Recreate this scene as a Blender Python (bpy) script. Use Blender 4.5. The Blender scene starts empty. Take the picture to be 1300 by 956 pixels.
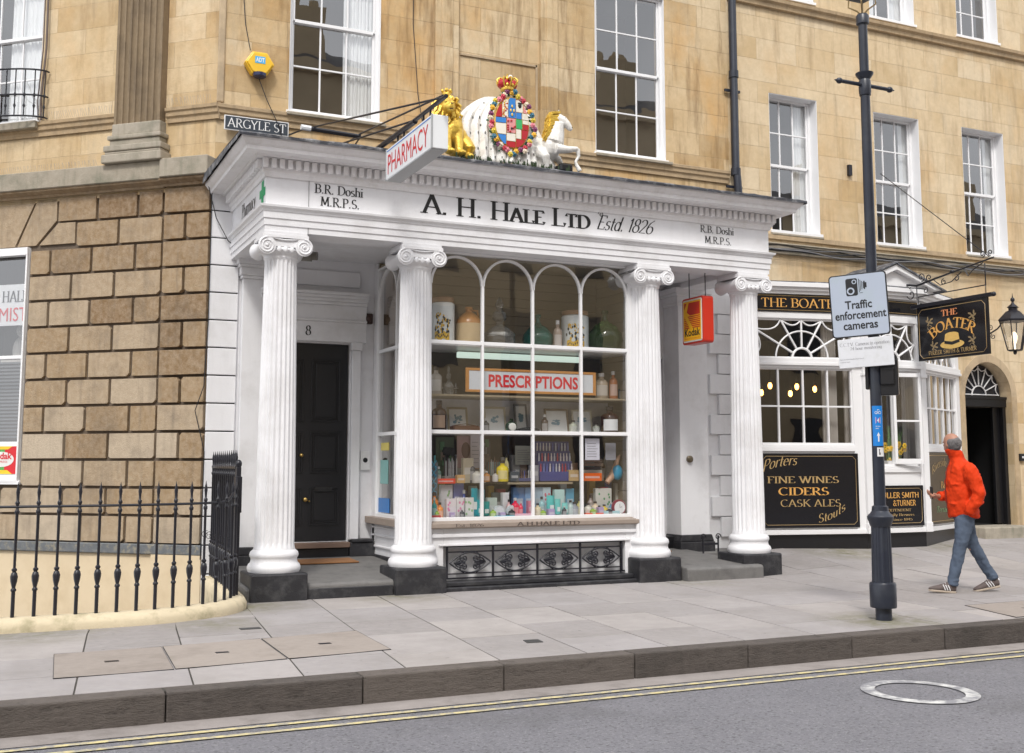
import bpy, bmesh, math, random
from mathutils import Vector, Matrix
from math import sin, cos, pi, radians, sqrt
random.seed(7)
COL = bpy.context.scene.collection

# ------------------------------------------------------------ materials
MATS = {}
def newmat(name):
    m = bpy.data.materials.new(name); m.use_nodes = True
    nt = m.node_tree; nt.nodes.clear()
    out = nt.nodes.new('ShaderNodeOutputMaterial'); out.location = (900, 0)
    b = nt.nodes.new('ShaderNodeBsdfPrincipled'); b.location = (600, 0)
    nt.links.new(b.outputs[0], out.inputs[0])
    MATS[name] = m
    return m, nt, b, out
def nd(nt, t, **k):
    n = nt.nodes.new(t)
    for a, v in k.items():
        if a in n.inputs.keys(): n.inputs[a].default_value = v
        else: setattr(n, a, v)
    return n
def lk(nt, a, b): nt.links.new(a, b)
def mixc(nt, fac, a, b, mode='MIX'):
    n = nt.nodes.new('ShaderNodeMix'); n.data_type = 'RGBA'; n.blend_type = mode
    for s, v in ((0, fac), (6, a), (7, b)):
        if hasattr(v, 'is_linked') or hasattr(v, 'links'): nt.links.new(v, n.inputs[s])
        elif s == 0: n.inputs[0].default_value = v
        else: n.inputs[s].default_value = (*v, 1) if len(v) == 3 else v
    return n.outputs[2]
def ramp(nt, fac, stops):
    r = nt.nodes.new('ShaderNodeValToRGB'); lk(nt, fac, r.inputs[0])
    e = r.color_ramp.elements
    e[0].position, e[0].color = stops[0][0], (*([stops[0][1]]*3 if not isinstance(stops[0][1], tuple) else stops[0][1]), 1)
    e[1].position, e[1].color = stops[-1][0], (*([stops[-1][1]]*3 if not isinstance(stops[-1][1], tuple) else stops[-1][1]), 1)
    for p, c in stops[1:-1]:
        x = e.new(p); x.color = (*([c]*3 if not isinstance(c, tuple) else c), 1)
    return r.outputs[0]
def noise(nt, scale, detail=4, rough=.55, vec=None, sc=None):
    co = vec
    if co is None:
        g = nt.nodes.new('ShaderNodeNewGeometry'); co = g.outputs['Position']
    if sc:
        mp = nt.nodes.new('ShaderNodeMapping'); lk(nt, co, mp.inputs[0]); mp.inputs['Scale'].default_value = sc; co = mp.outputs[0]
    n = nt.nodes.new('ShaderNodeTexNoise'); n.inputs['Scale'].default_value = scale
    n.inputs['Detail'].default_value = detail; n.inputs['Roughness'].default_value = rough
    lk(nt, co, n.inputs['Vector'])
    return n.outputs['Fac']
def bump(nt, b, h, dist=.01, strength=.6):
    n = nt.nodes.new('ShaderNodeBump'); n.inputs['Distance'].default_value = dist; n.inputs['Strength'].default_value = strength
    lk(nt, h, n.inputs['Height']); lk(nt, n.outputs[0], b.inputs['Normal'])
def plain(name, col, rough=.5, var=.12, nscale=9, bmp=.002, metal=0, dirt=None, dscale=2.2, coat=0, spec=None, dr=(.5, .72), streak=None):
    """base colour with slight noise variation, a grime layer and a fine bump"""
    if name in MATS: return MATS[name]
    m, nt, b, out = newmat(name)
    n1 = noise(nt, nscale)
    dark = tuple(c*(1-var) for c in col); lite = tuple(min(1, c*(1+var)) for c in col)
    c = mixc(nt, n1, dark, lite)
    if dirt:
        n2 = noise(nt, dscale, 6, .65)
        f = ramp(nt, n2, [(dr[0], 0.0), (dr[1], dirt[1])])
        c = mixc(nt, f, c, dirt[0])
    if streak:
        n4 = noise(nt, 3, 6, .65, sc=(5, 5, .5)); c = mixc(nt, ramp(nt, n4, [(.52, 0), (.78, streak[1])]), c, streak[0])
        n7 = noise(nt, 26, 4, .7); c = mixc(nt, ramp(nt, n7, [(.62, 0), (.74, streak[1]*.8)]), c, streak[0])
    lk(nt, c, b.inputs['Base Color'])
    b.inputs['Roughness'].default_value = rough; b.inputs['Metallic'].default_value = metal
    if coat: b.inputs['Coat Weight'].default_value = coat
    if spec is not None: b.inputs['Specular IOR Level'].default_value = spec
    if bmp: bump(nt, b, noise(nt, 60, 3), bmp, .5)
    return m
def toned(name, stops, rough=.8, streak=.25, bmp=.006, fine=45, grime=(.12,.10,.08), gf=.5):
    """stone whose blocks each have their own tone (face attribute 'tone')"""
    m, nt, b, out = newmat(name)
    at = nt.nodes.new('ShaderNodeAttribute'); at.attribute_name = 'tone'
    c = ramp(nt, at.outputs['Fac'], stops)
    n1 = noise(nt, 2.3, 6, .6); n2 = noise(nt, 14, 5, .65)
    c = mixc(nt, ramp(nt, n2, [(.35, 0), (.7, .35)]), c, tuple(x*1.25 for x in stops[-1][1]))
    c = mixc(nt, ramp(nt, n1, [(.5, 0), (.78, gf)]), c, grime)
    n3 = noise(nt, 3.0, 5, .6, sc=(4, 4, .35))
    c = mixc(nt, ramp(nt, n3, [(.52, 0), (.8, streak)]), c, grime)
    lk(nt, c, b.inputs['Base Color']); b.inputs['Roughness'].default_value = rough
    b.inputs['Specular IOR Level'].default_value = .25
    bump(nt, b, noise(nt, fine, 6, .7), bmp, .8)
    return m
def ashlar(name, ang, stops, bw=.92, bh=.345, zoff=0, streak=.35, stain=(.24,.145,.07), orange=.55, joint=.55):
    """dressed stone with fine joints on a wall running along direction ang (radians from +X)"""
    m, nt, b, out = newmat(name)
    g = nt.nodes.new('ShaderNodeNewGeometry')
    d = nt.nodes.new('ShaderNodeVectorMath'); d.operation = 'DOT_PRODUCT'
    lk(nt, g.outputs['Position'], d.inputs[0]); d.inputs[1].default_value = (cos(ang), sin(ang), 0)
    s = nt.nodes.new('ShaderNodeSeparateXYZ'); lk(nt, g.outputs['Position'], s.inputs[0])
    az = nt.nodes.new('ShaderNodeMath'); az.operation = 'ADD'; lk(nt, s.outputs[2], az.inputs[0]); az.inputs[1].default_value = zoff
    c = nt.nodes.new('ShaderNodeCombineXYZ'); lk(nt, d.outputs['Value'], c.inputs[0]); lk(nt, az.outputs[0], c.inputs[1])
    br = nt.nodes.new('ShaderNodeTexBrick'); lk(nt, c.outputs[0], br.inputs['Vector'])
    br.inputs['Scale'].default_value = 1; br.inputs['Brick Width'].default_value = bw; br.inputs['Row Height'].default_value = bh
    br.inputs['Mortar Size'].default_value = .004; br.inputs['Mortar Smooth'].default_value = .4; br.inputs['Bias'].default_value = 0
    br.inputs['Color1'].default_value = (0, 0, 0, 1); br.inputs['Color2'].default_value = (1, 1, 1, 1); br.inputs['Mortar'].default_value = (.5, .5, .5, 1)
    base = ramp(nt, br.outputs['Color'], stops)
    n1 = noise(nt, 1.1, 6, .6); n2 = noise(nt, 2.2, 6, .62, sc=(3.2, 3.2, .45)); n3 = noise(nt, 9, 5, .7)
    base = mixc(nt, ramp(nt, n1, [(.38, 0), (.72, .7)]), base, tuple(x*1.10 for x in stops[-1][1]))
    n6 = noise(nt, .75, 4, .6, sc=(1.4, 1.4, 1))
    base = mixc(nt, ramp(nt, n6, [(.5, 0), (.68, orange)]), base, (.60, .35, .13))
    base = mixc(nt, ramp(nt, n2, [(.5, 0), (.74, streak)]), base, stain)
    base = mixc(nt, ramp(nt, n3, [(.3, 0.22), (.62, 0)]), base, tuple(x*.62 for x in stops[0][1]))
    n5 = noise(nt, 1.7, 5, .6, sc=(2.5, 2.5, .5))
    base = mixc(nt, ramp(nt, n5, [(.56, 0), (.8, .30)]), base, (.27, .25, .22))
    jf = nt.nodes.new('ShaderNodeMath'); jf.operation = 'MULTIPLY'; lk(nt, br.outputs['Fac'], jf.inputs[0])
    lk(nt, ramp(nt, n1, [(.35, joint*.15), (.65, joint)]), jf.inputs[1])
    base = mixc(nt, jf.outputs[0], base, (.15, .10, .055))
    lk(nt, base, b.inputs['Base Color']); b.inputs['Roughness'].default_value = .85; b.inputs['Specular IOR Level'].default_value = .2
    sb = nt.nodes.new('ShaderNodeMath'); sb.operation = 'SUBTRACT'
    lk(nt, noise(nt, 40, 6, .7), sb.inputs[0]); lk(nt, br.outputs['Fac'], sb.inputs[1])
    bump(nt, b, sb.outputs[0], .008, .8)
    return m
def glass(name, tint=(1, 1, 1), refl=1.0, rough=0.0):
    m, nt, b, out = newmat(name); nt.nodes.remove(b)
    t = nt.nodes.new('ShaderNodeBsdfTransparent'); t.inputs[0].default_value = (*tint, 1)
    g = nt.nodes.new('ShaderNodeBsdfGlossy'); g.inputs['Roughness'].default_value = rough
    lw = nt.nodes.new('ShaderNodeLayerWeight'); lw.inputs['Blend'].default_value = .5
    pw = nt.nodes.new('ShaderNodeMath'); pw.operation = 'POWER'; lk(nt, lw.outputs['Facing'], pw.inputs[0]); pw.inputs[1].default_value = 5
    f = nt.nodes.new('ShaderNodeMath'); f.operation = 'MULTIPLY_ADD'; lk(nt, pw.outputs[0], f.inputs[0]); f.inputs[1].default_value = .96; f.inputs[2].default_value = .04
    n = noise(nt, 1.2, 2); bp = nt.nodes.new('ShaderNodeBump'); bp.inputs['Distance'].default_value = .012; bp.inputs['Strength'].default_value = .25
    lk(nt, n, bp.inputs['Height']); lk(nt, bp.outputs[0], g.inputs['Normal'])
    mu = nt.nodes.new('ShaderNodeMath'); mu.operation = 'MULTIPLY_ADD'; lk(nt, f.outputs[0], mu.inputs[0]); mu.inputs[1].default_value = 2.4*refl; mu.inputs[2].default_value = .02*refl
    mu.use_clamp = True
    mx = nt.nodes.new('ShaderNodeMixShader'); lk(nt, mu.outputs[0], mx.inputs[0]); lk(nt, t.outputs[0], mx.inputs[1]); lk(nt, g.outputs[0], mx.inputs[2])
    lk(nt, mx.outputs[0], out.inputs[0])
    return m
def emis(name, col, s):
    m, nt, b, out = newmat(name)
    b.inputs['Base Color'].default_value = (*col, 1); b.inputs['Emission Color'].default_value = (*col, 1); b.inputs['Emission Strength'].default_value = s
    return m

# ------------------------------------------------------------ frames: local wall coordinates -> world
def frame(ox, oy, ang=0, oz=0):
    c, s = cos(ang), sin(ang)
    def T(x, y, z): return (ox + c*x - s*y, oy + s*x + c*y, oz + z)
    T.ang = ang
    return T
ID = frame(0, 0, 0)

# ------------------------------------------------------------ mesh builder
class MB:
    def __init__(s, T=ID):
        s.v = []; s.f = []; s.m = []; s.sm = []; s.t = []; s.T = T; s.mi = 0; s.smooth = False; s.tone = None
    def add(s, vs, fs, smooth=None, T=None):
        T = T or s.T; o = len(s.v)
        s.v += [T(*p) for p in vs]
        tone = s.tone if s.tone is not None else random.random()
        for f in fs:
            s.f.append(tuple(i+o for i in f)); s.m.append(s.mi); s.sm.append(s.smooth if smooth is None else smooth); s.t.append(tone)
    def box(s, x0, x1, y0, y1, z0, z1):
        vs = [(x, y, z) for z in (z0, z1) for y in (y0, y1) for x in (x0, x1)]
        s.add(vs, [(0,2,3,1), (4,5,7,6), (0,1,5,4), (2,6,7,3), (0,4,6,2), (1,3,7,5)], False)
    def prism(s, poly, a0, a1, axis='y'):
        """poly of (u,v); axis y: (x,z) swept along y; axis z: (x,y) along z; axis x: (y,z) along x"""
        n = len(poly)
        def P(u, v, a):
            return (u, a, v) if axis == 'y' else (u, v, a) if axis == 'z' else (a, u, v)
        vs = [P(u, v, a0) for u, v in poly] + [P(u, v, a1) for u, v in poly]
        fs = [tuple(range(n)), tuple(range(2*n-1, n-1, -1))] + [(i, (i+1) % n, n+(i+1) % n, n+i) for i in range(n)]
        s.add(vs, fs)
    def sheet(s, quads):
        for q in quads: s.add(q, [tuple(range(len(q)))], False)
    def rings(s, rings, close=True, caps=True, smooth=True):
        n = len(rings[0]); vs = [p for r in rings for p in r]; fs = []
        for i in range(len(rings)-1):
            for j in range(n if close else n-1):
                k = (j+1) % n; fs.append((i*n+j, i*n+k, (i+1)*n+k, (i+1)*n+j))
        s.add(vs, fs, smooth)
        if caps:
            o = len(s.v)-len(vs)
            for r in (0, len(rings)-1):
                s.f.append(tuple(o+r*n+j for j in range(n))); s.m.append(s.mi); s.sm.append(False); s.t.append(.5)
    def lathe(s, prof, cx=0, cy=0, cz=0, n=20, caps=True, sx=1, sy=1):
        s.rings([[(cx+sx*r*cos(2*pi*j/n), cy+sy*r*sin(2*pi*j/n), cz+z) for j in range(n)] for r, z in prof], caps=caps)
    def tube(s, pts, r, n=8, closed=False):
        pts = [Vector(p) for p in pts]; R = []
        rr = r if hasattr(r, '__len__') else [r]*len(pts)
        prev = None
        for i, p in enumerate(pts):
            a = pts[i-1] if i or closed else p; b = pts[(i+1) % len(pts)] if i < len(pts)-1 or closed else p
            t = (b-a)
            if t.length < 1e-9: t = Vector((0, 0, 1))
            t.normalize()
            if prev is None:
                up = Vector((0, 0, 1)) if abs(t.z) < .9 else Vector((1, 0, 0))
                u = t.cross(up).normalized()
            else:
                u = prev - t*prev.dot(t)
                u = u.normalized() if u.length > 1e-6 else t.cross(Vector((0, 0, 1))).normalized()
            prev = u; w = t.cross(u)
            R.append([tuple(p + (u*cos(2*pi*j/n) + w*sin(2*pi*j/n))*rr[i]) for j in range(n)])
        if closed: R.append(R[0])
        s.rings(R, caps=not closed)
    def ell(s, c, r, n=14, m=10):
        prof = [(max(1e-4, sin(pi*i/m)), -cos(pi*i/m)) for i in range(m+1)]
        s.rings([[(c[0]+r[0]*a*cos(2*pi*j/n), c[1]+r[1]*a*sin(2*pi*j/n), c[2]+r[2]*z) for j in range(n)] for a, z in prof], caps=False)
    def build(s, name, mat, parent=None, bevel=0, seg=1, sharp=40, merge=False, **props):
        me = bpy.data.meshes.new(name)
        me.from_pydata(s.v, [], s.f)
        ms = mat if isinstance(mat, (list, tuple)) else [mat]
        for x in ms: me.materials.append(x)
        me.polygons.foreach_set('material_index', s.m)
        me.polygons.foreach_set('use_smooth', s.sm)
        at = me.attributes.new('tone', 'FLOAT', 'FACE'); at.data.foreach_set('value', s.t)
        bm = bmesh.new(); bm.from_mesh(me)
        if merge: bmesh.ops.remove_doubles(bm, verts=bm.verts, dist=1e-5)
        bmesh.ops.recalc_face_normals(bm, faces=bm.faces)
        bm.to_mesh(me); bm.free()
        if any(s.sm): me.set_sharp_from_angle(angle=radians(sharp))
        o = bpy.data.objects.new(name, me); COL.objects.link(o)
        if bevel:
            b = o.modifiers.new('bevel', 'BEVEL'); b.width = bevel; b.segments = seg; b.limit_method = 'ANGLE'; b.angle_limit = radians(35)
        if parent: put(o, parent)
        for k, v in props.items(): o[k] = v
        return o
def put(o, parent):
    o.parent = parent
    w = parent.matrix_world if parent.parent is None else world_of(parent)
    o.matrix_parent_inverse = w.inverted()
def world_of(o):
    m = o.matrix_basis.copy()
    if o.parent: m = world_of(o.parent) @ o.matrix_parent_inverse @ m
    return m
def thing(name, loc, label, cat, group=None):
    o = bpy.data.objects.new(name, None); COL.objects.link(o); o.empty_display_size = .2
    o.location = loc; o.matrix_world = Matrix.Translation(loc)
    o['label'] = label; o['category'] = cat
    if group: o['group'] = group
    return o
def tag(o, label, cat, group=None):
    o['label'] = label; o['category'] = cat
    if group: o['group'] = group
    return o
def copy_tree(o, parent=None):
    c = o.copy(); COL.objects.link(c)
    if parent:
        inv = o.matrix_parent_inverse.copy(); c.parent = parent; c.matrix_parent_inverse = inv
    for ch in list(o.children): copy_tree(ch, c)
    return c
def remesh(o, voxel, smooth=2, iters=.5):
    """fuse overlapping lofts into one continuous skin"""
    r = o.modifiers.new('fuse', 'REMESH'); r.mode = 'VOXEL'; r.voxel_size = voxel; r.use_smooth_shade = True
    if smooth:
        s = o.modifiers.new('soft', 'SMOOTH'); s.factor = iters; s.iterations = smooth
    dg = bpy.context.evaluated_depsgraph_get(); dg.update()
    ev = o.evaluated_get(dg); me = bpy.data.meshes.new_from_object(ev)
    old = list(o.data.materials)
    o.modifiers.clear(); o.data = me
    me.materials.clear()
    for x in old: me.materials.append(x)
    me.polygons.foreach_set('use_smooth', [True]*len(me.polygons))
    return o

# ------------------------------------------------------------ lettering
def arc(cx, cy, rx, ry, a0, a1, n=14):
    return [(cx+rx*cos(radians(a0+(a1-a0)*i/n)), cy+ry*sin(radians(a0+(a1-a0)*i/n))) for i in range(n+1)]
def G(adv, strokes, serifs=()): return (adv, strokes, serifs)
# stroke glyphs, cap height 1; a broad nib gives thick stems and thin hairlines
GL = {
 'A': G(.86, [[(.08,0),(.42,1)], [(.42,1),(.78,0)], [(.2,.34),(.66,.34)]], [(.08,0),(.78,0)]),
 'B': G(.72, [[(.16,0),(.16,1)], [(.16,.98)]+arc(.36,.75,.24,.23,90,-90)+[(.16,.52)], [(.16,.52)]+arc(.38,.27,.27,.25,90,-90)+[(.16,.02)]], [(.13,0),(.13,1)]),
 'C': G(.82, [arc(.47,.5,.38,.48,48,312,24)], []),
 'D': G(.86, [[(.16,0),(.16,1)], [(.16,.98)]+arc(.36,.5,.42,.48,90,-90,20)+[(.16,.02)]], [(.13,0),(.13,1)]),
 'E': G(.68, [[(.16,0),(.16,1)], [(.16,.97),(.58,.97),(.59,.82)], [(.16,.52),(.48,.52)], [(.16,.03),(.62,.03),(.64,.2)]], [(.13,0),(.13,1)]),
 'F': G(.64, [[(.16,0),(.16,1)], [(.16,.97),(.58,.97),(.59,.8)], [(.16,.5),(.48,.5)]], [(.16,0),(.13,1)]),
 'G': G(.86, [arc(.47,.5,.38,.48,48,330,24), [(.78,.04),(.78,.4)]], [(.76,.42)]),
 'H': G(.9, [[(.16,0),(.16,1)], [(.74,0),(.74,1)], [(.16,.52),(.74,.52)]], [(.16,0),(.16,1),(.74,0),(.74,1)]),
 'I': G(.34, [[(.17,0),(.17,1)]], [(.17,0),(.17,1)]),
 'K': G(.82, [[(.16,0),(.16,1)], [(.18,.42),(.66,1)], [(.32,.58),(.74,0)]], [(.16,0),(.16,1),(.66,1),(.74,0)]),
 'L': G(.66, [[(.16,0),(.16,1)], [(.16,.03),(.6,.03),(.62,.22)]], [(.13,0),(.16,1)]),
 'M': G(1.02, [[(.16,0),(.2,1)], [(.2,1),(.5,.12)], [(.5,.12),(.82,1)], [(.82,1),(.86,0)]], [(.15,0),(.16,1),(.86,1),(.87,0)]),
 'N': G(.92, [[(.16,0),(.16,1)], [(.16,1),(.76,0)], [(.76,0),(.76,1)]], [(.16,0),(.13,1),(.76,1)]),
 'O': G(.92, [arc(.46,.5,.38,.49,90,450,28)], []),
 'P': G(.68, [[(.16,0),(.16,1)], [(.16,.98)]+arc(.34,.72,.26,.26,90,-90)+[(.16,.46)]], [(.16,0),(.13,1)]),
 'R': G(.78, [[(.16,0),(.16,1)], [(.16,.98)]+arc(.34,.74,.25,.24,90,-90)+[(.16,.5)], [(.34,.5),(.7,0)]], [(.16,0),(.13,1),(.73,0)]),
 'S': G(.64, [arc(.32,.73,.2,.25,35,270,14)+arc(.32,.25,.24,.24,88,-145,14)], []),
 'T': G(.76, [[(.38,0),(.38,1)], [(.06,.8),(.07,.97),(.69,.97),(.7,.8)]], [(.38,0)]),
 'U': G(.88, [[(.16,1),(.16,.34)]+arc(.43,.34,.27,.33,180,360,14)+[(.7,1)]], [(.16,1),(.7,1)]),
 'W': G(1.16, [[(.08,1),(.36,0)], [(.36,0),(.58,.95)], [(.58,.95),(.82,0)], [(.82,0),(1.08,1)]], [(.08,1),(.58,1),(1.08,1)]),
 'Y': G(.78, [[(.06,1),(.38,.46)], [(.7,1),(.38,.46)], [(.38,.46),(.38,0)]], [(.07,1),(.7,1),(.38,0)]),
 '8': G(.62, [arc(.31,.75,.19,.23,-90,270,20), arc(.31,.27,.24,.25,90,450,20)], []),
 '1': G(.4, [[(.08,.8),(.22,1)], [(.22,1),(.22,0)]], [(.22,0)]),
 '2': G(.62, [arc(.3,.72,.22,.26,165,-30,14)+[(.08,.04),(.58,.04)]], []),
 '6': G(.62, [[(.5,1)]+arc(.5,.3,.42,.62,110,180,8)+arc(.32,.28,.24,.26,180,540,22)], []),
 '4': G(.62, [[(.42,0),(.42,1)], [(.42,1),(.06,.32)], [(.06,.32),(.58,.32)]], [(.42,0)]),
 '5': G(.6, [[(.5,.97),(.16,.97),(.14,.56)]+arc(.28,.3,.24,.29,110,-140,14)], []),
 'V': G(.84, [[(.06,1),(.4,0)], [(.4,0),(.76,1)]], [(.06,1),(.76,1)]),
 'o': G(.58, [arc(.29,.32,.22,.31,90,450,22)], []),
 's': G(.46, [arc(.23,.47,.14,.15,35,270,10)+arc(.23,.16,.16,.16,88,-145,10)], []),
 'h': G(.62, [[(.13,0),(.13,1)], [(.13,.5)]+arc(.32,.42,.18,.2,130,0,8)+[(.5,0)]], [(.13,0),(.1,1),(.5,0)]),
 'i': G(.3, [[(.14,0),(.14,.62)], [(.14,.85),(.141,.96)]], [(.14,0),(.11,.62)]),
 't': G(.38, [[(.17,.85),(.17,.14)]+arc(.27,.13,.1,.12,180,300,6), [(.04,.6),(.34,.6)]], []),
 'd': G(.6, [arc(.27,.32,.2,.31,90,450,20), [(.47,1),(.47,0)]], []),
 'e': G(.54, [[(.08,.34),(.46,.34)]+arc(.28,.32,.2,.31,0,310,18)], []),
 'r': G(.42, [[(.13,0),(.13,.62)], [(.13,.42)]+arc(.3,.42,.16,.19,170,50,6)], [(.13,0),(.1,.62)]),
 'u': G(.6, [[(.13,.62),(.13,.2)]+arc(.29,.2,.16,.19,180,360,8)+[(.45,.62)], [(.45,.62),(.45,0)]], []),
 'a': G(.54, [arc(.25,.22,.18,.21,90,450,16), [(.1,.52)]+arc(.26,.44,.16,.19,110,0,8)+[(.42,0)]], []),
 'n': G(.62, [[(.13,0),(.13,.62)], [(.13,.45)]+arc(.32,.42,.18,.2,130,0,8)+[(.5,0)]], [(.13,0),(.5,0)]),
 'm': G(.92, [[(.13,0),(.13,.62)], [(.13,.45)]+arc(.3,.42,.16,.2,130,0,8)+[(.46,0)], [(.46,.45)]+arc(.63,.42,.16,.2,130,0,8)+[(.79,0)]], []),
 'c': G(.5, [arc(.28,.32,.2,.31,50,310,16)], []),
 'y': G(.54, [[(.08,.62),(.28,.02)], [(.48,.62),(.2,-.28)]], []),
 'v': G(.54, [[(.06,.62),(.27,0)], [(.27,0),(.48,.62)]], []),
 'g': G(.58, [arc(.27,.32,.2,.3,90,450,18), [(.47,.62),(.47,-.1)]+arc(.28,-.1,.19,.18,0,-150,8)], []),
 'p': G(.6, [[(.13,.62),(.13,-.28)], arc(.33,.32,.19,.3,90,450,18)], [(.13,-.28)]),
 'w': G(.8, [[(.06,.62),(.23,0)], [(.23,0),(.4,.6)], [(.4,.6),(.57,0)], [(.57,0),(.74,.62)]], []),
 'f': G(.36, [[(.17,0),(.17,.8)]+arc(.29,.8,.12,.18,180,60,6), [(.04,.6),(.32,.6)]], [(.17,0)]),
 'l': G(.3, [[(.14,0),(.14,1)]], [(.14,0),(.11,1)]),
 'k': G(.56, [[(.13,0),(.13,1)], [(.15,.26),(.44,.62)], [(.24,.36),(.5,0)]], [(.13,0)]),
 '.': G(.3, [[(.13,-.01),(.131,.12)]], []), ',': G(.3, [[(.15,.1),(.09,-.12)]], []),
 '&': G(.86, [[(.8,.0),(.24,.7)]+arc(.36,.8,.15,.17,200,-20,12)+[(.2,.42)]+arc(.32,.24,.23,.24,140,330,12)+[(.76,.5)]], []),
 ' ': G(.36, [], []), '-': G(.4, [[(.06,.4),(.34,.4)]], []),
}
def serif_polys(text, thick=.15, thin=.035, nib=12, slant=0, serifs=True, track=0, smallcaps=False):
    """list of (polygon, layer) in em units; returns polys and total width"""
    P = []; x = 0; nb = (cos(radians(nib)), sin(radians(nib)))
    for ch in text:
        sc = 1
        g = GL.get(ch)
        if smallcaps and ch.islower(): g = GL[ch.upper()]; sc = .76
        if g is None: g = GL[ch.upper()]; sc = .7
        adv, strokes, sf = g
        k = 0
        for st in strokes:
            pts = [(p[0]*sc, p[1]*sc) for p in st]; L = []; R = []; n = len(pts)
            closed = n > 6 and abs(pts[0][0]-pts[-1][0]) < 1e-4 and abs(pts[0][1]-pts[-1][1]) < 1e-4
            for i in range(n):
                a = pts[max(i-1, 0)] if not (closed and i == 0) else pts[-2]
                b = pts[min(i+1, n-1)] if not (closed and i == n-1) else pts[1]
                dx, dy = b[0]-a[0], b[1]-a[1]; l = sqrt(dx*dx+dy*dy) or 1; dx /= l; dy /= l
                w = max(thin, thick*abs(dx*nb[1]-dy*nb[0]))/2
                if ch in '.,' : w = thick*.42
                nx, ny = -dy*w, dx*w
                L.append((pts[i][0]+nx, pts[i][1]+ny)); R.append((pts[i][0]-nx, pts[i][1]-ny))
            for i in range(n-1):
                P.append(([L[i], L[i+1], R[i+1], R[i]], k, x))
            k += 1
        if serifs:
            for p in sf:
                hw = thick*1.05 if p[0] in (.13, .1, .11) else thick*1.0
                cx, cy = p[0]*sc, p[1]*sc; h = .045
                y0, y1 = (cy, cy+h) if p[1] < .3 else (cy-h, cy)
                P.append(([(cx-hw, y0), (cx+hw, y0), (cx+hw*.9, y1), (cx-hw*.9, y1)], 5, x)); 
        x += (adv+track)*sc
    out = [([(u+o+slant*v, v) for u, v in q], k) for q, k, o in P]
    return out, x
_fc = {}
def sans_polys(text, bold=0.0, track=1.0):
    cu = bpy.data.curves.new('t', 'FONT'); cu.body = text; cu.size = 1.4; cu.offset = bold; cu.space_character = track; cu.resolution_u = 3
    o = bpy.data.objects.new('t', cu); COL.objects.link(o)
    dg = bpy.context.evaluated_depsgraph_get(); dg.update()
    me = bpy.data.meshes.new_from_object(o.evaluated_get(dg))
    vs = [v.co.copy() for v in me.vertices]; out = []
    for p in me.polygons: out.append(([(vs[i].x, vs[i].y) for i in p.vertices], 0))
    bpy.data.objects.remove(o); bpy.data.curves.remove(cu); bpy.data.meshes.remove(me)
    w = max(v.x for v in vs)
    return out, w
def letter(mb, text, O, U, V, N, width, height, font='serif', z=.003, warp=None, **k):
    """lay text on a plane: O lower-left corner, U right, V up, N out of the surface (unit vectors)"""
    polys, w = serif_polys(text, **k) if font == 'serif' else sans_polys(text, **k)
    O, U, V, N = map(Vector, (O, U, V, N))
    us = [p[0] for q, _ in polys for p in q]; u0, u1 = min(us), max(us)
    for q, lay in polys:
        pts = []
        for u, v in q:
            a, b = (u-u0)/(u1-u0), v
            if warp: a, b = warp(a*width, b*height)
            else: a, b = a*width, b*height
            pts.append(O + U*a + V*b)
        d = z + lay*.00035
        n = len(pts)
        top = [tuple(p + N*d) for p in pts]
        mb.add(top, [tuple(range(n))], False, T=ID)
    return mb
# curves for iron scrolls
def spiral(cx, cy, r0, r1, a0, turns, n=30):
    return [(cx+(r0+(r1-r0)*i/n)*cos(a0+turns*2*pi*i/n), cy+(r0+(r1-r0)*i/n)*sin(a0+turns*2*pi*i/n)) for i in range(n+1)]
# ============================================================ materials
WHITE = plain('white_paint', (.78, .78, .80), .42, .04, 5, .004, dirt=((.42, .40, .38), .34), dscale=1.6, streak=((.40, .38, .36), .09))
WHITE2 = plain('white_joinery', (.80, .80, .81), .38, .02, 5, .0008)
DIRTYW = plain('white_cornice', (.80, .79, .80), .5, .05, 6, .002, dirt=((.48, .45, .42), .4), dscale=3, streak=((.36, .33, .30), .2))
GREYW = plain('grey_door_paint', (.42, .41, .42), .45, .04)
BLACK = plain('black_paint', (.012, .012, .014), .32, .2, 12, .002)
BLACKST = plain('black_stone', (.022, .022, .026), .5, .5, 8, .008, dirt=((.10, .10, .10), .5), dscale=7)
IRON = plain('black_iron', (.012, .012, .018), .38, .3, 20, .002)
NAVY = plain('post_paint', (.018, .022, .035), .35, .2, 10, .002, dirt=((.06, .065, .07), .4))
LEAD = plain('lead_sheet', (.075, .08, .095), .55, .4, 9, .012, dirt=((.5, .5, .5), .6), dscale=9)
GOLD = plain('gold_leaf', (.95, .60, .10), .3, .15, 12, .003, metal=.75)
GOLDP = plain('gold_paint', (.62, .36, .09), .4, .15, 30, 0)
INK = plain('black_lettering', (.012, .012, .014), .4, .05, 9, 0)
RED = plain('red_paint', (.62, .02, .03), .4, .05, 9, 0)
YELL = plain('yellow_paint', (.85, .55, .03), .4, .05, 9, 0)
GLASS = glass('window_glass', refl=2.1)
GLASSD = glass('display_glass', refl=1.35)
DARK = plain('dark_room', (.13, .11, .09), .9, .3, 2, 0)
CURT = plain('curtain_cloth', (.82, .84, .85), .8, .08, 5, .004)
CURTG = plain('grey_curtain', (.48, .45, .42), .8, .1, 5, .004)
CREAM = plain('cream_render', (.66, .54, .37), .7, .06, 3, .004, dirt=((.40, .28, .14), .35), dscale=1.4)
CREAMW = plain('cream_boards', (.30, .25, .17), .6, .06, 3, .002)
WOOD = plain('orange_oak', (.50, .23, .06), .45, .2, 14, .002)
BROWN = plain('brown_stone_sill', (.30, .245, .205), .6, .15, 10, .003)
MAT_ = plain('coir', (.25, .12, .05), .95, .25, 60, .01)
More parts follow.
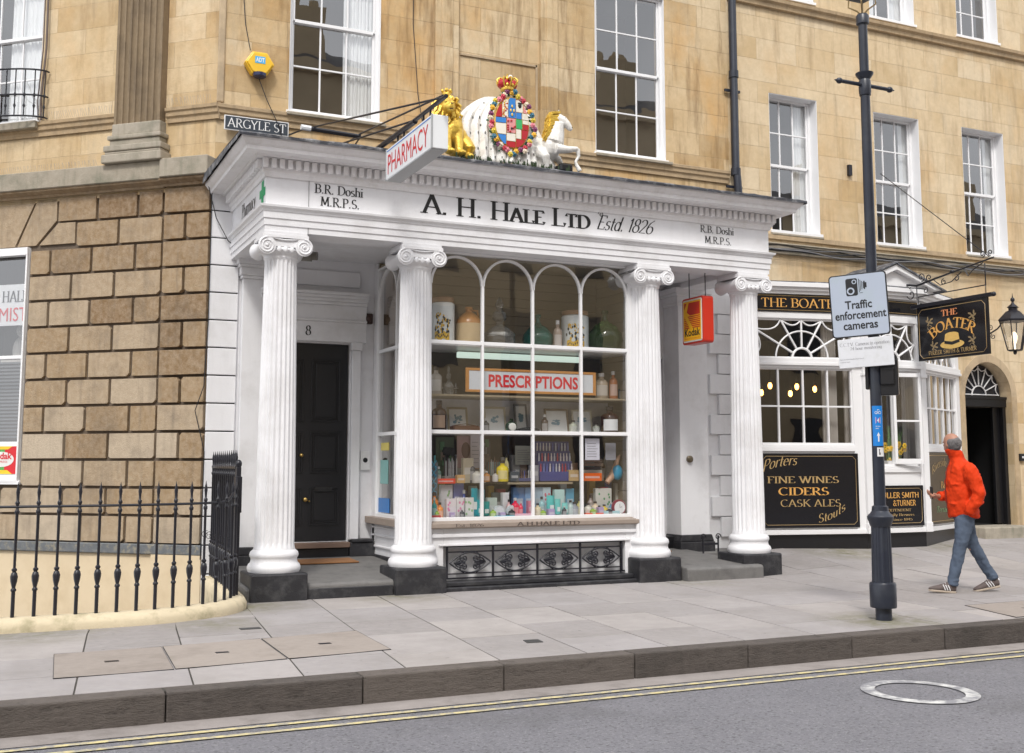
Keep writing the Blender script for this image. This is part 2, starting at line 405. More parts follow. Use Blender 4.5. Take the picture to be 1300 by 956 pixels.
BULB = emis('warm_bulb', (1, .45, .10), 7)
ANG = radians(-42)
STN = ashlar('bath_stone_front', 0, [(0, (.44, .30, .15)), (.35, (.55, .395, .215)), (.7, (.61, .46, .275)), (1, (.64, .52, .35))], zoff=.02, streak=.75, stain=(.20, .115, .05), orange=.7, joint=.38)
STL = ashlar('bath_stone_corner', ANG, [(0, (.48, .34, .18)), (.5, (.60, .455, .27)), (1, (.67, .55, .38))], zoff=.02, streak=.45, orange=.35, joint=.28)
STP = ashlar('bath_stone_pub', 0, [(0, (.52, .38, .21)), (.4, (.62, .475, .29)), (1, (.68, .56, .39))], bw=.8, bh=.36, streak=.42, orange=.3, joint=.24)
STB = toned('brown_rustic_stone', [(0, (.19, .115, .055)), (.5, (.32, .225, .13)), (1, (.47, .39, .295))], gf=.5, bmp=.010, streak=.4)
STT = toned('stone_trim', [(0, (.40, .29, .17)), (1, (.50, .39, .26))], gf=.5, streak=.4)
STG = toned('grey_weathered_stone', [(0, (.30, .26, .20)), (1, (.38, .34, .28))], gf=.75, streak=.5, grime=(.12, .13, .09))
STDK = toned('sooty_pilaster', [(0, (.20, .145, .09)), (1, (.26, .20, .13))], gf=.5, streak=.6, grime=(.07, .055, .045))
MORT = plain('brown_mortar', (.13, .10, .075), .95, .3, 12, .01)

FR = frame(0, 14)
LF = frame(2.33, 14, ANG)

def wall(T, x0, x1, z0, z1, holes, mat, name, parent, depth=.3, y=0):
    mb = MB(T); mb.tone = .5
    xs = sorted({x0, x1, *[h[0] for h in holes], *[h[1] for h in holes]}); zs = sorted({z0, z1, *[h[2] for h in holes], *[h[3] for h in holes]})
    for i in range(len(xs)-1):
        for j in range(len(zs)-1):
            a, b, c, d = xs[i], xs[i+1], zs[j], zs[j+1]
            if any(h[0] <= a and b <= h[1] and h[2] <= c and d <= h[3] for h in holes): continue
            mb.add([(a, y, c), (b, y, c), (b, y, d), (a, y, d)], [(0, 1, 2, 3)])
    for h in holes:
        a, b, c, d = h[:4]
        for q in ([(a, y, c), (a, y+depth, c), (a, y+depth, d), (a, y, d)], [(b, y, c), (b, y+depth, c), (b, y+depth, d), (b, y, d)],
                  [(a, y, c), (b, y, c), (b, y+depth, c), (a, y+depth, c)], [(a, y, d), (b, y, d), (b, y+depth, d), (a, y+depth, d)]):
            mb.add(q, [(0, 1, 2, 3)])
    # body of the wall: a back sheet keeps it from being paper
    mb.add([(x0, y, z1), (x1, y, z1), (x1, y+depth, z1), (x0, y+depth, z1)], [(0, 1, 2, 3)])
    for x in (x0, x1): mb.add([(x, y, z0), (x, y+depth, z0), (x, y+depth, z1), (x, y, z1)], [(0, 1, 2, 3)])
    return mb.build(name, mat, parent, merge=True)

def sash(T, parent, x0, x1, z0, z1, cols, nu, nl, rec=.1, meet=None, curtain=None, liner=.012, bar=.022, label=None, sill=True, depth=1.6):
    """sliding sash window: frame mesh carrying its panes, curtain and the room behind"""
    f = MB(T); j = .055; zm = meet or (z0+z1)/2
    f.box(x0+.001, x0+liner, .004, rec, z0, z1); f.box(x1-liner, x1-.001, .004, rec, z0, z1); f.box(x0+liner, x1-liner, .004, rec, z1-liner, z1-.001)
    f.box(x0+.001, x0+j, rec, rec+.09, z0, z1); f.box(x1-j, x1-.001, rec, rec+.09, z0, z1); f.box(x0+j, x1-j, rec, rec+.09, z1-.05, z1-.001); f.box(x0+j, x1-j, rec-.012, rec+.09, z0, z0+.06)
    if sill: f.box(x0-.03, x1+.03, -.03, rec-.012, z0-.035, z0+.012)
    a, b = x0+j, x1-j
    for (p, q, n, y) in ((zm, z1-.05, nu, rec+.022), (z0+.06, zm, nl, rec+.055)):
        f.box(a, a+.03, y, y+.03, p, q); f.box(b-.03, b, y, y+.03, p, q)
        w = (b-a-.06)
        for i in range(1, cols):
            x = a+.03+w*i/cols; f.box(x-bar/2, x+bar/2, y+.002, y+.028, p, q)
        for i in range(1, n):
            z = p+(q-p)*i/n; f.box(a+.03, b-.03, y+.0035, y+.0265, z-bar/2, z+bar/2)
        f.box(a+.03, b-.03, y-.002, y+.0325, (p-.025 if p == zm else q-.03), (p+.02 if p == zm else q+.012))
        if p != zm: pass
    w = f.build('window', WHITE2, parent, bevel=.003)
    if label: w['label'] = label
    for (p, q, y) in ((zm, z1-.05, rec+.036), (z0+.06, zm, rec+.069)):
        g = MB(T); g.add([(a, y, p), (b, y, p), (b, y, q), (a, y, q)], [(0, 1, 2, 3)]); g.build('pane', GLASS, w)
    if curtain:
        for (c0, c1) in curtain:
            c = MB(T); n = 40; r0 = []; r1 = []
            for i in range(n+1):
                x = x0+(x1-x0)*(c0+(c1-c0)*i/n); y = rec+.125+.012*sin(i*1.35)+.008*sin(i*.6)
                r0.append((x, y, z0)); r1.append((x, y, z1))
            c.rings([r0, r1], close=False, caps=False); c.build('curtain', CURT, w)
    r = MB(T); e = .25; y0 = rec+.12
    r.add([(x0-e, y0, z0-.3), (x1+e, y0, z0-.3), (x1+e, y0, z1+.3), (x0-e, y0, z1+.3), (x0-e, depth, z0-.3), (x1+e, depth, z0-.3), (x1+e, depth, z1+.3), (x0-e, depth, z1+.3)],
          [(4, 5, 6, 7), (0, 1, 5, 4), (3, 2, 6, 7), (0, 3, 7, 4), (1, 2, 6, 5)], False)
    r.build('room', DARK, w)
    return w

# ============================================================ corner building
B1 = thing('corner_building', (5, 14, 0), 'honey stone corner building with white columned pharmacy shopfront and brown rusticated ground floor', 'building')
# upper walls
H1 = (3.25, 4.50, 6.03, 8.62); H2 = (7.83, 9.06, 6.03, 8.62)
wall(FR, 2.33, 10.22, 4.3, 11.5, [H1, H2], STN, 'front_wall', B1)
sash(FR, B1, *H1, 3, 2, 2, rec=.07, meet=7.31, curtain=[(.62, .97)])
sash(FR, B1, *H2, 3, 2, 2, rec=.07, meet=7.37)
UW = (-4.0, -2.72, 6.04, 8.7)
wall(LF, -6.5, 0, 4.9, 11.5, [UW], STL, 'corner_wall', B1)
sash(LF, B1, *UW, 3, 2, 2, rec=.10, meet=7.27, curtain=[(.45, .85)])
sk = MB(ID); sk.box(-2.2, 10.2, 18.5, 24, 0, 11.5); sk.build('rear_block', STT, B1)
# parapet
pm = MB(FR); pm.box(2.3, 10.22, -.25, .35, 11.5, 11.75); pm.box(2.3, 10.22, -.1, .35, 11.75, 12.5); pm.build('parapet', STT, B1, bevel=.02)
pm = MB(LF); pm.box(-6.5, -.02, -.25, .35, 11.5, 11.75); pm.build('parapet', STT, B1, bevel=.02)

def moulding(T, x0, x1, prof, mat, name, parent, y=0):
    """prof: (out, z) swept along x"""
    mb = MB(T); R = [[(x, y-o, z) for o, z in prof] for x in (x0, x1)]
    mb.rings(R, close=False, caps=False, smooth=False)
    for x in (x0, x1): mb.add([(x, y, prof[0][1])]+[(x, y-o, z) for o, z in prof]+[(x, y, prof[-1][1])], [tuple(range(len(prof)+2))], False)
    return mb.build(name, mat, parent)
SP = [(0.012, 5.80), (.03, 5.80), (.035, 5.86), (.06, 5.88), (.065, 5.93), (.085, 5.945), (.09, 5.985), (.012, 6.015)]
moulding(FR, 2.33, 10.18, SP, STT, 'string_course', B1)
moulding(LF, -6.5, -1.45, SP, STT, 'string_course', B1)
moulding(LF, -.70, .06, SP, STT, 'string_course', B1)
# window sill moss edge under both front windows
for h in (H1, H2):
    m = MB(FR); m.box(h[0]-.04, h[1]+.05, -.115, .05, 5.955, 6.0); m.build('window_sill', STG, B1, bevel=.008)
m = MB(LF); m.box(UW[0]-.04, UW[1]+.05, -.13, .05, 5.90, 6.0); m.build('window_sill', STG, B1, bevel=.008)
# flat pilaster strips between the front windows and shallow panel lines
for a, b in ((5.27, 5.62), (6.90, 7.18)):
    m = MB(FR); m.box(a, b, -.07, .01, 6.016, 11.4); m.box(a+.09, b-.09, -.085, -.06, 6.2, 11.2); m.build('pilaster_strip', STN, B1, bevel=.006)
m = MB(FR); m.box(5.66, 6.86, -.022, .01, 7.17, 7.20); m.box(6.84, 6.87, -.022, .01, 6.03, 7.2); m.build('panel_moulding', STT, B1)
m = MB(FR); m.box(2.33, 2.42, -.03, .01, 6.02, 11.4); m.build('corner_roll', STT, B1, bevel=.02, seg=3)
# corner building left: grey cornice course and brown moulding
m = MB(LF); m.box(-6.5, -.68, -.16, .02, 5.045, 5.285); m.build('plinth_course', STG, B1, bevel=.01)
m = MB(LF); m.box(-.675, .02, -.20, .02, 5.05, 5.29); m.build('plinth_course', STG, B1, bevel=.01)
BM = [(.02, 4.955), (.05, 4.955), (.055, 4.985), (.09, 5.0), (.13, 5.02), (.135, 5.045)]
moulding(LF, -6.5, -.70, BM, STB, 'brown_moulding', B1); 
moulding(LF, -.70, .03, [(o+.03, z) for o, z in BM], STB, 'brown_moulding', B1)
# giant fluted pilaster
nfl = 7; x0, x1 = -1.43, -.74; pts = [(x0, .0), (x0, -.13)]
fw = (x1-x0-.05)/nfl
for i in range(nfl):
    a = x0+.025+i*fw
    pts += [(a+.012, -.13)]+[(a+fw/2-(fw/2-.012)*cos(pi*k/8), -.13+.035*sin(pi*k/8)) for k in range(1, 8)]+[(a+fw-.012, -.13)]
pts += [(x1, -.13), (x1, 0)]
m = MB(LF); m.tone = .5; m.prism(pts, 5.82, 11.3, axis='z'); pil = m.build('fluted_pilaster', STDK, B1)
m = MB(LF)
for (d, a, b) in ((.10, 5.285, 5.40), (.07, 5.40, 5.44), (.085, 5.44, 5.52), (.03, 5.52, 5.60), (.055, 5.60, 5.66), (.015, 5.66, 5.82)):
    m.tone = .7; m.box(x0-d, x1+d, -.13-d, .01, a, b)
m.build('pilaster_base', STG, pil, bevel=.015, seg=2)
# bird spikes on the ledges
for (zz, yy, a, b) in ((6.015, -.05, -2.65, -1.5), (5.285, -.10, -4.2, -1.65), (6.015, -.05, -.68, -.02)):
    x = a; m = MB(LF)
    while x < b: m.tube([(x, yy, zz), (x+random.uniform(-.02, .02), yy-.03, zz+.095)], .0022, 3); x += .032
    m.build('bird_spikes', plain('spike_wire', (.35, .33, .30), .5), B1)

# ---- rusticated ground floor of the corner
LW0 = (-4.3, -2.765, 1.20, 4.31)    # shop window opening
wall(LF, -6.5, 0, -2.3, 4.96, [LW0], MORT, 'mortar_wall', B1, depth=.35, y=.03)
m = MB(LF); J = .021; P_ = .345
def blk(a, b, z0, z1, out=.0, poly=None):
    g = .018
    if poly: m.prism(poly, -out-.0, .035, axis='y')
    else:
        a, b, z0, z1 = a+J, b-J, z0+g, z1-g; R_ = random.random; c = lambda k: (R_()*.035+.012 if R_() < k else .004)
        j = lambda: (R_()-.5)*.007
        p1, p2, p3, p4 = c(.35), c(.5), c(.15), c(.15)
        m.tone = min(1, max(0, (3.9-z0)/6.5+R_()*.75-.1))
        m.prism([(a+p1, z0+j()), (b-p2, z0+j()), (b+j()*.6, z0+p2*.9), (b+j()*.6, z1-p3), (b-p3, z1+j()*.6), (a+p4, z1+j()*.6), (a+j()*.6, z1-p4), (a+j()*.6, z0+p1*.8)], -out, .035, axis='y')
rows = [(4.955-P_*(i+1), 4.955-P_*i) for i in range(13)]
for i, (z0, z1) in enumerate(rows):
    z1 = z1 if i else 4.952
    # right strip beside the white corner, standing slightly proud
    if i % 2 == 0: blk(-.70, -.012, z0, z1, .045)
    else: blk(-.70, -.37, z0, z1, .045); blk(-.37, -.012, z0, z1, .045)
    # main field
    if i % 2 == 0: xs = [-2.75, -2.42, -1.78, -1.12, -.715] if i > 1 else [-2.34, -1.72, -1.10, -.715]
    else: xs = [-2.75, -2.08, -1.42, -.715]
    if i == 1: xs = [-2.04, -1.38, -.715]
    if i > 10: xs = [-6.4, -5.7, -5.05, -4.4, -3.7, -3.05]+xs
    for a, b in zip(xs[:-1], xs[1:]): blk(a, b, z0, z1, .012)
    if i <= 10:
        xl = [-6.48, -5.9, -5.3, -4.7, -4.32] if i % 2 else [-6.48, -6.2, -5.6, -5.0, -4.32]
        if i < 2: xl = [-6.48, -5.9, -5.3, -4.62]
        for a, b in zip(xl[:-1], xl[1:]): blk(a, b, z0, z1, .012)
# splayed voussoirs over the shop window
zt, zm_, zb = 4.94, 4.62, 4.325
blk(0, 0, 0, 0, 0, [(-2.36, zt), (-2.36, zm_+.02), (-2.67, zb), (-2.97, zb), (-2.67, zt)])
blk(0, 0, 0, 0, 0, [(-2.06, zm_-.015), (-2.06, zb), (-2.62, zb), (-2.33, zm_-.015)])
blk(0, 0, 0, 0, 0, [(-2.70, zt), (-3.01, zb), (-3.42, zb), (-3.30, zt)])
blk(0, 0, 0, 0, 0, [(-3.34, zt), (-3.46, zb), (-3.75, zb), (-3.85, zt)])
blk(0, 0, 0, 0, 0, [(-3.89, zt), (-3.79, zb), (-4.2, zb), (-4.5, zt)])
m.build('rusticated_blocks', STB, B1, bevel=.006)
m = MB(LF); m.box(-6.5, .0, -.012, .05, -2.3, .345); m.box(-.70, .0, -.05, .0, -2.3, .345); m.build('cream_area_wall', CREAM, B1)
m = MB(LF); m.tone = .5; m.box(-6.5, .01, -.055, .03, .345, .468); m.build('damp_band', plain('slate_band', (.13, .14, .15), .7, .4, 12, .01, dirt=((.35, .3, .2), .8), dscale=14), B1, bevel=.01)
# corner shop window with frame, poster and sticker panel
w = sash(LF, B1, *LW0[:2], 1.22, 4.29, 1, 1, 1, rec=.06, meet=2.86, label='plate glass shop window with CHEMIST lettering')
m = MB(LF); m.box(-4.2, -2.83, .06, .15, 1.25, 1.74); m.box(-4.25, -2.77, -.03, .06, 1.20, 1.26); m.box(-2.795, -2.768, -.035, .06, 1.262, 4.20); m.box(-4.29, -2.768, -.04, .06, 4.20, 4.305); m.build('lower_panel', WHITE2, w, bevel=.004)
m = MB(LF); m.box(-3.9, -2.80, .20, .21, 3.30, 3.86); pst = m.build('poster', plain('poster_white', (.72, .74, .76), .5, .02, 5, 0), w)
def loc(T, x, y, z): return T(x, y, z)
Ul = (cos(ANG), sin(ANG), 0); Nl = (sin(ANG), -cos(ANG), 0)
m = MB(ID); letter(m, 'A. H. HALE', LF(-3.78, .197, 3.62), Ul, (0, 0, 1), Nl, .86, .15, smallcaps=False, thick=.16, thin=.05)
m.build('lettering', INK, w)
m = MB(ID); letter(m, 'CHEMIST', LF(-3.83, .197, 3.36), Ul, (0, 0, 1), Nl, .90, .19, font='sans', bold=.0); m.build('lettering', RED, w)
m = MB(LF)   # blind slats and pale display board seen through the lower glass
for i in range(22): m.box(-3.9, -2.9, .42, .44, 1.8+i*.048, 1.825+i*.048)
m.build('blind', plain('blind_grey', (.16, .165, .17), .6), w)
m = MB(LF); m.ell((-3.35, .6, 3.0), (.12, .1, .2)); m.ell((-3.35, .6, 3.28), (.07, .07, .09)); m.box(-3.6, -3.1, .5, .8, 2.84, 2.88); m.build('display_bust', plain('plaster', (.6, .58, .54), .7), w)

# ---- white painted ground floor behind the portico
DL = (3.12, 4.13, .47, 3.0); DR = (8.02, 8.93, .42, 3.0)
wall(FR, 2.33, 10.22, -.3, 4.3, [DL, (4.455, 7.55, -.3, 4.3), DR], WHITE, 'shop_wall', B1, depth=.16, y=-.012)
q = MB(FR)
for i in range(15):
    z1 = 4.955-P_*i; q.box(2.31, 2.66, -.055, -.005, z1-P_+.008, z1-.008)
q.build('white_quoins', WHITE, B1, bevel=.008, seg=2); q = MB(FR)
z = .36; i = 0
while z < 3.9:
    xa = 9.74 if i % 2 else 9.90
    q.box(xa, 10.235, -.06, -.005, z+.006, z+.30); z += .306; i += 1
q.build('white_quoins', WHITE, B1, bevel=.008, seg=2)
q = MB(FR); q.box(2.315, 2.655, -.03, -.004, .0, 4.96); q.build('quoin_joints', INK, B1)
# antae (wall pilasters)
def anta(x0, x1, y0, ztop=4.0):
    a = MB(FR); a.box(x0, x1, y0, -.013, .30, ztop-.24)
    for d, p, r in ((.02, ztop-.24, ztop-.20), (.035, ztop-.20, ztop-.10), (.055, ztop-.10, ztop-.06), (.075, ztop-.06, ztop+.02)):
        a.box(x0-d, x1+d, y0-d, -.013, p, r)
    o = a.build('wall_pilaster', WHITE, B1, bevel=.006)
    b = MB(FR); b.box(x0-.05, x1+.05, y0-.06, -.013, 0, .34); b.prism([(x0-.05, .34), (x1+.05, .34), (x1+.01, .44), (x0-.01, .44)], y0-.04, -.013); b.build('pilaster_plinth', BLACKST, o, bevel=.012, seg=2)
anta(2.70, 3.06, -.14); anta(8.96, 9.45, -.40)
# doorcase around the left door
dc = MB(FR)
dc.box(4.14, 4.255, -.10, -.013, .47, 2.92); dc.box(4.125, 4.27, -.13, -.013, 2.92, 3.02)
dc.box(2.95, 4.33, -.09, -.013, 3.02, 3.28); dc.box(2.95, 4.33, -.11, -.013, 3.28, 3.31); dc.box(2.95, 4.33, -.085, -.013, 3.31, 3.5)
for k in range(4): dc.box(2.93, 4.33, -.12-.03*k, -.013, 3.5+.04*k, 3.54+.04*k)
dc.box(3.05, 4.25, -.05, -.013, 3.75, 3.95)
dc.build('doorcase', WHITE, B1, bevel=.005)
def panel_door(x0, x1, z0, z1, y, mat, T=FR):
    d = MB(T); d.box(x0+.003, x1-.003, y, y+.06, z0+.003, z1-.003); d.box(x0+.02, x0+.045, y-.012, y, z0+.02, z1-.02)
    o = d.build('door', mat, B1, bevel=.003); 
    w = x1-x0
    for (a, b, c, e) in ((.50, .90, .60, .92), (.50, .90, .34, .55), (.50, .90, .08, .27), (.12, .40, .60, .92), (.12, .40, .34, .55), (.12, .40, .08, .27)):
        p = MB(T); h = z1-z0; X0, X1, Z0, Z1 = x0+w*a, x0+w*b, z0+h*c, z0+h*e
        for (i, dd) in ((0, .014), (.03, .006), (.06, .012)):
            if i < .05:
                p.box(X0+i, X1-i, y-dd, y+.0005, Z0+i, Z0+i+.022); p.box(X0+i, X1-i, y-dd, y+.0005, Z1-i-.022, Z1-i)
                p.box(X0+i, X0+i+.022, y-dd, y+.0005, Z0+i+.022, Z1-i-.022); p.box(X1-i-.022, X1-i, y-dd, y+.0005, Z0+i+.022, Z1-i-.022)
            else: p.box(X0+i, X1-i, y-dd, y+.0005, Z0+i, Z1-i)
        p.build('door_panel', mat, o, bevel=.003)
    return o
BRASS = plain('brass', (.55, .38, .13), .3, .1, 9, 0, metal=.9)
dl = panel_door(3.15, 4.12, .47, 3.0, .02, BLACK)
k = MB(ID); k.lathe([(.001, 0), (.022, 0), (.026, .02), (.012, .03)], 0, 0, 0, 12)
for (x, z, r) in ((3.52, 1.56, .026), (3.58, 1.0, .03), (3.63, .98, .012)):
    k = MB(ID); k.ell((x, 14.0, z), (r, .03, r)); k.build('door_knob', BRASS, dl)
k = MB(ID); k.box(3.70, 3.92, 13.99, 14.018, 1.10, 1.16); k.build('letterbox', plain('dull_black', (.02, .02, .02), .2), dl)
panel_door(8.05, 8.92, .42, 3.0, .06, GREYW)
m = MB(ID); m.box(3.14, 4.12, 13.80, 13.99, .40, .465); m.build('threshold', plain('worn_wood', (.18, .12, .09), .6), B1, bevel=.006)
m = MB(ID); m.box(3.05, 4.12, 13.84, 13.985, .10, .398); m.build('door_step', BLACK, B1, bevel=.01)
m = MB(ID); m.box(8.0, 8.96, 13.75, 13.985, .10, .415); m.build('door_step', BLACK, B1, bevel=.01)
# number 8 over the door
m = MB(ID); letter(m, '8', (3.515, 13.910, 3.09), (1, 0, 0), (0, 0, 1), (0, -1, 0), .075, .125, serifs=False, thick=.16, thin=.05); m.build('door_number', INK, B1)
# inner wall between doorcase and bay, with intercom
m = MB(ID); m.box(4.45, 4.475, 13.86, 13.985, .30, 4.08); m.build('side_wall', WHITE, B1)
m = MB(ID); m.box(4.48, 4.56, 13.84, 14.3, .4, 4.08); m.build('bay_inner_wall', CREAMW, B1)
# ceiling and entablature
m = MB(ID); m.box(2.60, 9.34, 12.38, 13.985, 4.085, 4.2); m.build('portico_ceiling', WHITE, B1)
def upath(prof, name, mat, x0=2.56, x1=9.38, y0=12.0, y1=13.995, parent=B1, **k):
    mb = MB(ID); R = []
    path = [lambda o, z: (x0-o, y1, z), lambda o, z: (x0-o, y0-o, z), lambda o, z: (x1+o, y0-o, z), lambda o, z: (x1+o, y1, z)]
    for p in path: R.append([p(o, z) for o, z in prof])
    mb.rings(R, close=False, caps=False, smooth=False)
    return mb.build(name, mat, parent, merge=True, **k)
ent = upath([(-.40, 4.084), (-.40, 4.0), (0, 4.0), (0, 4.065), (.012, 4.067), (.012, 4.14), (.024, 4.142), (.024, 4.215), (.034, 4.22), (.04, 4.245), (.065, 4.262), (.07, 4.285), (.0, 4.305), (0, 4.60)], 'entablature', WHITE)
upath([(0, 4.60), (.02, 4.602), (.028, 4.64), (.045, 4.655), (.05, 4.675), (.052, 4.69), (.052, 4.795)], 'bed_moulding', DIRTYW, parent=ent)
upath([(.052, 4.795), (.13, 4.80), (.14, 4.82), (.27, 4.822), (.275, 4.86), (.30, 4.88), (.335, 4.925), (.34, 4.945)], 'cornice', DIRTYW, parent=ent)
den = MB(ID); dp = .0905
n = int((9.38-2.56+.16)/dp)
for i in range(n):
    x = 2.50+i*dp+.004; den.box(x, x+.056, 11.895, 11.9475, 4.69, 4.792)
for i in range(21):
    y = 11.985+i*dp
    if y > 13.9: break
    den.box(2.455, 2.5075, y, y+.056, 4.69, 4.792); den.box(9.4325, 9.485, y, y+.056, 4.69, 4.792)
den.build('dentils', DIRTYW, ent, bevel=.004)
ld = MB(ID)
def leadpt(x, y, z):
    return (x+random.uniform(-.004, .004), y+random.uniform(-.008, .004), z+random.uniform(-.007, .005))
nx = 70
rows_ = []
for (yo, zo) in ((13.98, 5.06), (12.4, 5.02), (11.64, 4.978), (11.628, 4.968), (11.635, 4.938)):
    rows_.append([leadpt(2.20+(9.74-2.20)*i/nx, yo, zo) if i not in (0, nx) else leadpt(2.19 if i == 0 else 9.75, yo, zo-.0) for i in range(nx+1)])
ld.rings(rows_, close=False, caps=False, smooth=True)
for X in (2.19, 9.75):
    ld.rings([[leadpt(X, 11.63+(13.98-11.63)*i/20, 4.978+.08*i/20) for i in range(21)], [leadpt(X, 11.63+(13.98-11.63)*i/20, 4.938) for i in range(21)]], close=False, caps=False)
ld.build('lead_roof', LEAD, ent)
dm = (0.0)
# lettering on the frieze
NF = (0, -1, 0); UX = (1, 0, 0); UZ = (0, 0, 1)
def fz(text, x, z, w, h, **k):
    m = MB(ID); letter(m, text, (x, 12.0, z), UX, UZ, NF, w, h, **k); return m.build('lettering', INK, ent)
fz('B.R. Doshi', 3.10, 4.475, .57, .105, thick=.16, thin=.06); fz('M.R.P.S.', 3.17, 4.335, .45, .105, thick=.16, thin=.06)
fz('A. H. HaLe LTd', 0, 0, 1, 1) if False else None
def fzsc(text, x, z, w, h, **k): return fz(text, x, z, w, h, smallcaps=True, **k)
fzsc('A. H. Hale Ltd', 4.36, 4.372, 2.27, .225, thick=.172, thin=.055)
fz('Estd. 1826', 6.72, 4.385, .86, .185, thick=.12, thin=.045, slant=.42, serifs=False, track=-.04)
m = MB(ID); 
cx_, cz_ = 6.83, 4.38
pts = [(6.72+u*.18, 11.9965, 4.40+v*.18) for u, v in spiral(.32, .98, .02, .22, .5, 1.4, 24)]
m.tube(pts, .004, 5); m.build('lettering', INK, ent)
fz('R.B. Doshi', 8.27, 4.485, .54, .095, thick=.15, thin=.06); fz('M.R.P.S.', 8.34, 4.345, .42, .095, thick=.15, thin=.06)
# side frieze: Pharmacy and a green cross
m = MB(ID); letter(m, 'Pharmacy', (2.56, 13.32, 4.385), (0, -1, 0), UZ, (-1, 0, 0), .78, .17, thick=.12, thin=.04, track=-.02); m.build('lettering', INK, ent)
m = MB(ID); s = .045; cy, cz = 12.16, 4.45
m.box(2.5535, 2.5575, cy-s, cy+s, cz-.135, cz+.135); m.box(2.5515, 2.5575, cy-.135, cy+.135, cz-s, cz+s); m.build('green_cross', plain('green_paint', (.01, .36, .14), .4), ent)
m = MB(ID); m.box(3.037, 3.04, 11.990, 12.0, 4.0, 4.60); m.build('panel_joint', plain('joint_grey', (.2, .2, .2), .8), ent)

# ---- columns
def column_meshes():
    N = 22; K = 6
    def ring(R, z, fl):
        pts = []
        for j in range(N*K):
            t = (j % K)/K; d = fl*R*.10*max(0, sin(pi*(t-.12)/.76)) if .12 < t < .88 else 0
            a = 2*pi*j/(N*K); pts.append(((R-d)*cos(a), (R-d)*sin(a), z))
        return pts
    s = MB(); zs = [(.225, .53, 0), (.218, .56, 0), (.214, .60, 1)]
    for i in range(1, 9):
        t = i/8; zs.append((.214-.036*t**1.4, .60+3.06*t, 1))
    zs += [(.178, 3.70, 0), (.19, 3.72, 0), (.19, 3.75, 0)]
    s.rings([ring(R, z, f) for R, z, f in zs], caps=True)
    b = MB(); b.lathe([(.0, .292), (.275, .292), (.286, .32), (.287, .345), (.274, .375), (.256, .39), (.25, .41), (.247, .43), (.252, .445), (.260, .455), (.264, .475), (.258, .50), (.244, .515), (.225, .53)], n=40)
    c = MB()
    c.lathe([(.19, 3.745), (.215, 3.77), (.235, 3.80), (.225, 3.825)], n=32, caps=False)
    c.box(-.225, .225, -.215, .215, 3.83, 3.905)             # channel block
    for sx in (-1, 1):
        cx = sx*.206; cz = 3.836
        # bolster: spool running front to back
        R = []
        for i in range(13):
            t = i/12*2-1; r = .100*(.62+.38*abs(t)**1.6) if abs(t) < .86 else .100
            R.append([(cx+r*cos(2*pi*j/28), .235*t, cz+r*sin(2*pi*j/28)) for j in range(28)])
        c.rings(R)
        for sy in (-1, 1):
            sp = spiral(cx, cz, .090, .011, pi/2, -2.4*sx, 60)
            rr = [.013-.007*i/60 for i in range(61)]
            c.tube([(u, sy*.237, v) for u, v in sp], rr, 6)
            c.ell((cx, sy*.238, cz), (.018, .016, .018), 10, 6)
    for sy in (-1, 1):
        for k in range(3): c.ell(((k-1)*.07, sy*.225, 3.80), (.028, .02, .035), 10, 6)
        c.tube([(-.206+.412*i/12, sy*.225, 3.935-.028*sin(pi*i/12)) for i in range(13)], .011, 6)
    c.box(-.255, .255, -.24, .24, 3.925, 3.965); c.box(-.24, .24, -.23, .23, 3.965, 3.9985)
    p = MB(); p.box(-.305, .305, -.30, .30, -.12, .292)
    return s, b, c, p
s_, b_, c_, p_ = column_meshes()
col0 = s_.build('column', WHITE, B1, sharp=30)
for mb_, nm, mt, bv in ((b_, 'column_base', WHITE, 0), (c_, 'ionic_capital', WHITE, .003), (p_, 'plinth', BLACKST, .022)):
    mb_.build(nm, mt, col0, bevel=bv, seg=2)
base_loc = None
for i, x in enumerate((2.79, 4.39, 7.54, 9.10)):
    c = col0 if i == 0 else copy_tree(col0, B1)
    c.location = (x, 12.21, 0)

# ---- display window
def tracery(T, w, n, x0, z0, ztr, parent, name='shop_window', stile=(.03, .03), ztop=4.0):
    """n arched lights of width w starting at x0"""
    f = MB(T); b = .03; d0, d1 = 0, .05
    x1 = x0+n*w
    f.box(x0-stile[0], x0, d0-.01, d1+.02, z0-.02, ztop); f.box(x1, x1+stile[1], d0-.01, d1+.02, z0-.02, ztop)
    f.box(x0, x1, d0-.006, d1+.015, z0-.02, z0+.025); f.box(x0, x1, d0-.006, d1+.015, ztop-.03, ztop-.001)
    zs = 3.60
    for i in range(1, n):
        x = x0+i*w; f.box(x-b/2, x+b/2, d0, d1, z0+.025, zs)
    f.box(x0, x0+.014, d0+.001, d1-.001, z0+.025, zs); f.box(x1-.014, x1, d0+.001, d1-.001, z0+.025, zs)
    for z in ztr: f.box(x0, x1, d0+.004, d1-.004, z-.022, z+.022)
    h = 3.955-zs
    for i in range(n):
        c = x0+(i+.5)*w; r = w/2
        R = []
        for k in range(25):
            a = pi*k/24
            ro, ri = (r+.006, h), (r-.022, h-.028)
            R.append([(c-ro[0]*cos(a), d0+.002, zs+ro[1]*sin(a)), (c-ri[0]*cos(a), d0+.002, zs+ri[1]*sin(a)), (c-ri[0]*cos(a), d1-.002, zs+ri[1]*sin(a)), (c-ro[0]*cos(a), d1-.002, zs+ro[1]*sin(a))])
        f.rings(R, smooth=False)
    o = f.build(name, WHITE2, parent, bevel=.002)
    g = MB(T); g.add([(x0, .03, z0), (x1, .03, z0), (x1, .03, ztop-.02), (x0, .03, ztop-.02)], [(0, 1, 2, 3)]); g.build('pane', GLASSD, o)
    return o
BW = frame(0, 12.28)
tracery(BW, .6775, 4, 4.61, .80, (1.83, 2.90), B1, stile=(.15, .20))
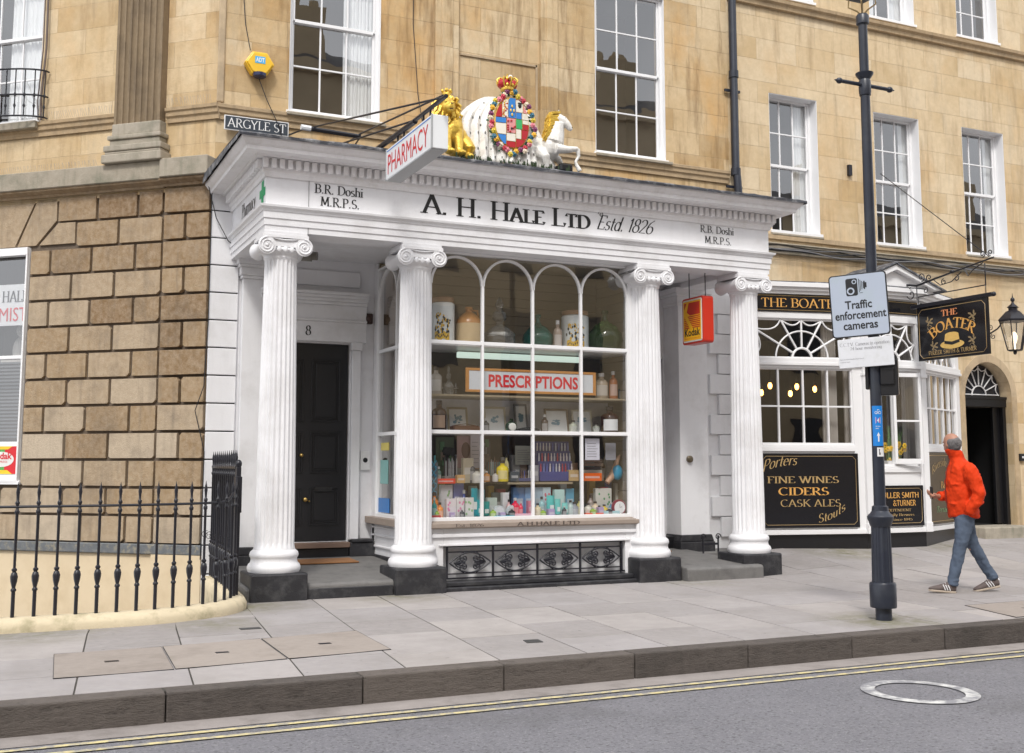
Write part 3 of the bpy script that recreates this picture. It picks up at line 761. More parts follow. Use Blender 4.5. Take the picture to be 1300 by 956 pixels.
tracery(frame(4.455, 13.86, radians(-90)), .70, 2, .06, .80, (1.83, 2.90), B1, stile=(.06, .08))
# right return and its inner lining
m = MB(ID); m.box(7.50, 7.545, 12.34, 13.985, .2, 4.08); m.build('side_wall', WHITE, B1)
m = MB(ID)
m.box(7.44, 7.495, 12.36, 13.4, .8, 4.0)
for i in range(24): z = .85+i*.13; m.box(7.425, 7.44, 12.36, 13.4, z, z+.12)
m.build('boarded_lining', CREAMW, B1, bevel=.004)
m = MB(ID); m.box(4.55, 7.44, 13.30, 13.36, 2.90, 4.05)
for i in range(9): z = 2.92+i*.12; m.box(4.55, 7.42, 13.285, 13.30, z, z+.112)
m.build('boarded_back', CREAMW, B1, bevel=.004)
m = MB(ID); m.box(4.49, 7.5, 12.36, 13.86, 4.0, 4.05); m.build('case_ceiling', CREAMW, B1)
m = MB(ID); m.box(4.54, 7.44, 13.0, 13.04, 1.83, 2.26); m.build('white_backboard', WHITE, B1)
m = MB(ID); m.box(4.54, 7.44, 13.10, 13.14, .7, 1.83); m.box(4.54, 7.44, 13.2, 13.24, 2.28, 2.89); m.build('dark_back', plain('shop_dark', (.10, .075, .055), .8, .4, 3, 0), B1)
m = MB(ID); m.box(4.49, 7.46, 12.33, 13.86, .74, .79); m.build('case_floor', plain('case_floor', (.45, .40, .33), .6), B1, bevel=.003)
for (z, y0, mt, t) in ((2.885, 12.36, WHITE2, .018), (2.285, 12.40, CREAMW, .024), (1.825, 12.38, WHITE2, .018)):
    m = MB(ID); m.box(4.54, 7.42, y0, 13.0 if z < 2 else 13.19, z-t, z); m.build('shelf', mt, B1, bevel=.003)
SHG = glass('shelf_glass', (.80, .90, .86), .8)
m = MB(ID); m.box(4.55, 5.60, 12.55, 12.98, 1.205, 1.215); m.build('glass_shelf', SHG, B1)
m = MB(ID); m.box(5.72, 6.62, 12.50, 12.98, 1.20, 1.225); m.build('glass_shelf', CREAMW, B1)
m = MB(ID); m.box(5.15, 6.90, 12.75, 12.80, 2.765, 2.84); m.build('strip_light', emis('tube_glow', (.62, .78, .70), .55), B1, bevel=.008)
# sill, apron and iron grille
m = MB(ID); m.prism([(12.13, .712), (12.13, .762), (12.30, .790), (12.30, .70), (12.15, .70)], 4.36, 7.66, axis='x')
m.prism([(-4.24, 12.09), (-4.14, 12.30), (-4.14, 13.45), (-4.24, 13.45)], .715, .785, axis='z') if False else m.box(4.35, 4.455, 12.30, 13.95, .70, .785)
sill = m.build('window_ledge', BROWN, B1, bevel=.005)
m = MB(ID); letter(m, 'A.H.HALE LTD', (5.66, 12.1295, .717), UX, UZ, NF, .86, .045, z=.001, thick=.2, thin=.08); letter(m, 'Est. 1826', (4.88, 12.1295, .72), UX, UZ, NF, .36, .035, z=.001); m.build('lettering', plain('worn_ink', (.08, .06, .05), .6), sill)
m = MB(ID)
m.box(4.43, 4.76, 12.20, 12.30, .08, .70); m.box(7.20, 7.60, 12.20, 12.30, .08, .70); m.box(4.76, 7.20, 12.20, 12.30, .515, .70)
m.box(4.43, 7.60, 12.17, 12.20, .60, .64); m.box(4.70, 7.26, 12.175, 12.20, .50, .525)
m.box(4.76, 7.20, 12.34, 12.36, .08, .515)
m.box(4.45, 4.475, 12.30, 13.95, .20, .70)
for z in (.64, .54, .40): m.box(4.43, 4.45, 12.30, 13.93, z, z+.025)
apr = m.build('apron', WHITE, B1, bevel=.004)
m = MB(ID); m.box(4.68, 7.26, 11.98, 12.30, -.1, .045); m.box(4.70, 7.24, 12.06, 12.30, .045, .10); m.box(4.42, 4.47, 12.3, 13.95, -.1, .31); m.box(4.12, 4.44, 13.80, 13.985, .28, .46); m.box(4.14, 4.42, 13.78, 13.985, .46, .50); m.build('black_base', BLACKST, B1, bevel=.01)
gr = MB(ID); Y = 12.215
def bar(x0, x1, z0, z1, y=Y, d=.018): gr.box(x0, x1, y-d/2, y+d/2, z0, z1)
bar(4.765, 7.195, .485, .505); bar(4.765, 7.195, .115, .135); bar(4.80, 7.16, .42, .436, Y+.001); bar(4.80, 7.16, .17, .184, Y+.001)
for x in (4.80, 5.385, 5.97, 6.555, 7.14): bar(x, x+.022, .116, .484, Y+.0005, .022)
for i in range(4):
    a = 4.822; cxm = a+.585*i+.28; zc = .303; W = .262; Hh = .115
    for sgn in (-1, 1):
        # heart outline made of two S scrolls meeting at a point away from the centre
        for up in (-1, 1):
            P = []
            for k in range(26):
                t = k/25
                x = cxm+sgn*(W*(1-t)); z = zc+up*Hh*sin(pi*min(1, t*1.02))**.8*(1.0 if t < .5 else 1)
                P.append((x, z))
            P = [(cxm+sgn*W*k/14, zc+up*Hh*(1-(k/14)**1.9)) for k in range(15)]
            gr.tube([(x, Y-.003, z) for x, z in P], .0095, 6)
            S = spiral(cxm+sgn*.075, zc+up*.052, .062, .010, pi/2*up if sgn > 0 else pi-pi/2*up+0, -up*sgn*1.25, 26)
            gr.tube([(x, Y+.002, z) for x, z in S], .0085, 6)
            L = [(cxm+sgn*(.215-.02), zc), (cxm+sgn*.16, zc+up*.045), (cxm+sgn*.09, zc+up*.06), (cxm+sgn*.05, zc+up*.02)]
            gr.tube([(x, Y+.004, z) for x, z in L], .010, 6)
        for k in range(3): gr.tube([(cxm+sgn*.20, Y+.006, zc), (cxm+sgn*.06, Y+.006, zc+(k-1)*.045)], .012, 5)
gr.build('iron_grille', IRON, apr)
# entrance platforms
m = MB(ID); m.box(3.10, 4.08, 11.972, 11.988, -.02, .112); m.build('black_riser', BLACKST, B1, bevel=.008)
m = MB(ID); m.prism([(11.99, -.05), (11.99, .145), (12.02, .165), (13.3, .265), (13.84, .285), (13.98, .285), (13.98, -.05)], 3.11, 4.44, axis='x'); 
STEP = plain('worn_step_stone', (.16, .155, .15), .7, .25, 6, .008, dirt=((.05, .05, .05), .5), dscale=5)
m.build('entrance_platform', STEP, B1, bevel=.015, seg=2)
m = MB(ID); m.prism([(11.985, -.05), (11.985, .12), (12.02, .14), (13.0, .19), (13.76, .22), (13.98, .22), (13.98, -.05)], 2.45, 3.10, axis='x'); m.build('entrance_platform', STEP, B1, bevel=.01)
m = MB(ID); m.prism([(11.80, -.05), (11.80, .14), (11.83, .165), (13.3, .23), (13.98, .25), (13.98, -.05)], 7.86, 9.02, axis='x'); m.build('entrance_platform', STEP, B1, bevel=.015, seg=2)
m = MB(ID); m.box(9.02, 10.2, 13.35, 13.98, -.05, .2); m.build('entrance_platform', STEP, B1, bevel=.01)
# ============================================================ ground height
def gz(x, y):
    t = min(1, max(0, (x-9.2)/1.2)); t = t*t*(3-2*t)
    return max(0, y-11.2)*.085*t

# ============================================================ pub building
B2 = thing('pub_building', (14, 14, 0), 'pale gold stone terrace building with white bow fronted pub window and arched doorway', 'building')
PW = [(11.02, 12.0, 5.14, 7.40), (13.20, 14.22, 5.12, 7.38), (15.22, 16.24, 5.12, 7.38)]
PU = [(11.02, 12.0, 9.06, 11.2), (13.20, 14.22, 9.06, 11.2), (15.22, 16.24, 9.06, 11.2)]
AD = (15.02, 16.12, .28, 3.22)
wall(FR, 10.22, 22.0, -.3, 12.5, PW+PU+[(10.45, 14.75, -.3, 3.9), AD], STP, 'front_wall', B2, depth=.35)
for i, h in enumerate(PW): sash(FR, B2, *h, 3, 2, 2, rec=.17, curtain=[[(.70, .97)], [(.03, .22), (.80, .97)], [(.80, .97)]][i])
for i, h in enumerate(PU): sash(FR, B2, *h, 3, 2, 2, rec=.17, curtain=[[], [(.03, .35), (.7, .97)], [(.03, .3)]][i])
SP2 = [(.012, 4.76), (.05, 4.77), (.055, 4.82), (.09, 4.84), (.10, 4.89), (.12, 4.91), (.012, 4.95)]
moulding(FR, 10.24, 22.0, SP2, STG, 'string_course', B2)
moulding(FR, 10.24, 22.0, [(.012, 5.0), (.035, 5.0), (.04, 5.07), (.012, 5.08)], STT, 'string_course', B2)
moulding(FR, 10.24, 22.0, [(.012, 8.80), (.06, 8.81), (.07, 8.87), (.11, 8.90), (.12, 8.95), (.012, 8.985)], STT, 'string_course', B2)
for h in PW: m = MB(FR); m.box(h[0]-.03, h[1]+.03, -.05, .17, h[2]-.07, h[2]-.037); m.build('window_sill', STG, B2, bevel=.006)
m = MB(ID); m.box(10.2, 22.0, 19, 25, 0, 12.4); m.build('rear_block', STT, B2)
m = MB(FR); m.box(10.22, 22, -.3, .4, 12.5, 12.8); m.build('parapet', STT, B2, bevel=.02)
# arch head of the doorway
m = MB(FR); m.tone = .6; cx = 15.57; r = .55; zs = 2.62; n = 20
ar = [(cx-r*cos(pi*k/n), zs+r*sin(pi*k/n)*1.07) for k in range(n+1)]
h = n//2
m.prism([(15.021, 3.219), (15.021, zs)]+ar[1:h]+[(cx, 3.219)], -.0, .33); m.prism([(16.119, 3.219), (cx, 3.219)]+ar[h+1:n]+[(16.119, zs)], .0, .33)
m.build('arch_spandrel', STP, B2)
m = MB(FR); 
R = []
for k in range(n+1):
    a = pi*k/n; R.append([(cx-(r+d)*cos(a), y, zs+(r+d)*sin(a)*1.07) for d, y in ((.0, -.012), (.13, -.012), (.13, .01), (0, .01))])
m.rings(R, smooth=False); m.box(14.90, 15.015, -.012, .01, .3, zs); m.box(16.125, 16.25, -.012, .01, .3, zs); m.build('arch_surround', STT, B2, bevel=.004)
# fanlight and black door case
m = MB(FR); m.box(15.03, 15.10, .12, .22, .40, zs); m.box(16.04, 16.11, .12, .22, .40, zs); m.box(15.03, 16.11, .10, .24, 2.44, 2.60); m.box(15.03, 16.11, .08, .24, 2.575, 2.62)
m.box(15.88, 16.04, .20, .26, .42, 2.44)
dcs = m.build('door_frame', BLACK, B2, bevel=.006)
m = MB(FR); m.add([(cx+(r-.02)*cos(pi*k/n), .22, zs+(r-.02)*sin(pi*k/n)*1.07) for k in range(n+1)], [tuple(range(n+1))], False); m.build('pane', plain('dark_fanlight', (.02, .022, .03), .08, .1, 5, 0), dcs)
m = MB(FR)
for k in range(1, 8):
    a = pi*k/8; m.tube([(cx+.17*cos(a), .20, zs+.04+.17*sin(a)), (cx+.49*cos(a), .20, zs+.04+.50*sin(a))], .011, 5)
m.tube([(cx+.17*cos(pi*k/12), .20, zs+.02+.17*sin(pi*k/12)) for k in range(13)], .013, 5)
for k in range(8):
    a0, a1 = pi*k/8, pi*(k+1)/8
    m.tube([(cx+(.46-.05*sin(pi*t/6))*cos(a0+(a1-a0)*t/6), .20, zs+.04+(.47-.05*sin(pi*t/6))*sin(a0+(a1-a0)*t/6)) for t in range(7)], .009, 5)
m.tube([(15.09, .20, zs+.035), (16.05, .20, zs+.035)], .012, 5)
m.build('fanlight', WHITE2, dcs)
m = MB(FR); m.add([(15.1, .25, .4), (16.04, .25, .4), (16.04, .25, 2.44), (15.1, .25, 2.44), (15.1, 3, .4), (16.04, 3, .4), (16.04, 3, 2.44), (15.1, 3, 2.44)], [(0, 1, 5, 4), (3, 2, 6, 7), (0, 3, 7, 4), (1, 2, 6, 5), (4, 5, 6, 7)], False)
m.build('hallway', plain('black_hall', (.008, .008, .009), .8, .1, 4, 0), dcs)
m = MB(FR); m.box(14.98, 16.20, -.35, .35, .05, .40); m.build('door_step', STG, B2, bevel=.02, seg=2)

# ---- bow window
F1 = frame(10.3, 13.61, radians(-12.97)); F2 = frame(12.08, 13.2, 0); F3 = frame(13.25, 13.2, radians(25.87))
L1, L2, L3 = 1.827, 1.17, 1.834
bow = []
bw = MB(ID)
def facet(T, L, b):
    w, zwin, zwt = b['w'], b['z0'], 2.90
    f = MB(T); t = .09
    f.box(0, w[0], 0, t, .42, 3.76); f.box(w[1], L, 0, t, .42, 3.76)                # stiles
    f.box(0.03, L-.03, -.02, .001, .40, .47)
    f.box(w[0], w[1], .012, t, .47, zwin-.10); f.box(w[0]-.0, w[1], -.015, t+.002, zwin-.10, zwin-.03); f.box(w[0], w[1], -.005, t, zwin-.03, zwin)
    f.box(w[0], w[1], -.008, t, 2.90, 2.94); f.box(-.01, L+.01, -.045, t-.01, 2.94, 2.985); f.box(-.0, L, -.03, t-.01, 2.985, 3.05)
    f.box(0, L, -.01, t, 3.66, 3.755)
    f.box(-.02, L+.02, -.05, t, 4.03, 4.08); f.box(-.03, L+.03, -.09, t, 4.08, 4.13); f.box(-.05, L+.05, -.13, t, 4.13, 4.20); f.box(0, L, .0, t, 3.755, 4.03)
    o = f.build('bow_window', WHITE2, B2, bevel=.004)
    g = MB(T); g.add([(w[0], .05, zwin), (w[1], .05, zwin), (w[1], .05, 3.66), (w[0], .05, 3.66)], [(0, 1, 2, 3)]); g.build('pane', GLASSD, o)
    q = MB(T); a, c = w; n = b['n']
    if b.get('bars', True):
        for i in range(0, n+1):
            x = a+(c-a)*i/n; x = min(max(x, a+.012), c-.012); q.box(x-.013, x+.013, .02, .06, zwin, 2.9)
        for zz in b['hz']: q.box(a, c, .0225, .0575, zz-.013, zz+.013)
    q.box(a, c, .0235, .0565, zwin, zwin+.03); q.box(a, c, .0235, .0565, 2.875, 2.9)
    # fan tracery above
    cx = (a+c)/2; z0 = 3.05; Rr = (c-a)/2
    def T_(pts, r=.014): q.tube([(min(max(x, a), c), .03, min(z, 3.67)) for x, z in pts], r, 6)
    for k in range(1, 6):
        an = pi*k/6; d = (cos(an), sin(an)); e = min(Rr/abs(d[0]) if abs(d[0]) > .01 else 9, .62/d[1]); T_([(cx+.16*d[0], z0+.16*d[1]), (cx+e*d[0], z0+e*d[1])], .017)
    T_([(cx+.16*cos(pi*k/14), z0+.16*sin(pi*k/14)) for k in range(15)], .019)
    T_([(cx+min(.43, Rr-.06)*cos(pi*k/18), z0+.42*sin(pi*k/18)) for k in range(19)], .014)
    ends = []
    for k in range(0, 7):
        an = pi*k/6; d = (cos(an), sin(an)); e = min((Rr-.01)/abs(d[0]) if abs(d[0]) > .01 else 9, .60/d[1] if d[1] > .01 else 9); ends.append((cx+e*d[0], z0+max(.02, e*d[1])))
    for (p0, p1) in zip(ends[:-1], ends[1:]):
        mx_, mz_ = (p0[0]+p1[0])/2, (p0[1]+p1[1])/2; ccx, ccz = mx_+(cx-mx_)*.30, mz_+(z0-mz_)*.30; P = []
        for t in range(9):
            u = t/8; P.append(((1-u)**2*p0[0]+2*u*(1-u)*ccx+u*u*p1[0], (1-u)**2*p0[1]+2*u*(1-u)*ccz+u*u*p1[1]))
        T_(P, .013)
    q.box(a, c, .0235, .0565, 3.05, 3.075); q.box(a, c, .0235, .0565, 3.63, 3.66)
    q.build('glazing_bars', WHITE2, o, bevel=.002)
    k = MB(T); k.box(-.0, L, .03, .12, -.2, .42); k.build('black_base', BLACK, o, bevel=.01)
    return o
o1 = facet(F1, L1, dict(w=(.0, 1.62), z0=1.74, n=4, hz=(2.32,)))
o2 = facet(F2, L2, dict(w=(.10, 1.07), z0=1.42, n=1, hz=(2.2,), bars=False))
o3 = facet(F3, L3, dict(w=(.12, 1.66), z0=1.74, n=5, hz=(2.34,)))
# corner posts with small capitals
m = MB(ID)
for (x, y) in ((12.08, 13.19), (13.25, 13.19)):
    m.box(x-.055, x+.055, y-.03, y+.08, .40, 3.80)
    for (z0, z1, d) in ((.40, .55, .012), (2.80, 2.85, .015), (3.64, 3.80, .015)): m.box(x-.055-d, x+.055+d, y-.03-d, y+.07, z0, z1)
m.build('bow_post', WHITE2, B2, bevel=.004)
m = MB(ID); m.box(10.28, 10.36, 13.56, 13.99, -.1, 4.2); m.build('bow_return', WHITE2, B2)
m = MB(ID); m.tone = .5; m.prism([(10.27, 13.98), (10.27, 13.55), (12.08, 13.10), (13.27, 13.10), (15.0, 13.92), (15.0, 13.98)], 4.20, 4.225, axis='z'); m.build('lead_flat', LEAD, B2)
m = MB(ID); m.prism([(10.36, 13.98), (10.36, 13.66), (12.08, 13.29), (13.25, 13.29), (14.8, 13.98)], 3.95, 4.02, axis='z'); m.build('bow_ceiling', CREAMW, B2)
# open casement in the middle light
m = MB(ID); a0 = (12.30, 13.18); 
F2c = frame(12.62, 13.17, radians(-14)); m = MB(F2c)
m.box(0, .045, 0, .04, 1.45, 2.86); m.box(.43, .475, 0, .04, 1.45, 2.86); m.box(.045, .43, .0015, .0385, 1.45, 1.53); m.box(.045, .43, .0015, .0385, 2.80, 2.86); m.box(.045, .43, .006, .034, 2.10, 2.13)
c_ = m.build('casement', WHITE2, B2, bevel=.003)
m = MB(F2c); m.add([(.045, .02, 1.5), (.43, .02, 1.5), (.43, .02, 2.82), (.045, .02, 2.82)], [(0, 1, 2, 3)]); m.build('pane', GLASSD, c_)
m = MB(F2); m.box(.56, .60, .01, .07, 1.42, 2.9); m.build('mullion', WHITE2, B2)
# pediment on the middle bay
m = MB(ID)
xa, xm, xb, za, zt = 11.80, 12.66, 13.62, 4.20, 4.56
m.prism([(xa+.12, za+.003), (xb-.12, za+.003), (xm, zt-.10)], 13.12, 13.99)
for (p, q) in (((xa, za), (xm, zt)), ((xb, za), (xm, zt))):
    m.prism([(p[0], p[1]+.004), (q[0], q[1]), (q[0], q[1]-.085), (p[0]+(.2 if p[0] < q[0] else -.2), p[1]+.004)], 13.03, 13.995)
m.build('pediment', WHITE2, B2, bevel=.004)
m = MB(ID)
for p in (xa, xb): m.add([(p+( -.04 if p < xm else .04), 13.0, za+.0), (xm, 13.0, zt+.02), (xm, 13.99, zt+.02), (p+(-.04 if p < xm else .04), 13.99, za+.0)], [(0, 1, 2, 3)])
so = m.build('pediment_lead', LEAD, B2); so.modifiers.new('s', 'SOLIDIFY').thickness = .025
# pub interior
m = MB(ID)
m.add([(10.4, 14.2, .3), (14.8, 14.2, .3), (14.8, 14.2, 3.9), (10.4, 14.2, 3.9), (10.4, 18, .3), (14.8, 18, .3), (14.8, 18, 3.9), (10.4, 18, 3.9)], [(4, 5, 6, 7), (0, 1, 5, 4), (3, 2, 6, 7), (0, 3, 7, 4), (1, 2, 6, 5)], False)
m.build('bar_room', plain('bar_wall', (.045, .028, .018), .8, .3, 2, 0), B2)
m = MB(ID); m.box(10.4, 12.2, 17.0, 17.3, .3, 1.5); m.box(11.6, 14.7, 17.6, 17.9, 1.6, 1.7); m.build('bar_counter', plain('dark_oak', (.08, .035, .015), .4, .3, 4, 0), B2)
for (x, y) in ((11.55, 13.55), (11.95, 13.52), (12.35, 13.5), (13.5, 13.9)):
    c = MB(ID); r0 = []; r1 = []
    for i in range(25): xx = x+.26*i/24; yy = y+.035*sin(i*1.3); r0.append((xx, yy, .5)); r1.append((xx, yy, 3.6))
    c.rings([r0, r1], close=False, caps=False); c.build('curtain', CURTG, B2)
for i, (x, y, z) in enumerate(((11.50, 15.0, 2.63), (11.68, 15.0, 2.75), (12.24, 15.0, 2.75), (12.10, 15.0, 2.63), (12.62, 15.0, 2.72))):
    t = thing('pendant_lamp', (x, y, z), ['amber pendant bulb glowing low at the left edge of the pub bow window', 'amber pendant bulb just above and right of the leftmost one in the pub', 'upper bulb of the middle pair glowing inside the pub window', 'lower bulb of the middle pair glowing inside the pub window', 'long amber glow of the bulb nearest the grey curtain in the pub'][i], 'lamp', 'pendant bulbs inside the pub')
    m = MB(ID); m.ell((x, y, z), (.035, .035, .055), 12, 8); m.build('bulb', BULB, t)
    m = MB(ID); m.tube([(x, y, z+.05), (x, y, 3.9)], .004, 5); m.lathe([(.016, .05), (.016, .11), (.004, .12)], x, y, z, 10); m.build('flex', BLACK, t)

# ============================================================ signboards of the pub
GT = plain('gilt_lettering', (.72, .38, .10), .4, .08, 30, 0)
GT2 = plain('dull_gilt', (.44, .30, .13), .4, .15, 30, 0)
GB = plain('gloss_black_board', (.010, .010, .013), .16, .1, 4, 0)
def board(T, x0, x1, z0, z1, label, d=.022, cham=.0, border=.045, y=0):
    t = MB(T); t.box(x0, x1, y-d, y, z0, z1); o = t.build('signboard', GB, None, bevel=.003); tag(o, label, 'sign')
    b = MB(T); c = cham; e = border
    P = [(x0+e+c, z0+e), (x1-e-c, z0+e), (x1-e, z0+e+c), (x1-e, z1-e-c), (x1-e-c, z1-e), (x0+e+c, z1-e), (x0+e, z1-e-c), (x0+e, z0+e+c)]
    if not c: P = [(x0+e, z0+e), (x1-e, z0+e), (x1-e, z1-e), (x0+e, z1-e)]
    b.tube([(x, y-d-.002, z) for x, z in P], .0035, 4, closed=True); b.build('gilt_line', GT2, o)
    return o
def put_text(o, T, items, y):
    a = T.ang; U = (cos(a), sin(a), 0); N = (sin(a), -cos(a), 0)
    for (text, x, z, w, h, mt, kw) in items:
        m = MB(ID); letter(m, text, T(x, y, z), U, (0, 0, 1), N, w, h, **kw); m.build('lettering', mt, o)
yb = -.033
o = board(F1, -.05, 1.80, 3.762, 4.022, 'long black fascia over the left bow window facet with gold capitals', border=.02, d=.03)
put_text(o, F1, [('THE BOATER', .13, 3.825, 1.36, .138, GT, dict(thick=.13, thin=.04))], -.031)
o = board(F1, .06, 1.66, .50, 1.61, 'black board reading FINE WINES CIDERS CASK ALES under the left bow window', d=.02, cham=.05)
def slope(k, c=0): 
    return lambda a, b: (a, b + k*a + c*a*a)
put_text(o, F1, [('Porters', .10, 1.33, .56, .16, GT2, dict(thick=.12, thin=.04, slant=.3, serifs=False, warp=slope(.42, -.42))),
                 ('FINE WINES', .16, 1.165, 1.17, .10, GT2, dict(thick=.15, thin=.045)),
                 ('CIDERS', .34, .985, .82, .115, GT, dict(thick=.16, thin=.05)),
                 ('CASK ALES', .37, .815, .98, .105, GT2, dict(thick=.13, thin=.05)),
                 ('Stouts', .98, .575, .44, .13, GT2, dict(thick=.12, thin=.04, slant=.1, serifs=False, warp=slope(.10, .75)))], -.021)
o = board(F2, .10, 1.09, .50, 1.12, 'small black brewery board with gilt lettering under the middle bow window', d=.02, cham=.04)
put_text(o, F2, [('FULLER SMITH', .20, .93, .78, .085, GT, dict(font='serif', serifs=False, thick=.15, thin=.10)), ('&TURNER', .46, .81, .46, .085, GT, dict(serifs=False, thick=.15, thin=.10)),
                 ('INDEPENDENT', .26, .725, .56, .04, GT2, dict(thick=.15)), ('Family Brewers', .28, .655, .60, .04, GT2, dict(thick=.15)), ('since 1845', .44, .585, .40, .035, GT2, dict(thick=.15))], -.021)
o = board(F3, .05, 1.25, .50, 1.63, 'tall black gilt lettered board on the right bow facet behind the walker', d=.02, cham=.05)
put_text(o, F3, [('Riverside', .25, 1.28, .68, .13, GT2, dict(thick=.13, thin=.04, serifs=False, warp=slope(.55, -.55))), ('Bar', .62, 1.06, .25, .11, GT, dict(thick=.15)), ('& Cellar', .52, .86, .45, .09, GT2, dict(thick=.13)), ('Terrace', .38, .68, .62, .10, plain('green_gilt', (.20, .33, .16), .5), dict(thick=.13, slant=.2, serifs=False))], -.021)
board(F2, .06, 1.12, 3.79, 4.005, 'plain black fascia strip with gold line behind the traffic sign', border=.02, d=.02)
board(F3, .06, 1.78, 3.79, 4.005, 'plain black fascia strip with gold line beside the hanging sign', border=.02, d=.02)

# ---- hanging sign and its bracket
HS = thing('hanging_sign', (12.94, 12.3, 3.0), 'black hanging pub sign with gold straw hat on scrolled iron bracket', 'sign')
TH = frame(12.94, 12.92, radians(-90))     # local x runs toward the street, local -y faces left (-X)
m = MB(TH); m.box(0, 1.36, -.02, .02, 3.03, 3.86); hb = m.build('sign_panel', GB, HS, bevel=.004)
m = MB(TH); m.box(-.10, 1.46, -.035, .035, 3.86, 3.915); m.ell((-.11, 0, 3.887), (.03, .035, .035)); m.ell((1.47, 0, 3.887), (.03, .035, .035))
for x in (.03, 1.33): m.box(x-.006, x+.006, -.006, .006, 3.915, 4.04)
m.box(.02, 1.34, -.008, .008, 4.03, 4.046); m.box(1.325, 1.34, -.008, .008, 4.04, 4.36)
m.build('top_bar', IRON, HS, bevel=.003)
m = MB(TH); P = [(.10, 3.07), (1.26, 3.07), (1.32, 3.13), (1.32, 3.76), (1.26, 3.82), (.10, 3.82), (.04, 3.76), (.04, 3.13)]
m.tube([(x, -.022, z) for x, z in P], .004, 4, closed=True); m.build('gilt_line', GT2, hb)
def arcw(R, cx, z0):
    return lambda a, b: ((R+b)*sin((a-cx)/R)+cx, (R+b)*cos((a-cx)/R)-R+z0)
Uh, Nh = (0, -1, 0), (-1, 0, 0)
m = MB(ID); letter(m, 'THE', TH(.49, -.022, 3.675), Uh, UZ, Nh, .32, .095, thick=.19, thin=.06); m.build('lettering', plain('copper_lettering', (.75, .28, .12), .4, .1, 30, 0), hb)
m = MB(ID); letter(m, 'BOATER', TH(.27, -.022, 3.42), Uh, UZ, Nh, .86, .155, thick=.18, thin=.055, warp=arcw(.62, .43, .06)); m.build('lettering', GT, hb)
m = MB(ID); letter(m, 'FULLER SMITH & TURNER', TH(.22, -.022, 3.105), Uh, UZ, Nh, .92, .062, serifs=False, thick=.15, thin=.10); m.build('lettering', GT2, hb)
m = MB(TH)
hx, hz = .68, 3.285
E_ = lambda cx, cz, rx, rz, a0=0, a1=360, n=28: [(cx+rx*cos(radians(a0+(a1-a0)*k/n)), cz+rz*sin(radians(a0+(a1-a0)*k/n))) for k in range(n)]
def flat(m, P, y): m.add([(x, y, z) for x, z in P], [tuple(range(len(P)))], False)
flat(m, E_(hx, hz-.05, .23, .065), -.0215); flat(m, [(hx-.15, hz-.03), (hx-.13, hz+.10)]+[(hx+.13*cos(pi-pi*k/10), hz+.10+.035*sin(pi*k/10)) for k in range(1, 10)]+[(hx+.13, hz+.10), (hx+.15, hz-.03)], -.0222)
hat = m.build('straw_hat_emblem', plain('straw_gold', (.72, .47, .14), .4, .2, 25, 0), hb)
m = MB(TH); flat(m, [(hx-.148, hz-.03), (hx-.143, hz+.015), (hx, hz-.01), (hx+.143, hz+.015), (hx+.148, hz-.03), (hx, hz-.06)], -.0228); m.build('hat_band', BLACK, hat)
m = MB(TH)
for (cx, cz, fl) in ((.25, 3.62, 1), (1.08, 3.62, -1), (.33, 3.24, 1), (1.06, 3.27, -1)):
    for (dx, dz, a) in ((0, 0, .5), (.045, .035, .3), (-.03, .05, 1.6), (.04, -.02, -.3), (-.045, .01, 2.6), (-.02, -.035, 3.9)):
        P = [(cx+fl*(dx+.034*cos(t)*cos(a)-.015*sin(t)*sin(a)), cz+dz+.034*cos(t)*sin(a)+.015*sin(t)*cos(a)) for t in [2*pi*k/10 for k in range(10)]]
        flat(m, P, -.0215-.0003*abs(dx)*20)
    m.tube([(cx+fl*u, -.022, cz-.08+v) for u, v in spiral(.0, -.02, .05, .015, .3, 1.1, 14)], .005, 4)
m.build('gilt_leaves', plain('dim_gilt', (.26, .19, .10), .4, .3, 40, 0), hb)
m = MB(TH)
m.tube([(-.30, 0, 4.28), (-.15, 0, 4.25), (0, 0, 4.22), (.45, 0, 4.285), (.95, 0, 4.35), (1.5, 0, 4.42)], [.016, .018, .018, .016, .014, .012], 7)
for (cx, cz, r, a, t) in ((.10, 4.34, .075, -1.5, 1.3), (.26, 4.31, .06, -1.6, -1.2), (.55, 4.20, .05, 1.6, 1.2), (.80, 4.22, .05, 1.5, -1.2), (-.12, 4.10, .11, 1.6, 1.3), (1.30, 4.50, .05, -1.5, 1.3), (1.44, 4.50, .045, -1.5, -1.3), (.18, 4.12, .05, 1.5, -1.2)):
    m.tube([(u, 0, v) for u, v in spiral(cx, cz, r, .012, a, t, 22)], .008, 5)
m.tube([(.35, 0, 4.26), (.48, 0, 4.16), (.70, 0, 4.18), (.9, 0, 4.30)], .008, 5); m.tube([(.95, 0, 4.34), (1.02, 0, 4.22), (1.12, 0, 4.30), (1.3, 0, 4.37)], .009, 5)
m.ell((.72, 0, 4.33), (.04, .035, .03)); m.tube([(0, 0, 4.22), (0.0, 0, 3.99)], .008, 5)
m.tube([(1.42, 0, 4.44), (-.98, .28, 6.28)], .007, 5)
m.build('scroll_bracket', IRON, HS)
m = MB(FR); m.box(12.59, 12.66, -.05, .01, 6.20, 6.38); m.build('stay_plate', IRON, HS)

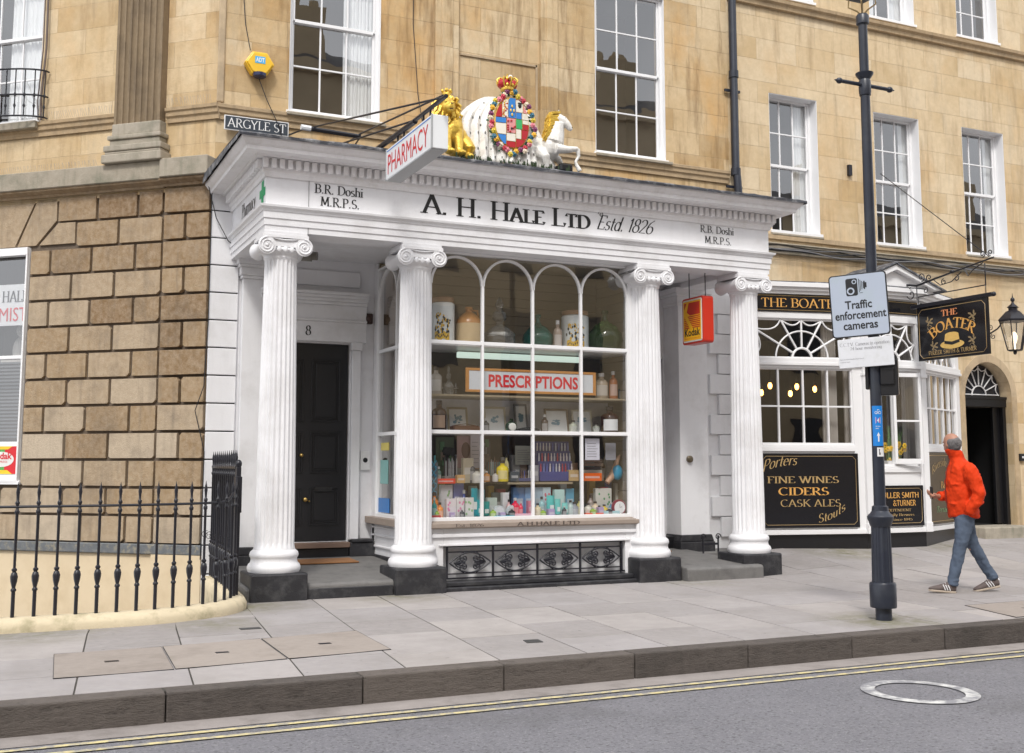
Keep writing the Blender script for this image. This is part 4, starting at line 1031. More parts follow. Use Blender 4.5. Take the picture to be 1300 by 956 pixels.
# ---- wall lantern by the arched door
WL = thing('wall_lantern', (15.22, 13.1, 3.3), 'black tapered wall lantern with clear glass beside arched pub door', 'lantern')
lx, ly = 15.25, 13.12; m = MB(ID)
def hexr(r, z, n=6): return [(lx+r*cos(pi/6+2*pi*j/n), ly+r*sin(pi/6+2*pi*j/n), z) for j in range(n)]
m.rings([hexr(.235, 3.80), hexr(.25, 3.83), hexr(.12, 3.97), hexr(.075, 3.99), hexr(.075, 4.03), hexr(.10, 4.04), hexr(.03, 4.10), hexr(.02, 4.13)], smooth=False)
m.ell((lx, ly, 4.17), (.035, .035, .04)); m.tube([(lx, ly, 4.2), (lx, ly, 4.28)], [.012, .002], 6)
m.rings([hexr(.105, 3.31), hexr(.12, 3.33)], smooth=False); m.ell((lx, ly, 3.29), (.03, .03, .04))
for j in range(6):
    a, b = hexr(.225, 3.80)[j], hexr(.115, 3.32)[j]; m.tube([a, b], .010, 5)
m.build('lantern_frame', IRON, WL)
m = MB(ID); m.rings([hexr(.108, 3.33), hexr(.218, 3.80)], caps=False, smooth=False); m.build('lantern_glass', GLASSD, WL)
m = MB(ID); m.lathe([(.02, 3.34), (.02, 3.42), (.045, 3.50), (.05, 3.56), (.03, 3.62), (.001, 3.64)], lx, ly, 0, 12); m.build('bulb', emis('lantern_glow', (1, .83, .6), .9), WL)
m = MB(ID); m.tube([(lx, 13.99, 3.55), (lx, 13.7, 3.62), (lx, 13.45, 3.72), (lx, 13.36, 3.80)], .013, 6); m.box(lx-.05, lx+.05, 13.95, 13.995, 3.42, 3.75)
for (cy, cz, r, t) in ((13.75, 3.52, .07, 1.3), (13.55, 3.60, .05, -1.3), (13.60, 3.75, .05, 1.2)): m.tube([(lx, u, v) for u, v in spiral(cy, cz, r, .012, 1.2, t, 20)], .007, 5)
m.build('lantern_bracket', IRON, WL)
# small black keypad box on the stone jamb
m = MB(FR); m.box(16.22, 16.34, -.05, .0, 1.50, 1.63); o = m.build('keypad_box', BLACK, None, bevel=.01); tag(o, 'small black entry keypad box on stone right of arched pub door', 'keypad')
m = MB(FR); m.ell((16.28, -.05, 1.565), (.02, .008, .02)); m.build('keypad_lens', WHITE2, o)
# cables running along the string course
tC = thing('facade_cable', (12, 13.9, 4.9), 'bundle of dark sagging cables clipped along the stone ledge above the pub', 'cable')
for k in range(4):
    P = []
    for i in range(61):
        x = 9.9+i*.13; P.append((x, 13.86+.012*k, 4.80+.018*k+.03*sin(x*1.9+k*1.7)+.015*sin(x*5+k)))
    m = MB(ID); m.tube(P, .011 if k < 2 else .007, 5); m.build('cable', BLACK if k % 2 else plain('grey_cable', (.16, .16, .17), .5), tC)

# ---- downpipe between the buildings
DPp = thing('downpipe', (10.28, 13.9, 4.6), 'black cast iron rainwater downpipe where the two stone buildings meet', 'pipe')
m = MB(ID); m.tube([(10.27, 13.90, 12.4), (10.27, 13.90, 5.98), (10.28, 13.88, 5.90), (10.30, 13.88, 5.6), (10.30, 13.90, 4.2)], .062, 14)
for z in (11, 9.3, 7.55, 5.98): m.lathe([(.062, -.06), (.078, -.055), (.078, .055), (.062, .06)], 10.27, 13.90, z, 14)
m.build('pipe', NAVY, DPp)
m = MB(ID)
for z in (7.30, 9.1, 5.75): m.box(10.13, 10.42, 13.94, 13.97, z-.02, z+.02)
m.build('pipe_bracket', NAVY, DPp)

# ---- daffodils in the open casement
pl = thing('flower_pot', (12.78, 13.35, 1.42), 'pot of yellow daffodils standing inside the open pub casement', 'plant')
GRN = plain('daffodil_leaf', (.10, .22, .04), .6, .3, 20, 0); m = MB(ID)
for i in range(60):
    a = random.uniform(0, 2*pi); r = random.uniform(.0, .12); x, y = 12.72+random.uniform(-.12, .16)+.3*r*cos(a), 13.34+.3*r*sin(a); h = random.uniform(.32, .62); l = random.uniform(.02, .12)
    m.tube([(x, y, 1.44), (x+l*.3*cos(a), y+l*.3*sin(a), 1.44+h*.6), (x+l*cos(a), y+l*sin(a), 1.44+h)], [.008, .009, .002], 4)
m.build('leaves', GRN, pl)
m = MB(ID)
for i in range(14):
    x, y, z = 12.72+random.uniform(-.18, .22), 13.30+random.uniform(-.05, .07), random.uniform(1.50, 1.78)
    for k in range(6): a = 2*pi*k/6; m.ell((x+.028*cos(a), y-.01, z+.028*sin(a)), (.018, .005, .018), 6, 4)
    m.lathe([(.012, 0), (.018, .02)], x, y-.02, z, 6, caps=False)
m.build('flowers', YELL, pl)
m = MB(ID); m.box(12.55, 12.98, 13.27, 13.45, 1.42, 1.50); m.build('trough', WHITE2, pl, bevel=.006)
# ============================================================ ground, pavement, road
def struct(o, **k): o['kind'] = 'structure'; return o
GRD = plain('ground_earth', (.12, .115, .11), .9, .3, 1, 0)
m = MB(ID)
for q in ((-150, -4.8, -150, 150), (2.34, 150, -150, 150), (-4.8, 2.34, -150, 11.0), (-4.8, 2.34, 19, 150)):
    m.add([(q[0], q[2], -.24), (q[1], q[2], -.24), (q[1], q[3], -.24), (q[0], q[3], -.24)], [(0, 1, 2, 3)], False)
m.add([(-4.8, 11.0, -2.3), (2.34, 11.0, -2.3), (2.34, 19, -2.3), (-4.8, 19, -2.3)], [(0, 1, 2, 3)], False)
struct(m.build('ground', GRD))
# asphalt
def asphalt():
    mt, nt, b, out = newmat('asphalt')
    n1 = noise(nt, 55, 4, .8); n2 = noise(nt, 1.3, 6, .65)
    c = mixc(nt, n2, (.15, .148, .165), (.26, .255, .28))
    c = mixc(nt, ramp(nt, n1, [(.54, 0), (.62, .75)]), c, (.36, .36, .37))
    c = mixc(nt, ramp(nt, noise(nt, 38, 3), [(.34, .7), (.44, 0)]), c, (.08, .08, .085))
    c = mixc(nt, ramp(nt, noise(nt, .45, 6, .75), [(.52, 0), (.60, .35)]), c, (.12, .115, .12))
    lk(nt, c, b.inputs['Base Color']); b.inputs['Roughness'].default_value = .75; bump(nt, b, n1, .02, .9)
    return mt
ASP = asphalt()
m = MB(ID); m.add([(-60, -9.0, -.19), (80, -9.0, -.19), (80, 7.56, -.19), (-60, 7.56, -.19)], [(0, 1, 2, 3)], False); struct(m.build('road', ASP))
GUT = plain('gutter_stone', (.29, .26, .245), .85, .25, 6, .006, dirt=((.07, .06, .05), .6), dscale=3)
m = MB(ID); m.add([(-60, 7.26, -.186), (80, 7.26, -.186), (80, 7.56, -.186), (-60, 7.56, -.186)], [(0, 1, 2, 3)], False); struct(m.build('road_gutter', GUT))
YLP = plain('worn_yellow', (.62, .53, .27), .7, .2, 20, 0, dirt=((.28, .27, .26), .9), dscale=14, dr=(.42, .60))
m = MB(ID)
for y0, y1 in ((6.98, 7.03), (7.15, 7.20)): m.add([(-60, y0, -.182), (80, y0, -.182), (80, y1, -.182), (-60, y1, -.182)], [(0, 1, 2, 3)], False)
struct(m.build('road_marking', YLP))
WLP = plain('worn_white', (.62, .62, .60), .7, .1, 20, 0, dirt=((.22, .22, .24), .95), dscale=9, dr=(.36, .56))
m = MB(ID); R = [[(6.13+a*cos(pi*k/24), 6.25+b*sin(pi*k/24), -.182) for a, b in ((.40, .42), (.30, .32))] for k in range(49)]
m.rings(R, close=False, caps=False, smooth=False); struct(m.build('road_marking', WLP))
# flagstones
def flag_mat():
    mt = toned('flagstone', [(0, (.275, .255, .25)), (.3, (.31, .29, .288)), (.6, (.335, .315, .318)), (1, (.38, .35, .335))], rough=.8, gf=.10, streak=0, bmp=.003, grime=(.26, .24, .22))
    nt = mt.node_tree; b = [n for n in nt.nodes if n.type == 'BSDF_PRINCIPLED'][0]; src = b.inputs['Base Color'].links[0].from_socket
    g_ = nt.nodes.new('ShaderNodeNewGeometry'); nz = noise(nt, 5, 5, .7); acc = src
    for (cx, cy, rad, st) in ((7.6, 8.15, .75, .75), (2.35, 11.7, .8, .6), (4.1, 11.8, .7, .5), (7.9, 11.7, .7, .35), (11.5, 13.1, 1.5, .6), (13.6, 13.2, 1.4, .45), (.3, 10.6, .9, .45), (1.9, 10.5, .6, .4)):
        d = nt.nodes.new('ShaderNodeVectorMath'); d.operation = 'DISTANCE'; lk(nt, g_.outputs['Position'], d.inputs[0]); d.inputs[1].default_value = (cx, cy, 0)
        mm = nt.nodes.new('ShaderNodeMath'); mm.operation = 'MULTIPLY'; lk(nt, ramp(nt, d.outputs['Value'], [(.05, min(1, st*1.5)), (min(1, rad), 0)]), mm.inputs[0]); lk(nt, ramp(nt, nz, [(.35, .1), (.6, 1)]), mm.inputs[1])
        acc = mixc(nt, mm.outputs[0], acc, (.15, .145, .07))
    acc = mixc(nt, ramp(nt, noise(nt, .9, 6, .7), [(.42, 0), (.72, .45)]), acc, (.20, .185, .17))
    acc = mixc(nt, ramp(nt, noise(nt, 7, 5, .75), [(.5, 0), (.75, .35)]), acc, (.22, .20, .185)); acc = mixc(nt, ramp(nt, noise(nt, 16, 2, .5), [(.70, 0), (.73, .5)]), acc, (.15, .14, .135))
    lk(nt, acc, b.inputs['Base Color'])
    return mt
FLG = flag_mat()
m = MB(ID); nx, ny = 130, 30
vs = [(-60+i*1.1, 7.6+j*.23, gz(-60+i*1.1, 7.6+j*.23)-.0045-(.018 if -60+i*1.1 > 7.5 and 7.6+j*.23 > 10.9 else 0)) for j in range(ny+1) for i in range(nx+1)]
fs = []
for j in range(ny):
    for i in range(nx):
        x, y = -60+i*1.1, 7.6+j*.23
        if -4.8 < x+.5 and x < 2.0 and y > 10.75: continue
        a = j*(nx+1)+i; fs.append((a, a+1, a+nx+2, a+nx+1))
m.add(vs, fs, False); struct(m.build('pavement_bed', plain('joint_dirt', (.055, .05, .042), .9, .3, 12, 0)))
m = MB(ID); rnd = random.Random(3)
for c in range(-14, 34):
    xo = c*.74; y = 7.73-rnd.random()*.0; first = True
    while y < 14.0:
        L = rnd.uniform(.78, 1.12); 
        if first: L = rnd.uniform(.35, 1.1); first = False
        y1 = min(y+L, 14.0)
        if y1 < 14.0 and 14.0-y1 < .2: y1 = 14.0
        def sx(x, yy): return x+.10*(yy-10)
        g = .0058
        P = [(sx(xo+g, y+g), y+g), (sx(xo+.74-g, y+g), y+g), (sx(xo+.74-g, y1-g), y1-g), (sx(xo+g, y1-g), y1-g)]
        cxx, cyy = (P[0][0]+P[2][0])/2, (y+y1)/2
        if not (cxx < 2.35 and y1 > 11.05) :
            dz = rnd.uniform(-.0012, .0015); m.tone = rnd.random()
            tl = rnd.uniform(-.0015, .0015)
            top = [(px_, py_, gz(px_, py_)+dz+tl*(k % 2)) for k, (px_, py_) in enumerate(P)]
            m.add(top+[(a, b, z-.02) for a, b, z in top], [(0, 1, 2, 3), (0, 4, 5, 1), (1, 5, 6, 2), (2, 6, 7, 3), (3, 7, 4, 0)], False)
        elif cyy < 11.6:
            m.tone = rnd.random(); yy1 = 10.98
            if y < yy1-.05:
                top = [(px_, min(py_, yy1), 0) for px_, py_ in P]; m.add(top+[(a, b, z-.02) for a, b, z in top], [(0, 1, 2, 3), (0, 4, 5, 1), (1, 5, 6, 2), (2, 6, 7, 3), (3, 7, 4, 0)], False)
        y = y1
pv = m.build('pavement', FLG, bevel=.002); struct(pv)
KRB = toned('kerb_stone', [(0, (.085, .074, .068)), (1, (.13, .112, .10))], rough=.85, gf=.5, streak=0, bmp=.02, fine=20, grime=(.05, .045, .04))
_b = [n for n in KRB.node_tree.nodes if n.type == 'BSDF_PRINCIPLED'][0]; _n = noise(KRB.node_tree, 7, 6, .8, sc=(1.0, 1, 3.2)); bump(KRB.node_tree, _b, _n, .03, .8)
_c = _b.inputs['Base Color'].links[0].from_socket; lk(KRB.node_tree, mixc(KRB.node_tree, ramp(KRB.node_tree, _n, [(.32, .55), (.46, 0)]), _c, (.03, .026, .024)), _b.inputs['Base Color'])
m = MB(ID); x = -16.0
while x < 34:
    L = rnd.uniform(.85, 1.5)
    m.tone = rnd.random(); m.box(x+.004, x+L-.004, 7.535+rnd.uniform(-.006, .006), 7.722, -.24, .002+rnd.uniform(-.003, .002)); x += L
kb = m.build('kerb', KRB, bevel=.012, seg=2); struct(kb)
# moss strips where walls meet the pavement
MOS = plain('moss', (.20, .21, .09), .95, .4, 30, .01)
# concrete-filled covers and small grate
COV = toned('cover_concrete', [(0, (.275, .24, .215)), (1, (.32, .28, .25))], gf=.4, streak=0, bmp=.003)
def cover(P, label, name='manhole_cover', mt=COV, fr=True):
    o = None; m = MB(ID); n = len(P); z = .0055
    m.add([(x, y, z) for x, y in P]+[(x, y, -.01) for x, y in P], [tuple(range(n))]+[(i, (i+1) % n, n+(i+1) % n, n+i) for i in range(n)], False)
    o = m.build(name, mt); tag(o, label, 'manhole cover')
    if fr:
        f = MB(ID); f.tube([(x, y, .002) for x, y in P], .005, 4, closed=True); f.build('cover_rim', IRON, o)
        f = MB(ID); cx = sum(p[0] for p in P)/n; cy = sum(p[1] for p in P)/n; f.box(cx-.05, cx+.05, cy-.03, cy+.03, .004, .0072); f.build('lift_slot', IRON, o)
    return o
cover([(.47, 9.36), (1.26, 9.38), (1.21, 8.33), (.42, 8.32)], 'tan concrete filled inspection cover nearest the left edge of the pavement')
cover([(1.275, 9.39), (2.06, 9.46), (2.04, 8.42), (1.225, 8.335)], 'middle tan concrete filled cover of the row of three in front of the railing')
cover([(2.075, 9.46), (2.92, 9.56), (2.88, 8.50), (2.055, 8.42)], 'tan concrete filled cover nearest the first white column, right end of the row of three')
cover([(2.02, 10.14), (2.20, 10.14), (2.20, 10.04), (2.02, 10.04)], 'small dark iron cover in the pavement before the first column', mt=plain('dark_cover', (.05, .05, .05), .6), fr=False)
cover([(9.12, 8.62), (10.15, 8.64), (9.95, 7.78), (8.86, 7.76)], 'brown sunken inspection cover near the kerb by the right edge')
cover([(4.02, 8.48), (4.15, 8.47), (4.13, 8.33), (3.99, 8.34)], 'small dark square stopcock cover in front of the shop window', mt=plain('dark_cover', (.05, .05, .05), .6), fr=False)

# ============================================================ iron area railing
RL = thing('area_railing', (1.2, 10.9, 0), 'black spearhead area railing on cream kerb curving round the sunken area left of the steps', 'railing')
path = [(-4.6, 10.35)]
path = [(-4.8, 10.80), (1.0, 10.80)]+[(1.0+1.28*sin(radians(a)), 10.80+1.0*(1-cos(radians(a)))) for a in range(12, 91, 13)]+[(2.32, 12.3), (2.40, 13.9)]
def along(path, step):
    out = []; d = 0; acc = 0
    for (a, b) in zip(path[:-1], path[1:]):
        L = sqrt((b[0]-a[0])**2+(b[1]-a[1])**2)
        while acc <= L: out.append((a[0]+(b[0]-a[0])*acc/L, a[1]+(b[1]-a[1])*acc/L)); acc += step
        acc -= L
    return out
m = MB(ID); cop = []
fine = along(path, .12)
for i, (x, y) in enumerate(fine):
    a, b = fine[max(0, i-1)], fine[min(len(fine)-1, i+1)]; dx, dy = b[0]-a[0], b[1]-a[1]; l = sqrt(dx*dx+dy*dy); nx_, ny_ = dy/l, -dx/l
    cop.append([(x+nx_*o, y+ny_*o, z) for o, z in ((.13, -.02), (.135, .05), (.11, .095), (.06, .118), (-.06, .12), (-.10, .10), (-.11, .0), (-.11, -2.3))])
m.rings(cop, close=False, caps=False, smooth=True)
q_ = MB(ID); q_.tone = .4; R_ = []
for i, (x, y) in enumerate(fine):
    a, b = fine[max(0, i-1)], fine[min(len(fine)-1, i+1)]; dx, dy = b[0]-a[0], b[1]-a[1]; l = sqrt(dx*dx+dy*dy)
    R_.append([(x+dy/l*o, y-dx/l*o, -.006) for o in (.08, .55)])
q_.rings(R_, close=False, caps=False, smooth=False); o_ = q_.build('pavement_edge', FLG); struct(o_)
COPM = plain('cream_coping', (.62, .53, .37), .75, .12, 8, .008, dirt=((.22, .20, .10), .75), dscale=3.5)
m.build('coping', COPM, RL, sharp=60)
zb = MB(ID)
def spear(h):
    return [(.001, .10), (.014, .10), (.014, .34), (.020, .345), (.020, .36), (.013, .37), (.013, .375), (.024, .43), (.027, .47), (.020, .50), (.012, .51), (.019, .52), (.019, .535), (.010, .545),
            (.011, h-.28), (.017, h-.27), (.017, h-.25), (.011, h-.24), (.011, h-.20), (.016, h-.19), (.016, h-.175), (.009, h-.165), (.010, h-.12), (.014, h-.09), (.009, h-.05), (.005, h-.03), (.001, h)]
def bar_at(pos, h, proto):
    o = proto.copy() if proto.parent is None and proto.get('used') else proto.copy()
    return o
frontpts = [p for p in along(path, .172)]
protoF = protoS = None
for (x, y) in frontpts:
    side = y > 11.75
    if x < -2.6: continue
    pr = protoS if side else protoF
    if pr is None:
        m = MB(ID); m.lathe([(r*1.18, z) for r, z in spear(1.60 if side else 1.29)], 0, 0, 0, 8); o = m.build('railing_bar', IRON, RL)
        if side: protoS = o
        else: protoF = o
    else: o = pr.copy(); COL.objects.link(o)
    o.location = (x, y, 0)
m = MB(ID); fr = [p for p in fine if p[1] <= 11.8]
m.tube([(x, y, 1.075+(.30*max(0, (y-11.3)/.5)**1 if y > 11.3 else 0)) for x, y in fr], .0135, 6)
m.tube([(x, y, 1.415) for x, y in fine if y >= 11.7], .018, 6)
m.build('top_rail', IRON, RL)
m = MB(ID); m.box(2.26, 2.31, 11.68, 11.73, .1, 1.42); m.ell((2.285, 11.705, 1.45), (.035, .035, .045)); m.box(2.25, 2.32, 11.67, 11.74, .95, 1.32)
for i in range(8): m.tube([(u+2.29, 11.80+.26*i, .62+v) for u, v in spiral(0, 0, .05, .012, 1, 1.2, 12)], .006, 4)
m.build('end_post', IRON, RL, bevel=.005)

# balcony railing under the upper left window
BAL = thing('window_balcony', (-.5, 16.5, 6.0), 'small black bowed iron balcony guard under the upper left window', 'balcony')
m = MB(LF); bp = [(-4.15, -.02)]+[(-3.36+.80*sin(radians(a)), -.02-.30*cos(radians(a))) for a in range(-80, 81, 10)]+[(-2.57, -.02)]
for z in (6.68, 6.33, 6.04): m.tube([(x, y, z) for x, y in bp], .012, 6)
m.build('balcony_rail', IRON, BAL)
b0 = None
for (x, y) in along(bp, .125):
    m = None
    if b0 is None:
        m = MB(ID); m.tube([(0, 0, 6.04), (0, 0, 6.68)], .009, 6); m.lathe([(.009, 6.15), (.018, 6.18), (.009, 6.21)], 0, 0, 0, 6, caps=False); m.lathe([(.009, 6.30), (.02, 6.33), (.009, 6.36)], 0, 0, 0, 6, caps=False); b0 = m.build('balcony_bar', IRON, BAL); o = b0
    else: o = b0.copy(); COL.objects.link(o)
    w = LF(x, y, 0); o.location = w
m = MB(LF); P = [(-2.60, -.06, 9.5), (-2.62, -.05, 8.3), (-2.60, -.06, 7.0), (-2.66, -.05, 6.3), (-2.63, -.06, 6.02)]
m.tube(P, .014, 6); m.tube([(x-.05, y, z) for x, y, z in P], .009, 6)
o = m.build('wall_cable', plain('brown_cable', (.12, .09, .08), .6), None); tag(o, 'pair of dark cables running down the stone beside the upper left window', 'cable')

# loose wires over the facade
def wire(P, label, r=.006):
    m = MB(ID); m.tube(P, r, 5); o = m.build('facade_wire', BLACK, None); tag(o, label, 'wire'); return o
wire([(2.80, 13.97, 9.5), (2.62, 13.97, 7.6), (2.66, 13.96, 7.1), (2.73, 13.95, 6.75)], 'thin dark wire dropping from above to the yellow alarm box')
wire([(2.85, 13.94, 6.38), (2.95, 13.90, 6.1), (3.12, 13.88, 5.75), (3.18, 13.9, 5.45)], 'thin dark wire running from the alarm box down past the street nameplate')
wire([(4.95, 13.97, 9.4), (4.95, 13.97, 7.5), (5.03, 13.97, 6.5), (5.1, 13.88, 5.9), (5.15, 13.8, 5.5)], 'thin wire hanging down the stone between first window and pilaster strip')
wire([(2.22, 13.90, 5.2), (2.25, 13.90, 4.9), (2.35, 13.88, 4.5), (2.50, 13.86, 4.22), (2.62, 13.84, 4.12)], 'black wire looping across the white quoins under the lead roof corner')
wire([(2.30, 13.93, 5.1), (2.30, 13.93, 3.2), (2.27, 13.93, 2.4), (2.18, 13.97, 2.1), (2.30, 13.94, 1.6), (2.29, 13.94, .3)], 'long black wire following the edge between brown and white stonework')

# ============================================================ street nameplate, alarm box
m = MB(ID); m.box(2.42, 3.24, 13.905, 13.925, 5.655, 5.845); o = m.build('street_nameplate', plain('white_border', (.75, .75, .76), .4, .05), None, bevel=.003); tag(o, 'dark street nameplate reading ARGYLE ST above the white portico corner', 'street sign')
m = MB(ID); m.box(2.432, 3.228, 13.902, 13.9045, 5.667, 5.833); pn = m.build('nameplate_field', plain('slate_blue', (.035, .045, .06), .4, .05), o)
m = MB(ID); letter(m, 'ARGYLE ST', (2.455, 13.902, 5.695), UX, UZ, NF, .75, .115, thick=.11, thin=.055); m.build('lettering', plain('white_lettering', (.8, .8, .8), .4, .02), o)
AB = thing('alarm_box', (2.85, 13.9, 6.5), 'yellow hexagonal burglar alarm box with blue label high on the stone', 'alarm box')
m = MB(ID); cx, cz = 2.84, 6.57; P = [(cx+.19*cos(pi/3*k), cz+.17*sin(pi/3*k)) for k in range(6)]
m.prism(P, 13.87, 13.985); P2 = [(cx+.17*cos(pi/3*k), cz+.15*sin(pi/3*k)) for k in range(6)]; m.prism(P2, 13.85, 13.869); m.build('alarm_case', plain('alarm_yellow', (.82, .50, .03), .35, .05), AB, bevel=.012, seg=2)
m = MB(ID); m.box(2.775, 2.905, 13.846, 13.8495, 6.56, 6.65); lb = m.build('alarm_label', plain('label_blue', (.08, .42, .75), .4, .1), AB)
m = MB(ID); letter(m, 'ADT', (2.785, 13.846, 6.578), UX, UZ, NF, .11, .055, font='sans', bold=.03, z=.001); m.build('lettering', plain('white_lettering', (.8, .8, .8), .4), lb)
m = MB(ID); m.lathe([(.07, 6.38), (.085, 6.39), (.085, 6.43), (.07, 6.44)], 2.84, 13.87, 0, 14); m.build('alarm_strobe', plain('strobe_blue', (.01, .015, .07), .15), AB)

# ============================================================ PHARMACY box sign and bracket
PS = thing('pharmacy_sign', (3.8, 10.6, 4.5), 'white projecting lightbox sign with red PHARMACY lettering on long iron bracket', 'sign')
m = MB(ID); m.box(3.71, 3.885, 9.90, 11.30, 4.515, 4.855); bx = m.build('sign_box', plain('sign_white', (.78, .80, .82), .3, .03), PS, bevel=.006)
m = MB(ID); m.box(3.715, 3.88, 9.91, 11.29, 4.505, 4.515)
for y in (9.90, 11.30): m.box(3.705, 3.72, y-.01 if y < 10 else y-.012, y+.012 if y < 10 else y+.01, 4.51, 4.86); 
m.build('sign_trim', plain('sign_grey', (.36, .37, .38), .4, .05), PS, bevel=.003)
m = MB(ID); letter(m, 'PHARMACY', (3.71, 11.235, 4.565), (0, -1, 0), UZ, (-1, 0, 0), 1.24, .225, font='sans', bold=.0); m.build('lettering', RED, bx)
m = MB(ID); m.box(3.7065, 3.7095, 9.93, 11.27, 4.822, 4.832); m.build('blue_line', plain('line_blue', (.05, .2, .6), .4), bx)
m = MB(ID); g = plain('sign_grey', (.36, .37, .38))
m.tube([(3.79, 9.72, 4.99), (3.79, 11.95, 5.02)], .022, 8); m.tube([(3.79, 10.6, 4.99), (3.79, 11.95, 5.03)], .03, 8)
for y in (10.15, 10.35, 10.95, 11.15): m.box(3.78, 3.80, y-.006, y+.006, 4.84, 5.0)
m.tube([(3.79, 9.80, 5.0), (3.30, 13.3, 5.60), (3.25, 13.98, 5.70)], .011, 6); m.tube([(3.79, 9.80, 5.02), (3.92, 13.0, 5.53), (3.95, 13.98, 5.62)], .011, 6); m.tube([(3.79, 10.7, 5.02), (3.6, 13.0, 5.34)], .011, 6)
m.build('sign_bracket', IRON, PS)
m = MB(ID); m.tube([(3.30, 13.0, 5.52), (3.93, 13.0, 5.50)], .028, 8); m.tube([(3.93, 13.0, 5.50), (3.98, 13.96, 5.40)], .012, 6); m.build('cross_bar', IRON, PS)
m = MB(ID); m.tube([(3.18, 13.0, 5.525), (3.30, 13.0, 5.52)], .035, 8); m.build('bar_end', plain('sign_white', (.7, .7, .7)), PS)

# ============================================================ film sign hung under the portico
KS = thing('film_sign', (8.5, 12.4, 3.0), 'yellow and red camera film box sign hanging under the portico right of the window', 'sign')
KF = frame(8.30, 12.62, radians(-26)); KF = frame(8.21, 12.45, radians(-20))
def rbox(T, x0, x1, z0, z1, y0, y1, r, mat, name, par, n=5):
    P = []
    for (cx, cz, a) in ((x1-r, z1-r, 0), (x0+r, z1-r, 90), (x0+r, z0+r, 180), (x1-r, z0+r, 270)):
        P += [(cx+r*cos(radians(a+90*k/n)), cz+r*sin(radians(a+90*k/n))) for k in range(n+1)]
    m = MB(T); m.prism(P, y0, y1); return m.build(name, mat, par, bevel=.004)
KF = frame(8.45, 12.72, radians(-90))
REDS = plain('sign_red', (.55, .03, .012), .3, .05, 9, 0); 
kb_ = rbox(KF, 0, .50, 3.06, 3.69, 0, .165, .04, REDS, 'sign_case', KS)
kf = rbox(KF, .025, .475, 3.085, 3.665, -.008, .0, .03, plain('sign_cream', (.72, .70, .66), .3), 'sign_face', KS)
KZ = .03
def KF2(x, y, z): return KF(.25+(x-.2)*1.52, y, 3.375+(z-3.355)*1.14)
m = MB(KF2); m.box(.065, .335, -.011, -.0085, 3.12, 3.59); yl = m.build('yellow_panel', plain('film_yellow', (.90, .47, .01), .35, .04, 9, 0), kf)
m = MB(KF2)
m.add([(.15, -.0125, 3.57), (.325, -.0125, 3.57), (.325, -.0125, 3.42), (.17, -.0125, 3.42), (.12, -.0125, 3.46)], [(0, 1, 2, 3, 4)]); m.add([(.08, -.0125, 3.57), (.12, -.0125, 3.57), (.08, -.0125, 3.49)], [(0, 1, 2)])
for k in range(7):
    z = 3.41-.022*k; m.add([(.10+.012*k+.03, -.0125, z), (.325, -.0125, z), (.325, -.0125, z-.013), (.108+.012*k+.03, -.0125, z-.013)], [(0, 1, 2, 3)])
    m.add([(.08, -.0125, z), (.082+.012*k, -.0125, z), (.09+.012*k, -.0125, z-.013), (.08, -.0125, z-.013)], [(0, 1, 2, 3)])
m.build('red_emblem', REDS, yl)
m = MB(ID); letter(m, 'Kodak', KF2(.085, -.0115, 3.175), (0, -1, 0), UZ, (-1, 0, 0), .36, .10, font='sans', bold=.03, z=.002); m.build('lettering', INK, yl)
m = MB(ID); letter(m, 'PHOTO FILM', KF2(.085, -.0115, 3.135), (0, -1, 0), UZ, (-1, 0, 0), .34, .02, font='sans', z=.001); m.build('lettering', REDS, yl)
m = MB(KF)
for x in (.06, .44): m.tube([(x, .08, 3.69), (x, .08, 4.085)], .007, 6); m.box(x-.04, x+.04, .05, .11, 4.07, 4.084)
m.build('hanger', IRON, KS)
# small wall fittings of the shopfront
m = MB(ID); m.lathe([(.001, 0), (.035, 0), (.04, .012), (.028, .02), (.001, .02)], 0, 0, 0, 14)
m = MB(frame(9.11, 13.58)); m.rings([[(.05*cos(2*pi*j/16)*s, -o, 1.52+.05*sin(2*pi*j/16)*s) for j in range(16)] for s, o in ((1, -.02), (1, .015), (.8, .025), (.3, .03))]); o = m.build('bell_push', plain('bronze', (.16, .13, .09), .4, .2, 12, 0, metal=.6), None); tag(o, 'round bronze bell push on the white pilaster right of the portico', 'bell')
m = MB(ID); m.box(4.285, 4.415, 13.955, 13.985, 1.37, 1.62); o = m.build('entry_phone', plain('phone_white', (.72, .72, .72), .3), None, bevel=.008, seg=2); tag(o, 'white entry panel with dark round button beside the black door', 'entry panel')
m = MB(ID); m.ell((4.35, 13.953, 1.50), (.032, .008, .032)); m.build('dark_button', BLACK, o)
m = MB(ID); m.tube([(2.98, 12.9, 3.93), (3.28, 12.75, 3.90)], .07, 14); m.tube([(3.27, 12.755, 3.90), (3.34, 12.72, 3.895)], .05, 12); m.tube([(3.1, 12.85, 3.93), (3.1, 12.85, 4.085)], .012, 6)
o = m.build('security_camera', plain('camera_grey', (.16, .15, .13), .4), None); tag(o, 'grey tube security camera fixed under the portico ceiling by the first column', 'camera')
m = MB(ID); m.box(4.30, 4.42, 13.93, 13.985, 3.28, 3.42); m.ell((4.36, 13.91, 3.35), (.045, .03, .05)); o = m.build('porch_sensor', plain('dark_brown_box', (.05, .025, .02), .5), None, bevel=.01); tag(o, 'small dark brown sensor box on white wall right of door lintel', 'sensor')
